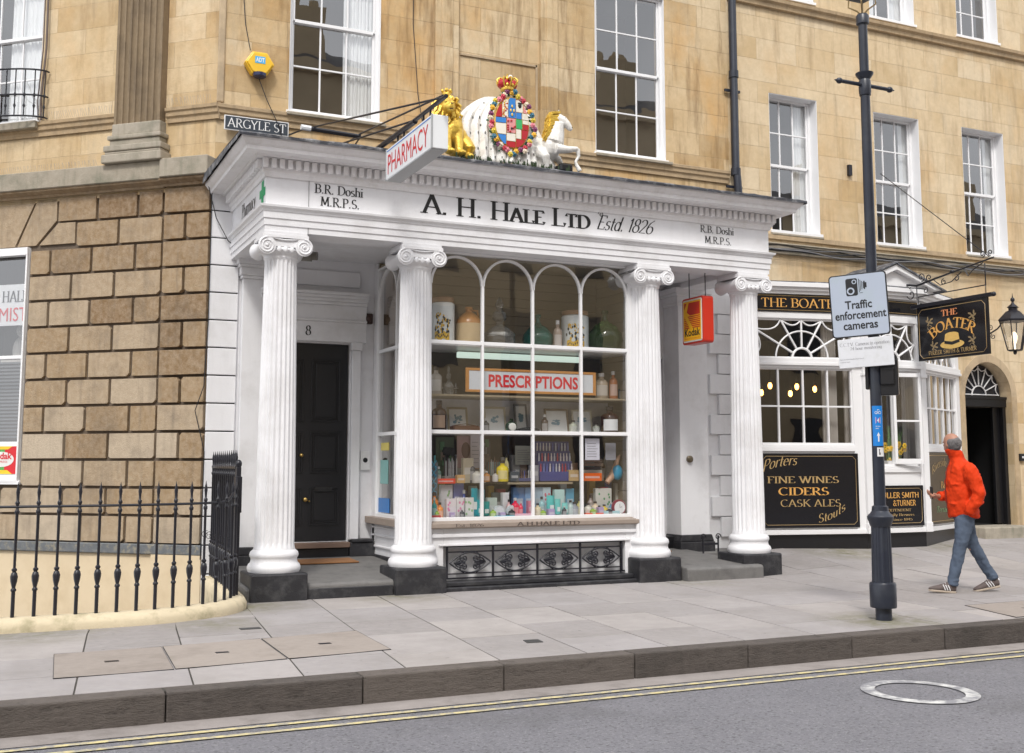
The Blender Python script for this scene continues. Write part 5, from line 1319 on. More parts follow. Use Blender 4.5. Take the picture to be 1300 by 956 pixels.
# door mat
m = MB(ID); m.prism([(13.18, .262), (13.18, .278), (13.60, .292), (13.60, .275)], 3.15, 4.05, axis='x'); o = m.build('door_mat', MAT_, None, bevel=.004); tag(o, 'brown coir doormat on the worn step before the black door', 'doormat')
m = MB(ID); m.box(7.95, 8.6, 13.3, 13.65, .236, .250); o = m.build('door_mat', MAT_, None, bevel=.004); tag(o, 'brown coir doormat mostly hidden behind the third column', 'doormat')
# boot scraper
m = MB(ID)
for x in (8.95, 9.20): m.tube([(x, 13.05, .2), (x, 13.05, .46)], .012, 6); m.tube([(x+u, 13.05, .44+v) for u, v in spiral(0, 0, .05, .01, 0, 1.2, 14)], .008, 5)
m.box(8.95, 9.20, 13.045, 13.055, .33, .36); o = m.build('boot_scraper', IRON, None); tag(o, 'black iron boot scraper on the right hand entrance slab', 'boot scraper')

# ============================================================ lamp post
LP = thing('lamp_post', (7.61, 8.17, 0), 'tall dark iron lamp post with fluted pedestal near the kerb', 'lamp post'); lx, ly = 7.61, 8.17
m = MB(ID); m.lathe([(.075, -.02), (.075, .11), (.118, .115), (.122, .13), (.122, .33), (.115, .345), (.098, .35)], lx, ly, 0, 28); m.build('pedestal', NAVY, LP)
m = MB(ID)
def fl(R, z, d=.006): return [(lx+(R-d*(j % 4 in (1, 2)))*cos(2*pi*j/48), ly+(R-d*(j % 4 in (1, 2)))*sin(2*pi*j/48), z) for j in range(48)]
m.rings([fl(.097, .345), fl(.088, .86)]); m.lathe([(.09, .86), (.10, .88), (.108, .91), (.118, .93), (.122, .955), (.108, .975), (.095, .985), (.078, 1.01), (.074, 1.05), (.06, 1.06)], lx, ly, 0, 28)
m.build('lower_shaft', NAVY, LP, sharp=25)
m = MB(ID); m.lathe([(.056, 1.05), (.054, 2.0), (.050, 4.0), (.046, 5.05), (.046, 5.08)], lx, ly, 0, 20); m.lathe([(.055, 5.06), (.06, 5.10), (.058, 5.20), (.05, 5.22), (.085, 5.27), (.088, 5.285), (.045, 5.29), (.044, 5.78), (.062, 5.79), (.064, 5.87), (.05, 5.89)], lx, ly, 0, 20)
m.build('upper_shaft', NAVY, LP)
m = MB(ID); m.tube([(lx-.31, ly, 5.165), (lx+.31, ly, 5.165)], .020, 8)
for s in (-1, 1): m.ell((lx+s*.32, ly, 5.165), (.035, .03, .03)); m.tube([(lx+s*.33, ly, 5.165), (lx+s*.38, ly, 5.165)], [.02, .004], 6)
m.build('ladder_bar', NAVY, LP)
m = MB(ID)
for k in range(4):
    a = pi/4+pi/2*k; m.tube([(lx, ly, 5.87), (lx+.05*cos(a), ly+.05*sin(a), 5.93), (lx+.13*cos(a), ly+.13*sin(a), 5.98), (lx+.12*cos(a), ly+.12*sin(a), 6.1)], .008, 6)
m.build('lantern_cradle', plain('worn_brass', (.35, .25, .12), .4, .2, 12, 0, metal=.6), LP)
m = MB(ID)
R = lambda r, z: [(lx+r*cos(pi/4+pi/2*k), ly+r*sin(pi/4+pi/2*k), z) for k in range(4)]
for k in range(4): m.tube([R(.16, 6.08)[k], R(.27, 6.62)[k]], .01, 5)
m.rings([R(.29, 6.62), R(.30, 6.65), R(.12, 6.85), R(.08, 6.95)], smooth=False); m.rings([R(.15, 6.06), R(.17, 6.09)], smooth=False); m.build('lantern', NAVY, LP)
m = MB(ID); m.rings([R(.155, 6.09), R(.265, 6.62)], caps=False, smooth=False); m.build('lantern_glass', GLASS, LP)
# stickers on the post
def wrap(z0, z1, a0, a1, r, mat, name, par):
    m = MB(ID); m.rings([[(lx+r*cos(radians(a0+(a1-a0)*k/10)), ly+r*sin(radians(a0+(a1-a0)*k/10)), z) for k in range(11)] for z in (z0, z1)], close=False, caps=False); return m.build(name, mat, par)
sb = wrap(1.62, 2.0, 180, 290, .0565, plain('cycle_blue', (.01, .20, .60), .35, .05), 'route_sticker', None); tag(sb, 'blue cycle route sticker with white arrow wrapped round the lamp post', 'sticker')
sw = wrap(1.52, 1.605, 220, 292, .0568, plain('sticker_white', (.7, .7, .7), .4), 'small_sticker', None); tag(sw, 'small white sticker just below the blue one on the lamp post', 'sticker')
SF = frame(lx-.0245, ly-.0528, radians(-25)); 
def vu(z): return z
def stk(P, mat, name, par, dy=0):
    m = MB(ID)
    Q = []
    for (u, z) in P:
        a = radians(238)+u/.057; r = .0572+dy; Q.append((lx+r*cos(a), ly+r*sin(a), z))
    m.add(Q, [tuple(range(len(Q)))], False); return m.build(name, mat, par)
Wm = plain('sticker_white', (.7, .7, .7))
stk([(-.006, 1.66), (.006, 1.66), (.006, 1.72), (.018, 1.71), (0, 1.75), (-.018, 1.71), (-.006, 1.72)], Wm, 'arrow', sb)
stk([(-.024, 1.83), (.022, 1.83), (.022, 1.895), (-.024, 1.895)], Wm, 'route_number_panel', sb); stk([(-.019, 1.837), (.017, 1.837), (.017, 1.888), (-.019, 1.888)], RED, 'route_number_patch', sb, .0003)
def tiny(text, u0, z0, w, h, mat, par, dy=.0006):
    polys, W = sans_polys(text, bold=.02); us = [p[0] for q, _ in polys for p in q]; a0, a1 = min(us), max(us); m = MB(ID)
    for q, _ in polys:
        Q = []
        for (u, v) in q:
            a = radians(238)+(u0+(u-a0)/(a1-a0)*w)/.057; r = .0572+dy; Q.append((lx+r*cos(a), ly+r*sin(a), z0+v*h))
        m.add(Q, [tuple(range(len(Q)))], False)
    return m.build('lettering', mat, par)
tiny('4', -.009, 1.842, .018, .04, Wm, sb)
m = MB(ID)
for s in (-1, 1):
    for k in range(10):
        pass
def ringu(cu, cz, r, r2, n=14):
    m = MB(ID)
    for k in range(n):
        Q = []
        for (rr, t) in ((r, k), (r, k+1), (r2, k+1), (r2, k)):
            u = cu+rr*cos(2*pi*t/n); z = cz+rr*sin(2*pi*t/n); a = radians(238)+u/.057; Q.append((lx+.0576*cos(a), ly+.0576*sin(a), z))
        m.add(Q, [(0, 1, 2, 3)], False)
    return m
ringu(-.015, 1.935, .014, .010).build('cycle_wheel', Wm, sb); ringu(.018, 1.935, .014, .010).build('cycle_wheel', Wm, sb)
stk([(-.016, 1.934), (.002, 1.934), (-.004, 1.965), (.014, 1.965), (.018, 1.937), (.014, 1.960), (-.001, 1.960), (.004, 1.930), (-.016, 1.930)], Wm, 'cycle_frame', sb, .0002)
tiny('City Centre', -.024, 1.80, .046, .012, Wm, sb); tiny('Station', -.024, 1.78, .03, .012, Wm, sb)
stk([(0, 1.535), (.012, 1.535), (.014, 1.55), (.006, 1.57), (.010, 1.59), (-.002, 1.59), (0, 1.565)], INK, 'black_mark', sw)

# ============================================================ traffic camera sign held by the post
ang = math.atan2(-.778, .628)
TS = thing('traffic_sign', (7.52, 8.12, 2.6), 'square pale blue Traffic enforcement cameras sign tilted on the lamp post', 'sign')
r3 = radians(2.6)
def TT(x, y, z):        # sign plane, turned about the post and leaning slightly
    cx, cz = .0, 2.75; X = x-cx; Z = z-cz; x2 = X*cos(r3)-Z*sin(r3); z2 = X*sin(r3)+Z*cos(r3)
    c, s = cos(ang), sin(ang); return (7.60-.045+c*x2-s*y, 8.17-.06+s*x2+c*y, cz+z2)
PALE = plain('sign_pale_blue', (.40, .45, .54), .35, .05, 3, 0, dirt=((.35, .45, .40), .25), dscale=5)
b0, b1, c0, c1 = -.385, .155, 2.67, 3.285
o = rbox(TT, b0, b1, c0, c1, -.012, 0, .035, INK, 'sign_border', TS)
o = rbox(TT, b0+.012, b1-.012, c0+.012, c1-.012, -.0145, -.0125, .028, PALE, 'sign_plate', TS)
def vecs(T):
    O = Vector(T(0, 0, 2.7)); U = Vector(T(1, 0, 2.7))-O; V = Vector(T(0, 0, 3.7))-O; N = O-Vector(T(0, 1, 2.7)); return U, V, N
U, V, N = vecs(TT)
for (tx, x, z, w) in (('Traffic', -.245, 2.945, .25), ('enforcement', -.345, 2.845, .475), ('cameras', -.275, 2.745, .32)):
    m = MB(ID); letter(m, tx, TT(x, -.0145, z), U, V, N, w, .08, font='sans', bold=.03, z=.001); m.build('lettering', INK, o)
rb = rbox(TT, -.225, -.115, 3.07, 3.24, -.0155, -.0146, .018, INK, 'camera_symbol', o)
m = MB(TT)
for (cx, cz, r) in ((-.182, 3.117, .036), (-.145, 3.205, .022)):
    R = [[(cx+q*cos(2*pi*k/20), -.0162, cz+q*sin(2*pi*k/20)) for k in range(21)] for q in (r, r*.62)]; m.rings(R, close=False, caps=False, smooth=False)
m.build('lens_ring', PALE, rb)
m = MB(TT)
for k in range(4): m.box(-.104+.013*k, -.098+.013*k, -.0155, -.0146, 3.10+.012*k, 3.23-.012*k)
m.box(-.058, -.045, -.0155, -.0146, 3.125, 3.205); m.box(-.045, -.030, -.0155, -.0146, 3.14, 3.19); m.box(-.10, -.070, -.0155, -.0146, 3.09, 3.094)
m.build('bellows_symbol', INK, rb)
o2 = rbox(TT, -.345, .165, 2.375, 2.655, -.010, 0, .008, plain('sign_offwhite', (.66, .67, .70), .4, .06, 4, 0, dirt=((.4, .42, .36), .35), dscale=7), 'lower_plate', TS)
FNT = plain('faded_print', (.28, .28, .30), .5, .2, 20, 0)
for (tx, x, z, w, h) in (('C.C.T.V. Cameras in operation', -.325, 2.585, .46, .034), ('24 hour monitoring', -.23, 2.545, .29, .030)):
    m = MB(ID); letter(m, tx, TT(x, -.0105, z), U, V, N, w, h, thick=.15, z=.0008); m.build('lettering', FNT, o2)
for (tx, x, z, w) in (('Bath and North East Somerset Council', -.33, 2.455, .22), ('Control room', -.33, 2.43, .09)):
    m = MB(ID); letter(m, tx, TT(x, -.0105, z), U, V, N, w, .012, font='sans', z=.0008); m.build('lettering', FNT, o2)
m = MB(TT); m.box(-.36, .13, .0, .02, 2.78, 2.81); m.box(-.36, .13, .0, .02, 3.14, 3.17); m.box(-.30, .12, .0, .018, 2.50, 2.525)
m.tube([(.045, .02, 2.79), (.045, .10, 2.79)], .01, 6); m.build('sign_channel', plain('galvanised', (.3, .31, .32), .4, .1, 20, 0, metal=.6), TS)
m = MB(frame(7.61, 8.17, ang)); m.box(.02, .21, -.02, .05, 2.10, 2.44); m.box(-.09, -.055, -.03, .05, 2.16, 2.42); m.box(-.06, .02, .045, .06, 2.20, 2.40); m.box(.05, .18, -.045, -.02, 2.20, 2.36)
o = m.build('signal_box', BLACK, None, bevel=.008); tag(o, 'black box strapped behind the lamp post under the white plate', 'box')
# ============================================================ gilded lion, shield with mantle, white horse on the portico roof
WST = plain('statue_white', (.80, .79, .76), .35, .03, 12, .008, dirt=((.45, .40, .32), .45), dscale=14, dr=(.46, .68))
GLD = plain('statue_gold', (.90, .58, .10), .30, .25, 18, .012, metal=.6, dirt=((.42, .20, .03), .6), dscale=18, dr=(.46, .66))
def limb(m, pts, rs, n=12): m.tube(pts, rs, n)
LI = thing('lion_statue', (4.78, 12.0, 5.03), 'gilded crowned lion statue beside the painted shield on the portico roof', 'statue')
m = MB(ID); rr = random.Random(5)
m.ell((4.80, 11.98, 5.40), (.15, .19, .21)); m.ell((4.94, 12.12, 5.30), (.13, .20, .19)); m.ell((4.70, 11.86, 5.63), (.11, .12, .13)); m.ell((4.70, 11.76, 5.60), (.06, .07, .055)); m.ell((4.70, 11.72, 5.62), (.03, .035, .03))
m.ell((4.70, 11.75, 5.555), (.04, .05, .025)); m.ell((4.66, 11.77, 5.67), (.03, .03, .02)); m.ell((4.74, 11.77, 5.67), (.03, .03, .02))
limb(m, [(4.70, 11.88, 5.36), (4.69, 11.82, 5.22), (4.70, 11.80, 5.10)], [.075, .055, .045]); m.ell((4.70, 11.75, 5.075), (.06, .08, .04))
limb(m, [(4.84, 11.88, 5.36), (4.85, 11.84, 5.22), (4.85, 11.82, 5.10)], [.075, .055, .045]); m.ell((4.85, 11.77, 5.075), (.06, .08, .04))
limb(m, [(4.99, 12.02, 5.28), (5.02, 11.90, 5.18), (5.0, 11.98, 5.09)], [.10, .07, .045]); m.ell((5.0, 11.88, 5.075), (.055, .09, .04))
for k in range(3):
    for s in (-.028, 0, .028): m.ell(((4.70, 4.85, 5.0)[k]+s, (11.69, 11.71, 11.82)[k], 5.07), (.016, .025, .02), 8, 6)
limb(m, [(5.0, 12.25, 5.25), (5.08, 12.3, 5.4), (5.05, 12.28, 5.6), (5.10, 12.25, 5.66)], [.03, .025, .022, .04])
lion = m.build('body', GLD, LI); remesh(lion, .011, 2)
m = MB(ID)
for i in range(95):
    a = rr.uniform(0, 2*pi); t = rr.uniform(0, 1); r = .10+.075*t+.03*rr.random(); cz = 5.66-.22*t*(1 if sin(a) < .3 else .35)
    x = 4.70+r*cos(a)*1.0; z = cz+r*sin(a)*.85; y = 11.80+.17*t+rr.uniform(-.01, .04)
    L = .07+.03*rr.random(); m.tube([(x, y, z), (x+.3*L*cos(a)+.01, y-.015, z+.2*L*sin(a)-L*.4), (x+.35*L*cos(a)-.01, y-.012, z-L)], [.022, .019, .006], 5)
m.build('mane', GLD, lion)
m = MB(ID); m.lathe([(.05, 5.765), (.055, 5.80), (.05, 5.81)], 4.70, 11.86, 0, 12)
for k in range(6): a = 2*pi*k/6; m.ell((4.70+.055*cos(a), 11.86+.055*sin(a), 5.825), (.018, .018, .022), 8, 6)
m.ell((4.70, 11.86, 5.84), (.025, .025, .03)); m.build('crown', GLD, lion)
m = MB(ID); m.ell((4.67, 11.765, 5.648), (.009, .008, .008), 8, 6); m.ell((4.73, 11.765, 5.648), (.009, .008, .008), 8, 6); m.ell((4.70, 11.69, 5.63), (.014, .01, .01), 8, 6); m.box(4.68, 4.72, 11.70, 11.73, 5.565, 5.575); m.build('face_paint', plain('statue_dark', (.05, .02, .015), .4), lion)

CA = thing('coat_of_arms', (5.55, 11.95, 5.03), 'painted oval royal shield in flower garland with crown and white ermine mantle', 'coat of arms')
# mantle: draped cloth spreading from the crown to the roof
m = MB(ID); R = []
nu = 60
for j in range(16):
    t = j/15; z = 5.90-.86*t; row = []
    yb = 12.03-.10*t
    for i in range(nu+1):
        u = i/nu*2-1; x = 5.54+u*((.2+.42*sin(min(1, .02+t*1.9)*pi/2)**.8+.06*max(0, t-.5)) if u < 0 else (.22+.50*t**.7)); f = .035*t*sin(i*1.25+j*.12)+.02*t*sin(i*.47+1)
        y = yb+.10*u*u-f-.06*(1-abs(u))*t
        row.append((x, y, z-.03*t*cos(u*3) if j < 15 else 5.035+.012*sin(i*1.3)))
    R.append(row)
m.rings(R, close=False, caps=False); mant = m.build('mantle', WST, CA); sd = mant.modifiers.new('s', 'SOLIDIFY'); sd.thickness = .03
m = MB(ID)
for j in range(8):
    for i in range(2, 15):
        u = (i/8-1)+(.06 if j % 2 else 0); t = .1+j/8.5
        if abs(u) > .95: continue
        z = 5.90-.86*t; x = 5.54+u*((.2+.42*sin(min(1, .02+t*1.9)*pi/2)**.8+.06*max(0, t-.5)) if u < 0 else (.22+.50*t**.7))
        if ((x-5.55)/.33)**2+((z-5.55)/.40)**2 < 1: continue
        ii = (u+1)/2*nu; f = .035*t*sin(ii*1.25+t*15*.12)+.02*t*sin(ii*.47+1); y = 12.03-.10*t+.10*u*u-f-.06*(1-abs(u))*t
        m.ell((x, y-.034, z), (.007, .012, .02), 6, 4)
m.build('ermine_spots', INK, mant)
# oval shield made of coloured quarters
sx, sz, ry = 5.55, 5.545, 11.86; A_, B_ = .235, .325
cells = []
colr = {'r': (.46, .02, .03), 'b': (.04, .22, .60), 'w': (.80, .76, .66), 'g': (.05, .42, .14), 'y': (.80, .52, .08), 'p': (.72, .30, .30)}
names = list('rbwgyp'); cm = {k: plain('shield_'+k, v, .35, .06, 20, 0) for k, v in colr.items()}
grid = [ # (x0,x1,z0,z1,colour) in unit box
 (-1, -.62, .18, 1, 'r'), (-.62, -.28, .18, 1, 'w'), (-.28, .18, .18, 1, 'b'), (.18, .62, .45, 1, 'w'), (.62, 1, .45, 1, 'p'), (.18, .55, .18, .45, 'b'), (.55, 1, .18, .45, 'w'),
 (-1, -.38, -.05, .18, 'b'), (-1, -.38, -.5, -.05, 'w'), (-1, -.38, -1, -.5, 'b'), (-.38, .18, -.42, .18, 'p'), (-.38, .18, -.75, -.42, 'w'), (-.38, .18, -1, -.75, 'r'),
 (.18, .58, -.22, .18, 'g'), (.58, 1, .0, .18, 'w'), (.58, 1, -.22, .0, 'r'), (.18, .52, -.62, -.22, 'w'), (.52, 1, -.62, -.22, 'r'), (.18, 1, -1, -.62, 'r')]
m = MB(ID)
rings_ = [[(sx+A_*q*cos(2*pi*k/40), ry+dy, sz+B_*q*sin(2*pi*k/40)) for k in range(40)] for q, dy in ((1.0, .06), (1.0, .0), (.93, -.01))]
m.rings(rings_); sh = m.build('shield', cm['y'], CA)
def ovx(z, s=.95): return A_*s*sqrt(max(0, 1-(z/(B_*s))**2))
for cname in names:
    m = MB(ID); any_ = False
    for ci, (x0, x1, z0, z1, c) in enumerate(grid):
        if c != cname: continue
        L = []; Rr = []; g = .012
        for k in range(9):
            z = (z0+(z1-z0)*k/8)*B_*.95; z = min(max(z, z0*B_*.95+.004), z1*B_*.95-.004); o = ovx(z)
            a = max(x0*A_*.95+.004, -o); b = min(x1*A_*.95-.004, o)
            if b-a > .004: L.append((a, z)); Rr.append((b, z))
        P = L+Rr[::-1]
        if len(P) > 3: m.add([(sx+u, ry-.017-.02*(1-(u/A_)**2), sz+v) for u, v in P], [tuple(range(len(P)))], False); any_ = True
    if any_: m.build('quartering', cm[cname], sh)
m = MB(ID)    # small charges painted on the quarters
for (u, v, c) in ((-.05, .62, 0), (-.05, .30, 0), (.04, .46, 0), (-.12, .46, 0)): m.ell((sx+u*A_*1.1, ry-.045, sz+v*B_), (.012, .006, .02), 8, 5)
for i in range(12): m.ell((sx-.44*A_+rr.uniform(-.02, .02), ry-.035, sz+B_*(.25+.05*i)), (.012, .005, .008), 6, 4)
m.build('gold_charges', cm['y'], sh)
m = MB(ID); m.ell((sx+.40*A_, ry-.034, sz+.70*B_), (.026, .008, .035), 10, 6); m.ell((sx+.40*A_, ry-.034, sz+.78*B_), (.035, .008, .012), 8, 5); m.ell((sx-.08*A_, ry-.045, sz-.22*B_), (.014, .006, .014), 8, 5); m.build('dark_charges', INK, sh)
m = MB(ID)
for i in range(10): m.ell((sx-.45*A_+rr.uniform(-.03, .03), ry-.036, sz+B_*(.22+.07*i)), (.014, .005, .009), 6, 4)
for i in range(8): m.ell((sx-.1*A_+rr.uniform(-.05, .05), ry-.045, sz+B_*rr.uniform(-.4, .1)), (.016, .005, .012), 6, 4)
m.build('red_charges', cm['r'], sh)
# garland
fl_c = [(.70, .22, .28), (.80, .45, .04), (.50, .03, .06), (.04, .16, .24), (.72, .62, .48), (.65, .50, .05), (.22, .05, .14)]
for ci, c in enumerate(fl_c):
    m = MB(ID)
    for k in range(40):
        if k % 7 != (ci*3) % 7: continue
        a = 2*pi*k/40+.05+rr.uniform(-.05, .05); of = .045+rr.uniform(-.022, .028); x = sx+(A_+of)*cos(a); z = sz+(B_+of)*sin(a); y = ry-.01-rr.random()*.02
        for p in range(6):
            b = 2*pi*p/6; m.ell((x+.02*cos(b), y-.012, z+.02*sin(b)), (.017, .014, .017), 7, 5)
        m.ell((x, y-.03, z), (.014, .012, .014), 7, 5)
    m.build('flower', plain('bloom_%d' % ci, c, .4, .15, 30, 0), sh)
m = MB(ID)
for k in range(90):
    a = rr.uniform(0, 2*pi); q = rr.uniform(.02, .075); m.ell((sx+(A_+q)*cos(a), ry+rr.uniform(0, .03), sz+(B_+q)*sin(a)), (.022, .012, .012), 6, 4)
m.build('garland_leaves', plain('leaf_teal', (.04, .16, .10), .5, .4, 30, 0), sh)
# crown
cx, cy, cz = 5.50, 11.88, 5.955
m = MB(ID); m.lathe([(.075, -.01), (.085, .0), (.085, .03), (.078, .035)], cx, cy, cz, 20)
for k in range(8):
    a = pi/4*k; P = [(cx+r*cos(a), cy+r*sin(a), cz+z) for r, z in ((.08, .03), (.125, .08), (.135, .115), (.10, .145), (.03, .13), (0, .12))]; m.tube(P, .011, 6)
    m.ell((cx+.09*cos(a+.39), cy+.09*sin(a+.39), cz+.05), (.018, .018, .022), 7, 5)
m.ell((cx, cy, cz+.155), (.022, .022, .025)); m.box(cx-.005, cx+.005, cy-.005, cy+.005, cz+.17, cz+.21); m.build('crown', GLD, CA)
m = MB(ID); m.ell((cx-.055, cy, cz+.075), (.07, .085, .065)); m.ell((cx+.055, cy, cz+.075), (.07, .085, .065)); m.build('crown_cap', cm['r'], CA)
m = MB(ID); m.ell((cx+.015, cy-.06, cz+.15), (.028, .03, .03)); m.build('crown_orb', WST, CA)
# weeds along the lead edge
m = MB(ID)
for i in range(60):
    x = rr.uniform(4.7, 6.3); h = rr.uniform(.02, .07); y = 11.72+rr.uniform(-.03, .08)
    for k in range(3): m.tube([(x, y, 5.0), (x+rr.uniform(-.02, .02), y, 5.0+h)], [.009, .003], 4)
o = m.build('roof_moss', plain('dark_moss', (.03, .05, .02), .9, .4, 30, 0), None); o['kind'] = 'stuff'

HO = thing('horse_statue', (6.14, 12.0, 5.03), 'white horse statue with golden mane and raised foreleg right of the shield', 'statue')
def HS_(x, y, z): return (6.15+(x-6.2)*1.08, 12+(y-12)*1.2, 5.03+(z-5.03)*1.03)
m = MB(HS_)
m.ell((6.12, 12.0, 5.34), (.14, .14, .16)); m.ell((5.98, 12.08, 5.32), (.16, .15, .16)); limb(m, [(6.15, 11.97, 5.40), (6.18, 11.95, 5.52), (6.20, 11.93, 5.64)], [.135, .105, .075])
limb(m, [(6.20, 11.93, 5.70), (6.255, 11.91, 5.665), (6.30, 11.89, 5.615), (6.325, 11.88, 5.575)], [.055, .055, .044, .034]); m.ell((6.33, 11.88, 5.565), (.03, .03, .028)); m.ell((6.235, 11.92, 5.63), (.045, .04, .05))
for s in (-.02, .025): m.tube([(6.20, 11.93+s, 5.73), (6.205, 11.93+s, 5.80)], [.018, .004], 6)
limb(m, [(6.15, 11.88, 5.30), (6.28, 11.84, 5.29), (6.40, 11.83, 5.31)], [.065, .042, .028]); limb(m, [(6.40, 11.83, 5.31), (6.41, 11.83, 5.22), (6.37, 11.83, 5.15), (6.39, 11.83, 5.09)], [.026, .02, .017, .022]); limb(m, [(6.39, 11.83, 5.10), (6.42, 11.82, 5.035)], [.022, .028])
limb(m, [(6.14, 12.05, 5.28), (6.26, 12.02, 5.22), (6.32, 12.02, 5.12), (6.28, 12.0, 5.05)], [.06, .04, .022, .028])
limb(m, [(5.98, 12.0, 5.28), (6.02, 11.88, 5.18), (6.04, 11.9, 5.05)], [.09, .05, .03])
hb_ = m.build('body', WST, HO); remesh(hb_, .009, 2)
m = MB(HS_)
for i in range(130):
    t = rr.random(); x = 6.15+.06*t-.045; z = 5.46+.30*t; y = 11.95+rr.uniform(-.05, .04)
    m.tube([(x+.05, y, z+.02), (x-.035-.03*rr.random(), y-.01, z), (x-.075-.03*rr.random(), y-.01, z-.05-.05*rr.random())], [.02, .018, .004], 5)
m.build('mane', GLD, hb_)
m = MB(HS_); m.tube([(6.145+.105*cos(2*pi*k/14), 11.96+.10*sin(2*pi*k/14), 5.44+.03*cos(2*pi*k/14)) for k in range(14)], .014, 6, closed=True); m.build('gold_collar', GLD, hb_)
m = MB(HS_); m.ell((6.262, 11.868, 5.685), (.01, .008, .009), 8, 6); m.ell((6.345, 11.857, 5.575), (.007, .006, .006), 8, 6); m.build('eye', INK, hb_)
m = MB(HS_); m.box(6.20, 6.36, 11.86, 12.1, 5.03, 5.13); m.build('pedestal', BLACK, HO, bevel=.02)

LI.location.x -= .07; CA.location.x -= .075; HO.location.x -= .02
# ============================================================ walking man
FA = radians(153); TM = frame(10.10, 9.50, FA, 0)
PN = thing('person', (10.10, 9.50, 0), 'man walking in bright orange red jacket and blue jeans looking away toward the pub', 'person')
SK = plain('skin', (.40, .20, .135), .5, .08, 20, .001); 
m = MB(TM)
HX, HZ = .115, 1.685; ha = radians(-62)            # head centre and turn (to his right)
def Hd(x, y, z):
    c, s = cos(ha), sin(ha); return (HX+c*x-s*y, .0+s*x+c*y, HZ+z)
mh = MB(lambda x, y, z: TM(*Hd(x, y, z)))
mh.ell((-.008, 0, .025), (.098, .078, .092), 18, 12); mh.ell((.02, 0, -.05), (.070, .060, .072), 16, 10); mh.ell((.055, 0, -.095), (.030, .032, .024)); mh.ell((.092, 0, -.022), (.020, .014, .022)); mh.tube([(.085, 0, .015), (.104, 0, -.028)], [.010, .014], 8)
for s in (-1, 1): mh.ell((-.008, s*.080, -.015), (.022, .010, .032), 10, 8); mh.ell((.070, s*.032, .014), (.016, .018, .010))
mh.ell((.088, 0, -.060), (.012, .024, .007)); mh.ell((.087, 0, -.073), (.012, .020, .008))
body = mh
tb = MB(TM)
tb.tube([(.02, 0, 1.40), (.05, 0, 1.50), (.09, 0, 1.60), (.11, 0, 1.66)], [.09, .068, .062, .06], 14)
tb.rings([[(cx+a*cos(2*pi*k/18), b*sin(2*pi*k/18), z) for k in range(18)] for (cx, a, b, z) in ((.0, .10, .14, .86), (.0, .12, .16, .98), (.02, .12, .15, 1.12), (.02, .12, .16, 1.28), (.01, .11, .18, 1.40), (.02, .07, .10, 1.47))])
L_leg = [(.02, .09, .92), (.10, .10, .50), (.20, .10, .12)]; R_leg = [(-.01, -.09, .92), (-.12, -.10, .50), (-.32, -.10, .17)]
for leg in (L_leg, R_leg): tb.tube(leg, [.09, .058, .045], 12)
La = [(.0, .20, 1.40), (-.07, .255, 1.13), (.0, .16, 1.0)]; Ra = [(.02, -.20, 1.40), (.02, -.24, 1.15), (.22, -.12, 1.08), (.27, -.08, 1.08)]
tb.tube(La, [.055, .042, .03], 10); tb.tube(Ra, [.055, .042, .032, .026], 10)
# right hand closed round a phone, left hand in the pocket
def hand(mb, W, F, Upv, side, curl):
    W, F, Upv = Vector(W), Vector(F).normalized(), Vector(Upv).normalized(); S = F.cross(Upv).normalized()*side
    mb.tube([tuple(W), tuple(W+F*.04), tuple(W+F*.085)], [.026, .036, .033], 10)
    for i, (o, l) in enumerate(((-.030, .072), (-.010, .082), (.011, .076), (.030, .058))):
        p0 = W+F*.08+S*o; p1 = p0+F*l*.4+Upv*curl*.010; p2 = p1+F*l*.25+Upv*curl*.028; p3 = p2+F*l*.0+Upv*curl*.026
        mb.tube([tuple(p0-F*.02), tuple(p0), tuple(p1), tuple(p2), tuple(p3)], [.0095, .0095, .009, .008, .007], 8)
    p0 = W+F*.02-S*.028; p1 = p0-S*.026+F*.03+Upv*curl*.015; p2 = p1+F*.028+Upv*curl*.02
    mb.tube([tuple(p0), tuple(p1), tuple(p2)], [.013, .011, .008], 8)
hand(tb, (.27, -.08, 1.08), (1, .25, .10), (-.1, .2, 1), 1, 1)
hand(tb, (.0, .08, 1.0), (.1, -.4, -.5), (0, -1, 0), 1, .5)
tb.v += body.v; off = len(tb.v)-len(body.v)
tb.f += [tuple(i+off for i in f) for f in body.f]; tb.m += body.m; tb.sm += body.sm; tb.t += body.t
bd = tb.build('body', SK, PN); remesh(bd, .0062, 3, .5)
# hair: grey fringe round a bald crown
m = MB(lambda x, y, z: TM(*Hd(x, y, z))); 
R = []
for j in range(9):
    t = j/8; row = []
    for k in range(25):
        bk = 1-abs(k-12)/12; z = -.088+.055*(1-bk)**2+t*(.075+.085*bk**.7); a = radians(98+164*k/24); rx, rz = .103+.004*sin(k*2.3+j), .084
        q = sqrt(max(.15, 1-((z-.025)/.105)**2)); w = 1.035 if 0 < j < 8 else .93
        row.append((-.010+rx*q*w*cos(a), rz*q*w*sin(a), z))
    R.append(row)
m.rings(R, close=False, caps=False); 
for i in range(240):
    a = radians(rr.uniform(96, 264)); z = rr.uniform(-.085, .035); q = sqrt(max(.15, 1-((z-.025)/.105)**2)); x, y = -.010+.104*q*cos(a), .085*q*sin(a)
    m.tube([(x, y, z), (x*1.06-.004, y*1.06, z-.012), (x*1.06-.006, y*1.05, z-.03)], [.006, .005, .0015], 4)
m.build('hair', plain('grey_hair', (.15, .14, .14), .75, .4, 60, .004), bd)
m = MB(lambda x, y, z: TM(*Hd(x, y, z)))
for s in (-1, 1): m.ell((.083, s*.032, .012), (.008, .012, .006), 8, 6)
m.build('eyes', INK, bd)
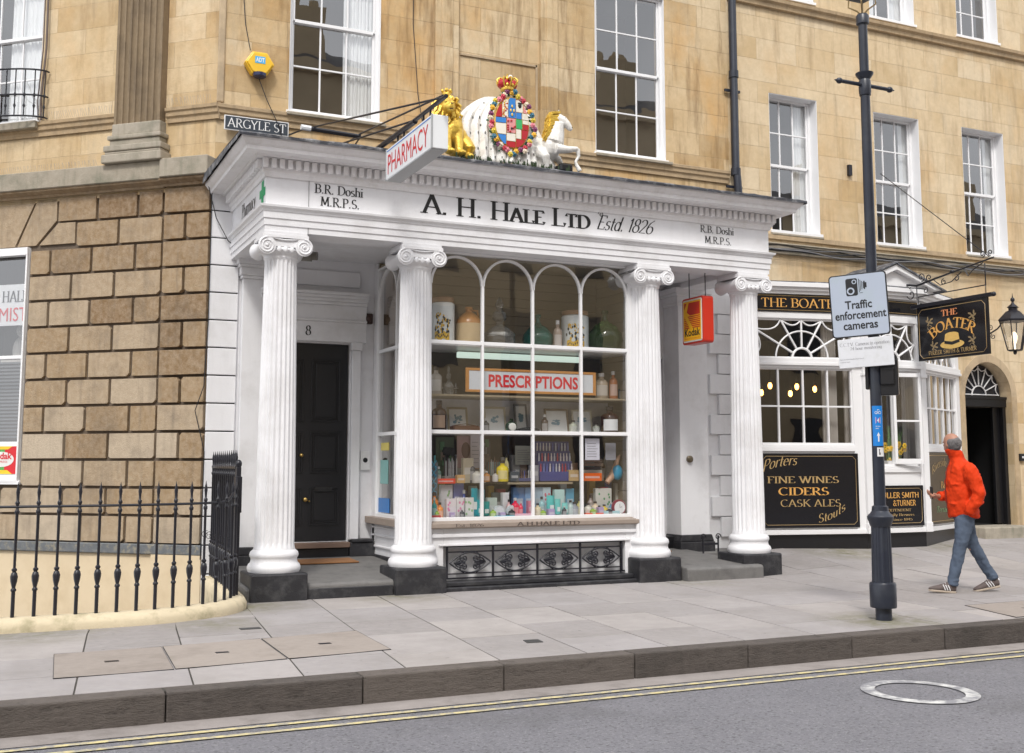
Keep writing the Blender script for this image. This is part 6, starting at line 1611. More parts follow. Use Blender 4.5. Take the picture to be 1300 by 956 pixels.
# jacket
def cloth(name, col, rough, wr=.02, sc=(6, 6, 3)):
    mt, nt, b, out = newmat(name); n1 = noise(nt, 5, 3, .5, sc=(1, 1, .55)); c = mixc(nt, noise(nt, 25, 4), tuple(x*.85 for x in col), tuple(min(1, x*1.1) for x in col)); lk(nt, c, b.inputs['Base Color'])
    b.inputs['Roughness'].default_value = rough; b.inputs['Specular IOR Level'].default_value = .2; bump(nt, b, n1, wr, 1); return mt
JK = cloth('orange_red_jacket', (.66, .045, .006), .75, .08)
m = MB(TM)
S18 = lambda cx, cy, a, b, z, tw=0: [(cx+a*cos(2*pi*k/24)+tw*sin(2*pi*k/24*3), cy+b*sin(2*pi*k/24), z+.012*sin(2*pi*k/24*2)) for k in range(24)]
m.rings([S18(.01, 0, .155, .185, .845), S18(.01, 0, .165, .195, .87), S18(.015, 0, .170, .200, .98, .004), S18(.025, 0, .172, .200, 1.08, -.005), S18(.03, 0, .165, .195, 1.16, .006), S18(.025, 0, .168, .205, 1.26), S18(.015, 0, .160, .215, 1.36, .004), S18(.015, 0, .140, .205, 1.42), S18(.03, 0, .105, .135, 1.475), S18(.05, 0, .085, .09, 1.51), S18(.075, 0, .088, .088, 1.56), S18(.098, 0, .088, .086, 1.612)])
sl = [(.0, .165, 1.405), (-.01, .225, 1.36), (-.05, .265, 1.24), (-.075, .275, 1.13), (-.045, .262, 1.03), (.0, .235, .95), (.02, .21, .90)]
m.tube(sl, [.085, .088, .076, .074, .070, .062, .060], 16)
sr = [(.015, -.165, 1.405), (.02, -.225, 1.36), (.01, -.26, 1.24), (.02, -.255, 1.14), (.10, -.20, 1.095), (.19, -.14, 1.08), (.245, -.10, 1.08)]
m.tube(sr, [.085, .086, .074, .072, .065, .058, .052], 16)
for (x, y, z, a, b, c) in ((-.13, .02, 1.33, .05, .14, .03), (-.14, .0, 1.18, .04, .13, .022), (-.135, .03, 1.02, .05, .15, .028), (-.08, .27, 1.16, .08, .03, .02), (-.04, .26, 1.07, .03, .075, .02), (.14, .06, 1.0, .05, .10, .025), (.12, .1, 1.22, .06, .08, .02)): m.ell((x, y, z), (a, b, c))
jk = m.build('jacket', JK, PN); remesh(jk, .011, 4, .5)
tx = bpy.data.textures.new('folds', 'CLOUDS'); tx.noise_scale = .085; dsp = jk.modifiers.new('folds', 'DISPLACE'); dsp.texture = tx; dsp.strength = .034; dsp.mid_level = .5
m = MB(TM); P = [(.174+.004, y*.0+.03, z) for y, z in ((0, .9), (0, 1.1), (0, 1.3))]; m.tube([(.183, .0, .87), (.195, .0, 1.0), (.202, 0, 1.15), (.196, 0, 1.28), (.178, 0, 1.40), (.15, 0, 1.47), (.155, 0, 1.58)], .004, 5); m.build('zip', plain('dark_zip', (.10, .01, .01), .4), jk)
m = MB(TM); m.ell((-.008, .313, 1.33), (.012, .004, .007), 8, 5); m.build('sleeve_badge', INK, jk)
# jeans
JN = cloth('blue_jeans', (.085, .11, .155), .9, .07); m = MB(TM)
m.rings([S18(.005, 0, .12, .155, 1.0), S18(.0, 0, .135, .17, .92), S18(.0, 0, .125, .165, .84)])
m.tube([(.015, .085, .93), (.035, .09, .80), (.07, .098, .64), (.10, .10, .52), (.125, .10, .42), (.165, .10, .26), (.195, .10, .15), (.205, .10, .085)], [.108, .104, .086, .073, .070, .060, .056, .064], 16)
m.tube([(-.01, -.085, .93), (-.03, -.09, .80), (-.075, -.098, .64), (-.12, -.10, .52), (-.18, -.10, .42), (-.25, -.10, .28), (-.31, -.10, .19), (-.335, -.10, .135)], [.108, .104, .084, .072, .069, .059, .055, .062], 16)
for (x, y, z) in ((.20, .10, .10), (.19, .10, .145), (-.325, -.10, .15), (-.31, -.10, .185), (.105, .10, .50), (.12, .10, .46)): m.ell((x, y, z), (.066, .066, .014))
jn = m.build('jeans', JN, PN); remesh(jn, .011, 2, .5)
d2 = jn.modifiers.new('folds', 'DISPLACE'); d2.texture = tx; d2.strength = .026; d2.mid_level = .5
# shoes
SH = plain('shoe_suede', (.11, .085, .08), .8, .2, 20, .003); SOLE = plain('shoe_sole', (.42, .35, .28), .7, .1)
def shoe(hx, hy, hz, pitch, yaw=0):
    cp, sp = cos(pitch), sin(pitch)
    def T(x, y, z): return TM(hx+cp*x+sp*z*-1, hy+y, hz+sp*x+cp*z)
    m = MB(T); m.rings([[(x, w*cos(2*pi*k/16), max(.02, zc+h*sin(2*pi*k/16))) for k in range(16)] for (x, w, zc, h) in ((-.045, .018, .06, .03), (-.035, .034, .065, .045), (.0, .038, .07, .055), (.06, .037, .065, .055), (.10, .040, .055, .045), (.16, .046, .042, .034), (.21, .044, .036, .024), (.245, .030, .032, .014), (.258, .010, .03, .006))])
    s_o = m.build('shoe', SH, PN)
    m = MB(T); P = [(-.05, 0), (-.04, -.032), (.02, -.038), (.09, -.036), (.17, -.048), (.235, -.038), (.263, 0), (.235, .038), (.17, .048), (.09, .036), (.02, .038), (-.04, .032)]; m.prism(P, .0, .024, axis='z'); m.build('sole', SOLE, s_o, bevel=.006)
    m = MB(T)
    for s in (-1, 1):
        for k in range(3): x = .03+.028*k; m.tube([(x, s*.0405, .03), (x+.012, s*.040, .06), (x+.026, s*.032, .088)], .005, 5)
    for k in range(3): m.tube([(.075+.022*k, -.02, .108-.014*k), (.08+.022*k, .02, .106-.014*k)], .004, 5)
    m.ell((-.045, 0, .085), (.012, .022, .02)); m.build('white_stripes', WHITE2, s_o)
shoe(.215, .10, .0, radians(5)); shoe(-.36, -.10, .040, radians(-11))
m = MB(TM); m.box(.33, .345, -.11, -.035, 1.05, 1.19); ph = m.build('phone', BLACK, None, bevel=.006, seg=2); tag(ph, 'black phone held in the right hand of the walking man', 'phone')
GOODS = [
('jar',4.896,12.62,2.890,0.289,0.60,(.70,.72,.70),'white pharmacy jar with gold crest, far left of the top shelf',1),
('flagon',5.257,12.66,2.890,0.328,0.50,(.55,.42,.25),'buff and tan stoneware flagon with a handle on the top shelf',(.42,.20,.06)),
('decanter',5.702,12.72,2.890,0.404,0.66,(.40,.40,.38),'clear spired apothecary show globe in the second arch',None),
('carboy',6.284,12.80,2.890,0.408,0.48,(.02,.16,.13),'dark teal glass carboy standing behind the middle glazing bar',None),
('bottle',6.478,12.62,2.890,0.114,0.40,(.30,.24,.20),'slim smoked glass bottle between the teal carboy and the white jar',None),
('jar',6.772,12.70,2.890,0.360,0.55,(.66,.70,.70),'white pharmacy jar with gold crest in the third arch',1),
('carboy',7.174,12.62,2.890,0.474,0.56,(.06,.13,.035),'round green glass demijohn at the right end of the top shelf',None),
('bottle',4.814,12.62,2.290,0.144,0.34,(.35,.33,.30),'tall clear bottle at the far left of the sign shelf',None),
('decanter',4.979,12.62,2.290,0.135,0.36,(.48,.47,.44),'small clear stoppered decanter left of the PRESCRIPTIONS sign',None),
('rack',4.988,12.75,2.290,0.314,0.16,(.40,.36,.33),'wire rack of small clear vials at the left of the sign shelf',None),
('bottle',7.115,12.62,2.290,0.177,0.34,(.33,.27,.20),'greyish bottle just right of the PRESCRIPTIONS sign',None),
('bottle',7.281,12.60,2.290,0.119,0.37,(.36,.13,.05),'thin amber bottle with orange neck at the right of the sign shelf',None),
('bottle',7.471,12.70,2.290,0.109,0.22,(.04,.07,.10),'dark blue bottle at the right end of the sign shelf',None),
('medicine',4.816,12.52,1.835,0.184,0.38,(.10,.045,.03),'brown medicine bottle with paper label at the left of the frame shelf',(.34,.24,.17)),
('frame',5.179,12.78,1.835,0.276,0.32,(.35,.30,.20),'small framed print behind the brown wooden tray',None),
('tray',5.157,12.52,1.835,0.355,0.10,(.12,.055,.03),'carved dark wooden tray in front of the leftmost framed print',None),
('frame',5.650,12.70,1.835,0.304,0.33,(.40,.36,.27),'framed blue print just right of the first glazing bar',None),
('flask',5.765,12.50,1.835,0.162,0.17,(.07,.13,.08),'round green flask with white disc label on the frame shelf',(.7,.7,.66)),
('frame',6.069,12.82,1.835,0.190,0.38,(.20,.20,.20),'narrow dark framed print behind the green flask',None),
('tray',6.018,12.55,1.835,0.264,0.07,(.03,.03,.03),'low black case between the flask and the middle glazing bar',None),
('frame',6.498,12.66,1.835,0.342,0.32,(.16,.12,.08),'dark framed blue print right of the middle glazing bar',None),
('frame',6.889,12.70,1.835,0.304,0.32,(.45,.42,.34),'cream framed blue print leaning beside the third glazing bar',None),
('bottle',6.642,12.52,1.835,0.103,0.17,(.40,.42,.34),'small clear bottle between the two right hand framed prints',None),
('medicine',7.193,12.55,1.835,0.236,0.36,(.11,.025,.02),'dark red brown medicine bottle with white label at the right end',(.70,.72,.74)),
('bottle',5.444,12.55,1.835,0.085,0.17,(.05,.05,.05),'tiny black bottle just left of the first glazing bar on the frame shelf',None),
('bottle',6.276,12.60,1.835,0.090,0.24,(.07,.05,.04),'slim dark bottle just right of the middle glazing bar on the frame shelf',None),
('bottle',7.021,12.60,1.835,0.094,0.14,(.30,.32,.28),'small clear vial left of the red brown medicine bottle',None),
('decanter',4.903,12.80,2.290,0.104,0.28,(.42,.42,.40),'tiny clear decanter behind the vial rack at the left of the sign shelf',None),
('stand',5.595,12.95,1.235,0.175,0.50,(.12,.10,.09),'dark display panel of small packets behind the first lower glazing bar',None),
('bottle',5.414,12.58,1.220,0.096,0.22,(.42,.36,.28),'beige bottle at the right end of the left glass shelf',None),
('bottle',5.433,12.50,1.235,0.085,0.13,(.50,.22,.06),'short amber pot at the left of the cream shelf',None),
('bottle',5.550,12.50,1.235,0.075,0.12,(.55,.52,.48),'short pale pot left of the yellow spray bottle',None),
('box',5.825,12.56,1.235,0.120,0.12,(.08,.09,.10),'black carton right of the yellow spray bottle',None),
('box',6.129,12.62,1.235,0.111,0.20,(.34,.35,.40),'grey carton left of the large blue cosmetics display',None),
('box',6.663,12.58,1.235,0.138,0.14,(.48,.34,.16),'tan carton right of the large blue cosmetics display',None),
('bottle',5.285,12.60,1.220,0.074,0.27,(.10,.10,.11),'dark slender bottle near the pink portrait poster',None),
('bottle',4.839,12.58,1.220,0.072,0.20,(.12,.20,.16),'dark green bottle at the left of the left glass shelf',None),
('box',5.400,12.62,0.800,0.096,0.34,(.12,.30,.34),'dark teal carton behind the teal tubes',None),
('box',5.632,12.66,0.800,0.108,0.30,(.10,.12,.12),'black carton at the back behind the left powder compact',None),
('bottle',5.714,12.46,0.800,0.065,0.22,(.70,.45,.45),'thin pink bottle between the two powder compacts',None),
('box',6.008,12.46,0.800,0.088,0.20,(.62,.20,.30),'rose carton left of the middle lower glazing bar',None),
('bottle',6.172,12.48,0.800,0.078,0.25,(.30,.52,.55),'slim sea green bottle at the left of the third pane',None),
('box',6.545,12.64,0.800,0.091,0.40,(.30,.34,.38),'slate carton at the back of the third pane',None),
('bottle',6.544,12.42,0.800,0.079,0.20,(.48,.60,.58),'pale green bottle right of the small turquoise tube',None),
('bottle',6.658,12.40,0.800,0.068,0.22,(.55,.50,.20),'olive bottle at the third lower glazing bar',None),
('bottle',6.944,12.40,0.800,0.081,0.13,(.35,.55,.30),'small green jar in the fourth pane',None),
('bottle',6.884,12.52,0.800,0.081,0.26,(.35,.30,.28),'brown bottle behind the small white jar',None),
('bottle',7.176,12.50,0.800,0.082,0.16,(.10,.30,.45),'small blue jar left of the round clock',None),
('stand',5.027,12.85,1.220,0.232,0.56,(.10,.13,.07),'green and black display stand at the far left of the lower window',None),
('poster',5.291,12.82,1.400,0.235,0.40,(.40,.25,.27),'pink portrait poster behind the left cosmetics',None),
('poster',5.403,12.78,1.400,0.129,0.42,(.62,.58,.62),'white strip poster with black marks beside the pink portrait',None),
('box',5.230,12.62,1.220,0.137,0.30,(.45,.40,.30),'tan and green carton standing on the left glass shelf',None),
('clips',4.748,12.50,1.050,0.112,0.42,(.10,.35,.50),'hanging card of blue scissors at the far left pane',None),
('pencils',5.010,12.62,1.220,0.187,0.33,(.35,.36,.36),'row of slim silver combs on the left glass shelf',None),
('box',4.910,12.55,1.215,0.247,0.06,(.70,.05,.02),'flat red carton lying on the left glass shelf',None),
('bottle',5.315,12.52,1.220,0.116,0.17,(.60,.58,.52),'squat round white pot at the right of the left glass shelf',None),
('box',5.095,12.52,1.220,0.104,0.10,(.55,.35,.15),'small tan box beside the flat red carton',None),
('pencils',5.567,12.66,1.220,0.216,0.36,(.22,.14,.10),'upright display of brown brushes behind the second lower pane',None),
('bottle',5.673,12.56,1.235,0.151,0.26,(.75,.60,.02),'bright yellow spray bottle in the second lower pane',None),
('bottle',5.755,12.62,1.235,0.065,0.34,(.75,.68,.35),'tall thin pale yellow bottle beside the bright yellow one',None),
('poster',6.082,12.80,1.440,0.246,0.24,(.50,.52,.46),'pale certificate card with black swash in the second lower pane',None),
('pencils',5.955,12.58,1.235,0.264,0.16,(.12,.14,.35),'low blue tray of lipsticks below the pale certificate',None),
('rack2',6.432,12.62,1.235,0.476,0.50,(.05,.06,.22),'large stepped dark blue cosmetics display in the third lower pane',None),
('paper',6.830,12.36,1.500,0.206,0.27,(.70,.70,.78),'white printed notice taped in the fourth lower pane',None),
('paper',7.147,12.45,1.500,0.152,0.22,(.26,.27,.32),'grey notice hanging right of the white printed notice',None),
('boxes',6.951,12.60,1.235,0.304,0.32,(.20,.13,.09),'stack of dark brown cartons in the fourth lower pane',None),
('box',6.884,12.50,1.235,0.278,0.10,(.75,.13,.01),'flat orange carton under the stacked brown cartons',None),
('arm',7.269,12.62,1.190,0.214,0.36,(.60,.36,.24),'tan plaster hand model wearing a bright blue wrist support',(.01,.32,.55)),
('bottle',4.727,12.42,0.800,0.101,0.32,(.75,.22,.02),'orange bottle at the far left of the bottom row',None),
('bottle',4.712,12.38,0.800,0.060,0.26,(.0,.30,.28),'teal bottle in front of the orange ones at the bottom left',None),
('box',4.684,12.36,0.800,0.181,0.05,(.45,.03,.03),'low dark red carton at the bottom left corner',None),
('bottle',4.783,12.38,0.800,0.081,0.20,(.80,.30,.06),'short orange bottle next to the flowered boxes',None),
('box',4.948,12.62,0.800,0.155,0.40,(.62,.62,.64),'white carton with green leaf motif at the back left',(.25,.42,.20)),
('box',5.120,12.66,0.800,0.136,0.42,(.22,.24,.52),'violet blue carton at the back of the bottom row',None),
('box',4.931,12.42,0.800,0.123,0.24,(.68,.64,.66),'white box with pink flowers, left of three',(.70,.22,.40)),
('box',5.054,12.42,0.800,0.113,0.25,(.68,.66,.66),'white box with pink flowers, middle of three',(.65,.25,.40)),
('box',5.157,12.42,0.800,0.125,0.25,(.68,.68,.66),'white box with green flowers, right of three',(.25,.45,.22)),
('tube',5.249,12.44,0.800,0.084,0.36,(.0,.27,.33),'tall teal tube left of the first lower glazing bar',None),
('tube',5.304,12.42,0.800,0.073,0.22,(.0,.33,.38),'short teal tube left of the first lower glazing bar',None),
('bottle',5.171,12.58,0.800,0.084,0.34,(.04,.08,.35),'royal blue bottle behind the flowered boxes',None),
('tube',5.396,12.44,0.800,0.105,0.20,(.0,.28,.26),'dark teal tube right of the first lower glazing bar',None),
('box',5.519,12.55,0.800,0.128,0.24,(.50,.60,.55),'pale green carton right of the first lower glazing bar',None),
('disc',5.559,12.40,0.800,0.159,0.15,(.62,.68,.70),'round pale powder compact standing up, left of a pair',None),
('disc',5.730,12.40,0.800,0.150,0.15,(.60,.66,.70),'round pale powder compact standing up, right of a pair',None),
('box',5.701,12.55,0.800,0.086,0.30,(.66,.68,.70),'tall white carton behind the powder compacts',None),
('box',5.917,12.64,0.800,0.154,0.36,(.12,.25,.48),'blue carton at the back behind the red bottles',None),
('box',6.051,12.62,0.800,0.111,0.36,(.18,.34,.58),'light blue carton beside the middle lower glazing bar',None),
('bottle',5.782,12.42,0.800,0.097,0.24,(.75,.03,.08),'bright red bottle in front of the blue carton',None),
('bottle',5.848,12.40,0.800,0.054,0.20,(.72,.04,.10),'thin red bottle right of the bright red one',None),
('box',5.862,12.36,0.800,0.259,0.05,(.72,.45,.55),'low pink carton lying in front of the red bottles',None),
('box',5.585,12.34,0.800,0.276,0.03,(.0,.30,.42),'flat teal card under the powder compacts',None),
('box',6.175,12.60,0.800,0.112,0.36,(.40,.52,.62),'pale blue carton right of the middle lower glazing bar',None),
('bottle',6.077,12.40,0.800,0.088,0.17,(.70,.62,.40),'small cream bottle at the foot of the third pane',None),
('box',6.277,12.58,0.800,0.112,0.36,(.50,.60,.66),'white and blue carton at the back of the third pane',(.60,.15,.20)),
('tube',6.274,12.44,0.800,0.111,0.26,(.10,.52,.50),'wide turquoise tube, leftmost of the turquoise ones',None),
('box',6.437,12.54,0.800,0.136,0.33,(.48,.68,.66),'pale mint carton between the turquoise tubes',None),
('tube',6.354,12.40,0.800,0.078,0.22,(.16,.55,.52),'middle turquoise tube in front of the mint carton',None),
('tube',6.455,12.40,0.800,0.079,0.17,(.22,.60,.56),'small turquoise tube, rightmost of the turquoise ones',None),
('box',6.626,12.62,0.800,0.115,0.34,(.10,.35,.52),'sea blue carton behind the rightmost turquoise tube',None),
('bottle',6.600,12.42,0.800,0.113,0.18,(.28,.30,.34),'grey bottle near the third lower glazing bar',None),
('bag',6.784,12.70,0.800,0.256,0.42,(.03,.05,.04),'dark green bag slumped behind the third lower glazing bar',None),
('box',7.092,12.58,0.800,0.235,0.34,(.62,.62,.58),'white carton with green edge and picture in the fourth pane',(.08,.30,.12)),
('bottle',6.794,12.42,0.800,0.103,0.16,(.70,.68,.60),'small white jar at the left of the fourth pane',None),
('bottle',6.920,12.46,0.800,0.104,0.18,(.75,.62,.45),'small cream jar beside the small white jar',None),
('box',6.842,12.36,0.800,0.252,0.04,(.75,.12,.05),'flat red and yellow packet at the foot of the fourth pane',(.80,.60,.05)),
('bottle',7.037,12.44,0.800,0.093,0.14,(.80,.60,.08),'small yellow jar in the fourth pane',None),
('box',7.084,12.38,0.800,0.256,0.06,(.40,.62,.66),'low pale blue packet left of the round clock',None),
('clock',7.224,12.38,0.800,0.223,0.20,(.25,.03,.05),'round dark red clock with white face at the bottom right corner',(.80,.80,.80)),
('box',4.939,12.79,0.800,0.112,0.43,(.50,.33,.05),'mustard carton at the back row of the bottom shelf in the first lower pane',None),
('box',5.081,12.76,0.800,0.122,0.37,(.45,.03,.07),'crimson carton at the back row of the bottom shelf in the first lower pane',None),
('tube',5.257,12.80,0.800,0.109,0.32,(.03,.05,.20),'navy tube at the back row of the bottom shelf in the first lower pane',None),
('box',5.370,12.78,0.800,0.088,0.38,(.62,.60,.52),'ivory carton at the back row of the bottom shelf in the first lower pane',None),
('bottle',4.736,12.36,0.800,0.057,0.12,(.30,.48,.06),'lime bottle at the front edge of the bottom shelf in the first lower pane',None),
('box',4.932,12.38,0.800,0.056,0.08,(.42,.34,.55),'lilac carton at the front edge of the bottom shelf in the first lower pane',None),
('bottle',5.053,12.35,0.800,0.055,0.12,(.05,.05,.055),'charcoal bottle at the front edge of the bottom shelf in the first lower pane',None),
('box',4.962,12.92,1.235,0.085,0.32,(.15,.50,.52),'aqua carton at the back of the middle shelf in the first lower pane',None),
('bottle',5.108,12.90,1.235,0.125,0.29,(.10,.05,.03),'chocolate bottle at the back of the middle shelf in the first lower pane',None),
('box',5.255,12.91,1.235,0.125,0.33,(.42,.43,.45),'silver carton at the back of the middle shelf in the first lower pane',None),
('box',5.445,12.89,1.235,0.092,0.21,(.68,.42,.28),'peach carton at the back of the middle shelf in the first lower pane',None),
('box',5.601,12.77,0.800,0.080,0.38,(.50,.33,.05),'mustard carton at the back row of the bottom shelf in the second lower pane',None),
('box',5.740,12.77,0.800,0.114,0.34,(.45,.03,.07),'crimson carton at the back row of the bottom shelf in the second lower pane',None),
('tube',5.942,12.77,0.800,0.104,0.37,(.03,.05,.20),'navy tube at the back row of the bottom shelf in the second lower pane',None),
('box',6.098,12.80,0.800,0.082,0.30,(.62,.60,.52),'ivory carton at the back row of the bottom shelf in the second lower pane',None),
('bottle',5.455,12.35,0.800,0.079,0.12,(.30,.48,.06),'lime bottle at the front edge of the bottom shelf in the second lower pane',None),
('box',5.573,12.35,0.800,0.071,0.07,(.42,.34,.55),'lilac carton at the front edge of the bottom shelf in the second lower pane',None),
('bottle',5.708,12.36,0.800,0.084,0.12,(.05,.05,.055),'charcoal bottle at the front edge of the bottom shelf in the second lower pane',None),
('box',5.706,12.89,1.235,0.129,0.24,(.15,.50,.52),'aqua carton at the back of the middle shelf in the second lower pane',None),
('bottle',5.824,12.88,1.235,0.121,0.30,(.10,.05,.03),'chocolate bottle at the back of the middle shelf in the second lower pane',None),
('box',5.992,12.88,1.235,0.126,0.33,(.42,.43,.45),'silver carton at the back of the middle shelf in the second lower pane',None),
('box',6.106,12.90,1.235,0.098,0.33,(.68,.42,.28),'peach carton at the back of the middle shelf in the second lower pane',None),
('box',6.324,12.78,0.800,0.132,0.34,(.50,.33,.05),'mustard carton at the back row of the bottom shelf in the third lower pane',None),
('box',6.456,12.76,0.800,0.090,0.32,(.45,.03,.07),'crimson carton at the back row of the bottom shelf in the third lower pane',None),
('tube',6.627,12.77,0.800,0.138,0.31,(.03,.05,.20),'navy tube at the back row of the bottom shelf in the third lower pane',None),
('box',6.798,12.78,0.800,0.113,0.33,(.62,.60,.52),'ivory carton at the back row of the bottom shelf in the third lower pane',None),
('bottle',6.136,12.37,0.800,0.082,0.10,(.30,.48,.06),'lime bottle at the front edge of the bottom shelf in the third lower pane',None),
('box',6.230,12.35,0.800,0.086,0.10,(.42,.34,.55),'lilac carton at the front edge of the bottom shelf in the third lower pane',None),
('bottle',6.436,12.38,0.800,0.060,0.13,(.05,.05,.055),'charcoal bottle at the front edge of the bottom shelf in the third lower pane',None),
('box',6.395,12.88,1.235,0.125,0.25,(.15,.50,.52),'aqua carton at the back of the middle shelf in the third lower pane',None),
('bottle',6.509,12.89,1.235,0.129,0.25,(.10,.05,.03),'chocolate bottle at the back of the middle shelf in the third lower pane',None),
('box',6.728,12.92,1.235,0.132,0.25,(.42,.43,.45),'silver carton at the back of the middle shelf in the third lower pane',None),
('box',6.828,12.90,1.235,0.125,0.23,(.68,.42,.28),'peach carton at the back of the middle shelf in the third lower pane',None),
('box',7.038,12.78,0.800,0.091,0.44,(.50,.33,.05),'mustard carton at the back row of the bottom shelf in the fourth lower pane',None),
('box',7.217,12.78,0.800,0.121,0.35,(.45,.03,.07),'crimson carton at the back row of the bottom shelf in the fourth lower pane',None),
('tube',7.299,12.79,0.800,0.100,0.42,(.03,.05,.20),'navy tube at the back row of the bottom shelf in the fourth lower pane',None),
('box',7.457,12.79,0.800,0.133,0.40,(.62,.60,.52),'ivory carton at the back row of the bottom shelf in the fourth lower pane',None),
('bottle',6.830,12.36,0.800,0.083,0.11,(.30,.48,.06),'lime bottle at the front edge of the bottom shelf in the fourth lower pane',None),
('box',6.944,12.38,0.800,0.075,0.11,(.42,.34,.55),'lilac carton at the front edge of the bottom shelf in the fourth lower pane',None),
('bottle',7.076,12.38,0.800,0.091,0.10,(.05,.05,.055),'charcoal bottle at the front edge of the bottom shelf in the fourth lower pane',None),
('box',7.073,12.89,1.235,0.116,0.29,(.15,.50,.52),'aqua carton at the back of the middle shelf in the fourth lower pane',None),
('bottle',7.252,12.91,1.235,0.134,0.31,(.10,.05,.03),'chocolate bottle at the back of the middle shelf in the fourth lower pane',None),
('box',7.385,12.91,1.235,0.124,0.31,(.42,.43,.45),'silver carton at the back of the middle shelf in the fourth lower pane',None),
('box',7.528,12.91,1.235,0.137,0.29,(.68,.42,.28),'peach carton at the back of the middle shelf in the fourth lower pane',None)]
WINE = plain('old_paper', (.62, .58, .48), .7, .1, 20, 0)
CREST = plain('crest_gold', (.62, .40, .06), .35, .4, 60, 0); CRESTD = plain('crest_dark', (.05, .05, .045), .4, .5, 60, 0)
gname = dict(jar='pharmacy_jar', jar0='crock', flagon='stoneware_flagon', decanter='decanter', carboy='glass_carboy', bottle='bottle', rack='vial_rack', medicine='medicine_bottle', frame='picture_frame', tray='wooden_tray', flask='round_flask',
    stand='display_stand', poster='poster', box='carton', clips='hanging_card', pencils='brush_display', rack2='cosmetics_display', paper='notice', boxes='carton_stack', arm='hand_model', tube='tube', disc='powder_compact', bag='bag', clock='clock')
gcat = dict(jar='jar', jar0='jar', flagon='flagon', decanter='decanter', carboy='carboy', bottle='bottle', rack='rack', medicine='bottle', frame='picture frame', tray='tray', flask='flask', stand='display stand', poster='poster', box='box', clips='card',
    pencils='display', rack2='display', paper='notice', boxes='box stack', arm='hand model', tube='tube', disc='compact', bag='bag', clock='clock')
def gm(c, rough=.4, key='g'):
    k = '%s_%02d%02d%02d' % (key, c[0]*99, c[1]*99, c[2]*99)
    return plain(k, c, rough, .06, 25, 0)
def gglass(c):
    k = 'tinted_%02d%02d%02d' % (c[0]*99, c[1]*99, c[2]*99)
    if k in MATS: return MATS[k]
    mt, nt, b, o = newmat(k); b.inputs['Base Color'].default_value = (*c, 1); b.inputs['Roughness'].default_value = .06; b.inputs['Transmission Weight'].default_value = .8 if max(c)-min(c) < .12 else .5; b.inputs['IOR'].default_value = 1.45
    return mt
gr_ = random.Random(11)
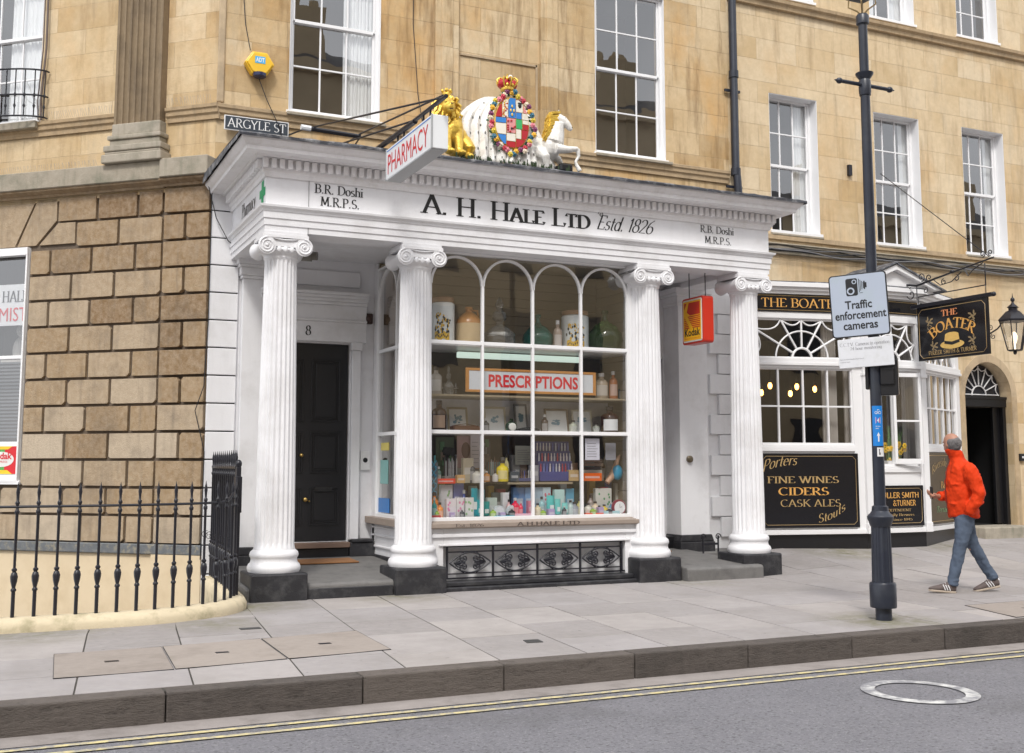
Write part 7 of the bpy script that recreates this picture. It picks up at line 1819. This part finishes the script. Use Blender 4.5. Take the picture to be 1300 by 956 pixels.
for (k, x, y, z, w, h, c, lab, ex) in GOODS:
    r = w/2; nm = gname[k]; o = None
    def root(mb, mat, bevel=0, **kw):
        global o
        o = mb.build(nm, mat, None, bevel=bevel, **kw); tag(o, lab, gcat[k]); return o
    m = MB(ID)
    if k == 'jar':
        m.lathe([(r*.92, 0), (r, .02), (r, h*.84), (r*.9, h*.87), (r*.86, h*.88)], x, y, z, 24); root(m, gm(c, .2))
        q = MB(ID); q.lathe([(r*.9, h*.875), (r*.95, h*.88), (r*.95, h*.97), (r*.7, h), (.001, h)], x, y, z, 24); q.build('jar_lid', gm((.25, .15, .08), .5), o)
        def curve_patch(a0, a1, z0, z1, mat, name, rr_=1.006):
            q = MB(ID); q.rings([[(x+r*rr_*cos(radians(a0+(a1-a0)*t/8)), y+r*rr_*sin(radians(a0+(a1-a0)*t/8)), zz) for t in range(9)] for zz in (z0, z1)], close=False, caps=False); q.build(name, mat, o)
        for (cm_, nn, nb, z0_, z1_, sz) in ((CRESTD, 'crest_shield', 26, .24, .60, .016), (CREST, 'crest_beast', 30, .26, .66, .014), (CREST, 'gold_ribbon', 0, 0, 0, 0)):
            q = MB(ID)
            for t in range(nb):
                a_ = radians(gr_.choice((222, 248, 272))+gr_.gauss(0, 7)); zz = z+h*gr_.uniform(z0_, z1_); q.ell((x+r*1.0*cos(a_), y+r*1.0*sin(a_), zz), (sz*gr_.uniform(.5, 1.1), sz*.5, sz*gr_.uniform(.7, 1.6)), 7, 5)
            if nb: q.build(nn, cm_, o)
        q = MB(ID); q.rings([[(x+r*1.012*cos(radians(207+76*t/16)), y+r*1.012*sin(radians(207+76*t/16)), z+h*(zz+.025*sin(t*.8))) for t in range(17)] for zz in (.10, .25)], close=False, caps=False); q.build('gold_ribbon', CREST, o)
        q = MB(ID)
        for t in range(9): a_ = radians(214+7.5*t); q.ell((x+r*1.015*cos(a_), y+r*1.015*sin(a_), z+h*(.175+.025*sin(t*1.6))), (.008, .006, .016), 6, 4)
        q.build('ribbon_marks', CRESTD, o)
    elif k == 'jar0': m.lathe([(r*.9, 0), (r, .03), (r, h*.55), (r*.8, h*.85), (r*.3, h), (.001, h)], x, y, z, 20); root(m, gm(c, .3))
    elif k == 'flagon':
        m.lathe([(r*.95, 0), (r, .02), (r, h*.58)], x, y, z, 24, caps=False); root(m, gm(c, .3))
        q = MB(ID); q.lathe([(r, h*.58), (r*.96, h*.66), (r*.6, h*.80), (r*.25, h*.88), (r*.24, h*.93), (r*.30, h*.94), (r*.30, h), (.001, h)], x, y, z, 24, caps=False); q.tube([(x+r*.25, y, z+h*.92), (x+r*.7, y, z+h*.92), (x+r*.8, y, z+h*.72)], .014, 6); q.build('flagon_shoulder', gm(ex, .3), o)
    elif k == 'decanter':
        m.lathe([(r*.7, 0), (r, h*.12), (r, h*.30), (r*.55, h*.42), (r*.22, h*.46), (r*.22, h*.52), (r*.45, h*.58), (r*.42, h*.70), (r*.18, h*.76), (r*.22, h*.82), (r*.30, h*.85), (r*.05, h)], x, y, z, 20); root(m, gglass(c))
    elif k == 'carboy':
        m.lathe([(r*.5, 0), (r*.85, h*.08), (r, h*.30), (r*.95, h*.45), (r*.6, h*.64), (r*.22, h*.74), (r*.14, h*.80), (r*.14, h*.92), (r*.2, h*.93), (r*.2, h)], x, y, z, 28); root(m, gglass(c))
    elif k in ('bottle', 'medicine', 'flask'):
        if k == 'flask': m.ell((x, y, z+h*.42), (r, r*.6, h*.42)); m.lathe([(r*.25, h*.75), (r*.25, h)], x, y, z, 10); root(m, gglass(c)); q = MB(ID); q.ell((x, y-r*.5, z+h*.42), (r*.65, r*.15, h*.28)); q.build('flask_label', gm(ex), o)
        else:
            m.lathe([(r*.95, 0), (r, .01), (r, h*.62), (r*.8, h*.70), (r*.38, h*.76), (r*.35, h*.86)], x, y, z, 16); root(m, gm(c, .2) if k == 'bottle' else gglass(c))
            q = MB(ID); q.lathe([(r*.42, h*.86), (r*.42, h*.99), (.001, h)], x, y, z, 12); q.build('bottle_cap', gm((.55, .55, .55) if sum(c) < .9 and k == 'bottle' else (.04, .03, .03), .4), o)
            q = MB(ID); q.rings([[(x+r*1.02*cos(radians(200+100*t/8)), y+r*1.02*sin(radians(200+100*t/8)), zz) for t in range(9)] for zz in (z+h*.12, z+h*.52)], close=False, caps=False); q.build('bottle_label', gm(ex or tuple(min(.75, v*.6+.25) for v in c)), o)
    elif k == 'rack':
        m.box(x-r, x+r, y-.04, y+.04, z, z+.012); m.box(x-r, x+r, y-.04, y+.04, z+h*.55, z+h*.57); root(m, gm(c))
        for i in range(6): q = MB(ID); q.lathe([(.011, .01), (.011, h*.8), (.006, h*.9), (.006, h)], x-r+.02+i*(w-.04)/5, y, z, 8); q.build('vial', gglass((.5, .5, .5)), o)
    elif k == 'frame':
        t = frame(x-r, y, 0, z)
        def TF(a, b, cc): return (x-r+a, y+b+cc*.18, z+cc)
        m = MB(TF); e = .028; m.box(0, w, 0, .018, 0, e); m.box(0, w, 0, .018, h-e, h); m.box(0, e, 0, .018, e, h-e); m.box(w-e, w, 0, .018, e, h-e); root(m, gm(c), .004)
        q = MB(TF); q.box(e, w-e, .008, .014, e, h-e); q.build('mount', gm((.66, .68, .68)), o)
        q = MB(TF); 
        for i in range(14):
            cx, cz = gr_.uniform(.34, .66)*w, gr_.uniform(.38, .68)*h; q.ell((cx, .007, cz), (gr_.uniform(.01, .03), .002, gr_.uniform(.005, .02)), 8, 5)
        q.build('print', gm((.16, .27, .33)), o)
    elif k == 'tray': m.box(x-r, x+r, y-.06, y+.06, z, z+h*.7); m.box(x-r*.9, x+r*.9, y-.045, y+.045, z+h*.7, z+h*.8); m.tube([(x-r*.8, y, z+h*.8), (x, y, z+h), (x+r*.8, y, z+h*.8)], .006, 5); root(m, gm(c), .005)
    elif k == 'stand':
        m.box(x-r, x+r, y, y+.02, z, z+h); m.box(x-r, x+r, y-.08, y, z, z+.02); root(m, gm(c))
        for i in range(10):
            q = MB(ID); a, b = x+gr_.uniform(-.8, .6)*r, z+.08+gr_.uniform(0, .8)*h; q.box(a, a+.05, y-.02, y, b-.05, b+.05); q.build('hanging_pack', gm(gr_.choice([(.03, .03, .03), (.4, .4, .4), (.10, .22, .10), (.25, .2, .15)])), o)
    elif k in ('poster', 'paper'):
        m.box(x-r, x+r, y, y+.004, z, z+h); root(m, gm(c)); q = MB(ID)
        if k == 'poster' and c[0] < .45: q.ell((x, y-.001, z+h*.55), (r*.5, .004, h*.25)); q.build('portrait', gm((.10, .03, .035)), o)
        else:
            for i in range(6): q.box(x-r*.75, x+r*gr_.uniform(.3, .75), y-.002, y-.0005, z+h*(.15+.12*i), z+h*(.15+.12*i)+.006)
            q.build('print', gm((.25, .25, .27)), o)
    elif k == 'box':
        m.box(x-r, x+r, y-.035, y+.035, z, z+h); root(m, gm(c), .003)
        q = MB(ID); d = gm(ex) if ex else gm(tuple(min(.8, v*.45+.35) for v in c))
        if ex and h > .1:
            for i in range(6): q.ell((x+gr_.uniform(-.7, .7)*r, y-.0355, z+h*gr_.uniform(.15, .85)), (.014, .0015, .016), 7, 4)
        else: q.box(x-r*.75, x+r*.75, y-.0375, y-.0352, z+h*.35, z+h*.62)
        q.build('box_print', d, o)
    elif k == 'clips':
        m.box(x-r, x+r, y+.01, y+.014, z, z+h); root(m, gm((.12, .14, .15)))
        for i in range(4):
            q = MB(ID); b = z+.06+i*.1; q.tube([(x-r*.6, y, b+.08), (x+r*.4, y, b)], .006, 5); q.tube([(x+r*.6, y, b+.08), (x-r*.4, y, b)], .006, 5); q.tube([(x+r*.4+.014*cos(t), y, b+.014*sin(t)) for t in [pi*j/4 for j in range(8)]], .004, 4, closed=True); q.build('scissors', gm(c), o)
    elif k in ('pencils', 'rack2'):
        if k == 'pencils':
            m.box(x-r, x+r, y-.05, y+.05, z, z+h*.25); root(m, gm(tuple(v*.5 for v in c)), .004)
            for i in range(9): q = MB(ID); hh = h*gr_.uniform(.75, 1); a = x-r*.85+w*.85*i/8; q.tube([(a, y, z+h*.2), (a, y, z+hh*.9), (a, y, z+hh)], [.006, .007, .003], 6); q.build('brush', gm(gr_.choice([c, (.45, .45, .45), (.08, .06, .06)])), o)
        else:
            for i in range(3): m.box(x-r, x+r, y+.05*i-.06, y+.05*i-.01, z, z+.12+.13*i)
            m.box(x-r*1.02, x+r*1.02, y+.09, y+.10, z, z+h); root(m, gm(c), .004)
            for i in range(3):
                for j in range(11):
                    q = MB(ID); a = x-r*.92+w*.92*j/10; b = z+.12+.13*i; q.lathe([(.011, 0), (.011, .06), (.008, .062), (.008, .10)], a, y+.05*i-.035, b, 8)
                    q.build('lipstick', gm(gr_.choice([(.10, .13, .42), (.55, .58, .66), (.45, .06, .10), (.18, .22, .50), (.65, .60, .62)])), o)
    elif k == 'boxes':
        root(m, gm(c)) if False else None
        m.box(x-r, x+r, y-.04, y+.04, z, z+h*.30); root(m, gm(c), .003)
        for i in range(5): q = MB(ID); zz = z+h*.30+h*.14*i+.001; q.box(x-r*gr_.uniform(.8, 1), x+r*gr_.uniform(.8, 1), y-.04, y+.03, zz, zz+h*.13); q.build('carton', gm(gr_.choice([(.05, .04, .035), (.20, .14, .10), (.48, .45, .38), (.10, .05, .03)])), o, bevel=.003)
    elif k == 'arm':
        m.tube([(x-r*.8, y, z+.02), (x-r*.2, y, z+h*.25), (x+r*.5, y, z+h*.7), (x+r*.9, y, z+h)], [.035, .045, .035, .02], 10)
        for i in range(4): m.tube([(x+r*(.7+.08*i), y-.02+.012*i, z+h*.85), (x+r*(.85+.1*i), y-.02+.012*i, z+h*1.05)], .009, 6)
        root(m, gm(c)); q = MB(ID); q.ell((x+r*.55, y-.02, z+h*.42), (.075, .06, .10), 14, 10); q.build('wrist_support', gm(ex), o)
    elif k == 'tube': m.rings([[(x+a*cos(2*pi*t/14), y+b*sin(2*pi*t/14), z+zz) for t in range(14)] for a, b, zz in ((r*.6, r*.6, 0), (r*.6, r*.6, .03), (r*.95, r*.8, .035), (r, r*.5, h*.6), (r, .004, h))]); root(m, gm(c, .3)); q = MB(ID); q.box(x-r*.5, x+r*.5, y-r*.8, y-r*.75, z+h*.3, z+h*.55); q.build('tube_label', gm((.7, .75, .74)), o)
    elif k in ('disc', 'clock'):
        q = h/2; m.rings([[(x+q*s*cos(2*pi*t/28), y+dy, z+q+q*s*sin(2*pi*t/28)) for t in range(28)] for s, dy in ((1, .03), (1, 0), (.92, -.012), (.85, -.012))]); root(m, gm(c, .3))
        f = MB(ID); f.rings([[(x+q*.78*cos(2*pi*t/28), y+dy, z+q+q*.78*sin(2*pi*t/28)) for t in range(28)] for dy in (-.006, -.0135)]); f.build('face', gm(ex or (.72, .75, .76)), o)
        if k == 'clock': f = MB(ID); f.tube([(x, y-.016, z+q), (x, y-.016, z+q+.045)], .002, 4); f.tube([(x, y-.016, z+q), (x+.03, y-.016, z+q+.01)], .002, 4); f.build('clock_hand', INK, o)
    elif k == 'bag': m.rings([[(x+a*cos(2*pi*t/16), y+a*.5*sin(2*pi*t/16), z+zz) for t in range(16)] for a, zz in ((r*.8, 0), (r, h*.2), (r*.9, h*.6), (r*.5, h*.85), (r*.6, h))]); root(m, gm(c, .6)); q = MB(ID); q.tube([(x+r*.4*cos(t), y, z+h*.9+.07*sin(t)) for t in [pi*j/8 for j in range(9)]], .006, 5); q.build('bag_handle', gm(c), o)
# PRESCRIPTIONS sign on the middle shelf
SGN = thing('prescriptions_sign', (6.1, 12.5, 2.3), 'long white sign in orange oak frame reading PRESCRIPTIONS inside the display window', 'sign')
xa, xb, za, zb2, ys = 5.13, 6.93, 2.32, 2.615, 12.43
m = MB(ID); e = .032; m.box(xa, xb, ys, ys+.03, za, za+e); m.box(xa, xb, ys, ys+.03, zb2-e, zb2); m.box(xa, xa+e+.01, ys, ys+.03, za+e, zb2-e); m.box(xb-e-.01, xb, ys, ys+.03, za+e, zb2-e); m.build('sign_frame', WOOD, SGN, bevel=.004)
m = MB(ID); m.box(xa+e, xb-e, ys+.008, ys+.02, za+e, zb2-e); pp = m.build('sign_face', gm((.62, .66, .70)), SGN)
m = MB(ID); letter(m, 'PRESCRIPTIONS', (5.43, ys+.008, 2.395), UX, UZ, NF, 1.24, .148, font='sans', bold=.04); m.build('lettering', RED, pp)
# notices stuck inside the left facet
m = MB(ID); m.box(4.478, 4.482, 13.35, 13.78, .84, 1.02); o = m.build('window_notice', gm((.03, .18, .50)), None); tag(o, 'blue notice at the foot of the narrow side light', 'notice')
m = MB(ID); m.box(4.478, 4.482, 13.40, 13.7, 1.62, 1.72); o = m.build('window_notice', gm((.60, .50, .12)), None); tag(o, 'small yellow notice in the narrow side light', 'notice')
m = MB(ID); m.box(4.478, 4.482, 13.42, 13.72, 1.2, 1.5); o = m.build('window_notice', gm((.20, .42, .40)), None); tag(o, 'teal card in the middle of the narrow side light', 'notice')
# sticker on the corner shop window panel
m = MB(LF); m.box(-3.30, -2.86, .052, .0595, 1.32, 1.68); o = m.build('film_sticker', gm((.10, .38, .08)), None); tag(o, 'red yellow and green film sticker with white oval under the corner shop window', 'sticker')
m = MB(LF); m.add([(-3.05, .050, 1.32), (-2.86, .050, 1.32), (-2.86, .050, 1.68), (-3.05, .050, 1.68)], [(0, 1, 2, 3)]); m.build('red_field', RED, o)
m = MB(LF); m.add([(-3.30, .0495, 1.64), (-3.0, .0495, 1.64), (-2.93, .0495, 1.68), (-3.30, .0495, 1.68)], [(0, 1, 2, 3)]); m.add([(-3.30, .0495, 1.32), (-2.92, .0495, 1.32), (-3.0, .0495, 1.37), (-3.30, .0495, 1.37)], [(0, 1, 2, 3)]); m.build('yellow_field', YELL, o)
m = MB(LF); m.add([(-3.1+.20*cos(2*pi*t/24), .048, 1.51+.10*sin(2*pi*t/24)) for t in range(24)], [tuple(range(24))]); pw = m.build('white_oval', gm((.72, .72, .70)), o)
m = MB(ID); letter(m, 'Kodak', LF(-3.27, .0475, 1.515), Ul, UZ, Nl, .34, .085, font='sans', bold=.04, z=.001); letter(m, 'EXPRESS', LF(-3.2, .0475, 1.465), Ul, UZ, Nl, .2, .028, font='sans', z=.001); m.build('lettering', RED, pw)
SKY_S, SUN_S, EXPO, CLOUD = .13, 1.45, .6, 8
# ============================================================ terrace across the road (seen only in the window reflections)
B3 = thing('opposite_terrace', (5, -14, 0), 'pale stone terrace across the road with roofs and chimneys reflected in the glass', 'building')
TB = frame(0, -13, pi)
TS2 = plain('terrace_stone', (.50, .40, .26), .85, .2, 1.2, 0)
m = MB(ID)
for (xa, xb, h) in ((-45, 6, 12.5), (6, 31, 16.6), (31, 80, 13.2)): m.box(xa, xb, -24, -13, -.2, h); m.box(xa, xb, -24, -12.7, h, h+.4)
m.build('wall', TS2, B3)
m = MB(ID)
for (xa, xb, h) in ((-45, 6, 12.9), (6, 31, 17.0), (31, 80, 13.6)): m.prism([(-13.2, h), (-17, h+2.0), (-24, h)], xa, xb, axis='x')
m.build('roof', plain('slate', (.06, .065, .075), .7, .3, 2, 0), B3)
for x in (-40, -30, -18, -8, 2, 9.5, 15, 24.5, 29, 37, 46, 55, 66):
    h = 16.6 if 6 < x < 31 else (12.5 if x < 6 else 13.2)
    m = MB(ID); m.box(x, x+2.1, -16.5, -15.3, h, h+3.6); [m.lathe([(.16, h+3.6), (.2, h+3.7), (.14, h+4.2)], x+.4+.6*k, -15.9, 0, 8) for k in range(3)]
    m.build('chimney', TS2, B3)
m = MB(ID)
for x in range(-43, 68, 3):
    for z0 in (1.0, 5.0, 8.6, 11.8): m.box(x, x+1.2, -13.01, -12.97, z0, z0+2.2)
m.build('windows', plain('far_glass', (.02, .022, .028), .1), B3)
m = MB(ID); m.add([(-60, -12.9, -.05), (80, -12.9, -.05), (80, -8.9, -.05), (-60, -8.9, -.05)], [(0, 1, 2, 3)], False); m.box(-60, 80, -9.05, -8.9, -.24, -.04); struct(m.build('far_pavement', FLG))

# bare street trees beyond the left edge, mirrored in the corner windows
def bare_tree(x, y, seed, label):
    r = random.Random(seed); t = thing('bare_tree', (x, y, 0), label, 'tree', None)
    tr = MB(ID); cr = MB(ID)
    def grow(mb, p, d, L, w, dep):
        q = p+d*L; mb.tube([tuple(p), tuple((p+q)/2+Vector((r.uniform(-.05, .05)*L, r.uniform(-.05, .05)*L, 0))), tuple(q)], [w, w*.85, w*.68], 5)
        if dep == 0: return
        for k in range(3 if dep > 1 else 4):
            e = (d+Vector((r.uniform(-.75, .75), r.uniform(-.75, .75), r.uniform(-.1, .45)))).normalized(); grow(cr, q-d*L*r.uniform(0, .35), e, L*r.uniform(.6, .82), w*.58, dep-1)
    grow(tr, Vector((x, y, -.2)), Vector((0, 0, 1)), 4.2, .26, 5)
    tr.build('trunk', plain('bark', (.05, .04, .03), .9, .3, 10, .01), t); cr.build('crown', plain('bark', (.05, .04, .03)), t)
bare_tree(-13, 12.2, 4, 'bare winter tree off the left edge nearest the corner windows'); bare_tree(-22, 9.5, 9, 'bare winter tree further off the left edge of the street')

# ============================================================ light and camera
sc = bpy.context.scene
w = bpy.data.worlds.new('World'); sc.world = w; w.use_nodes = True; nt = w.node_tree; nt.nodes.clear()
sky = nt.nodes.new('ShaderNodeTexSky'); sky.sky_type = 'NISHITA'; sky.sun_disc = False
EL, AZ = radians(50), radians(212)         # sun direction: behind the camera, a little to the left
sky.sun_elevation = EL; sky.sun_rotation = AZ; sky.dust_density = 4.0; sky.air_density = 1.0; sky.ozone_density = 1.0
bg = nt.nodes.new('ShaderNodeBackground'); bg.inputs[1].default_value = SKY_S
hs = nt.nodes.new('ShaderNodeHueSaturation'); hs.inputs['Saturation'].default_value = .28
out = nt.nodes.new('ShaderNodeOutputWorld'); nt.links.new(sky.outputs[0], hs.inputs['Color']); tc = nt.nodes.new('ShaderNodeTexCoord'); cn = noise(nt, 2.2, 6, .6, vec=tc.outputs['Generated'], sc=(1, 1, 2.5))
cl = mixc(nt, ramp(nt, cn, [(.35, .45), (.65, .92)]), hs.outputs[0], (CLOUD, CLOUD*1.02, CLOUD*1.07)); nt.links.new(cl, bg.inputs[0]); nt.links.new(bg.outputs[0], out.inputs[0])
ld = bpy.data.lights.new('sun', 'SUN'); ld.energy = SUN_S; ld.angle = radians(10); ld.color = (1, .96, .9)
sun = bpy.data.objects.new('sun', ld); COL.objects.link(sun)
dv = Vector((sin(AZ)*cos(EL), cos(AZ)*cos(EL), sin(EL)))
sun.rotation_euler = dv.to_track_quat('Z', 'Y').to_euler()
cd = bpy.data.cameras.new('camera'); cam = bpy.data.objects.new('camera', cd); COL.objects.link(cam)
cam.location = (0, 0, 1.45); cam.rotation_euler = (radians(90+6.3), 0, radians(-24.8))
cd.sensor_width = 36; cd.lens = 1409/1300*36; cd.shift_y = -44.5/1300; cd.clip_end = 600; cd.clip_start = .1
sc.camera = cam
sc.view_settings.view_transform = 'Standard'; sc.view_settings.look = 'None'; sc.view_settings.gamma = 1; sc.view_settings.exposure = EXPO
sc.view_settings.use_curve_mapping = False
sc.cycles.max_bounces = 7; sc.cycles.transparent_max_bounces = 12; sc.cycles.use_denoising = True; sc.cycles.sample_clamp_indirect = 6
sc.cycles.use_adaptive_sampling = True
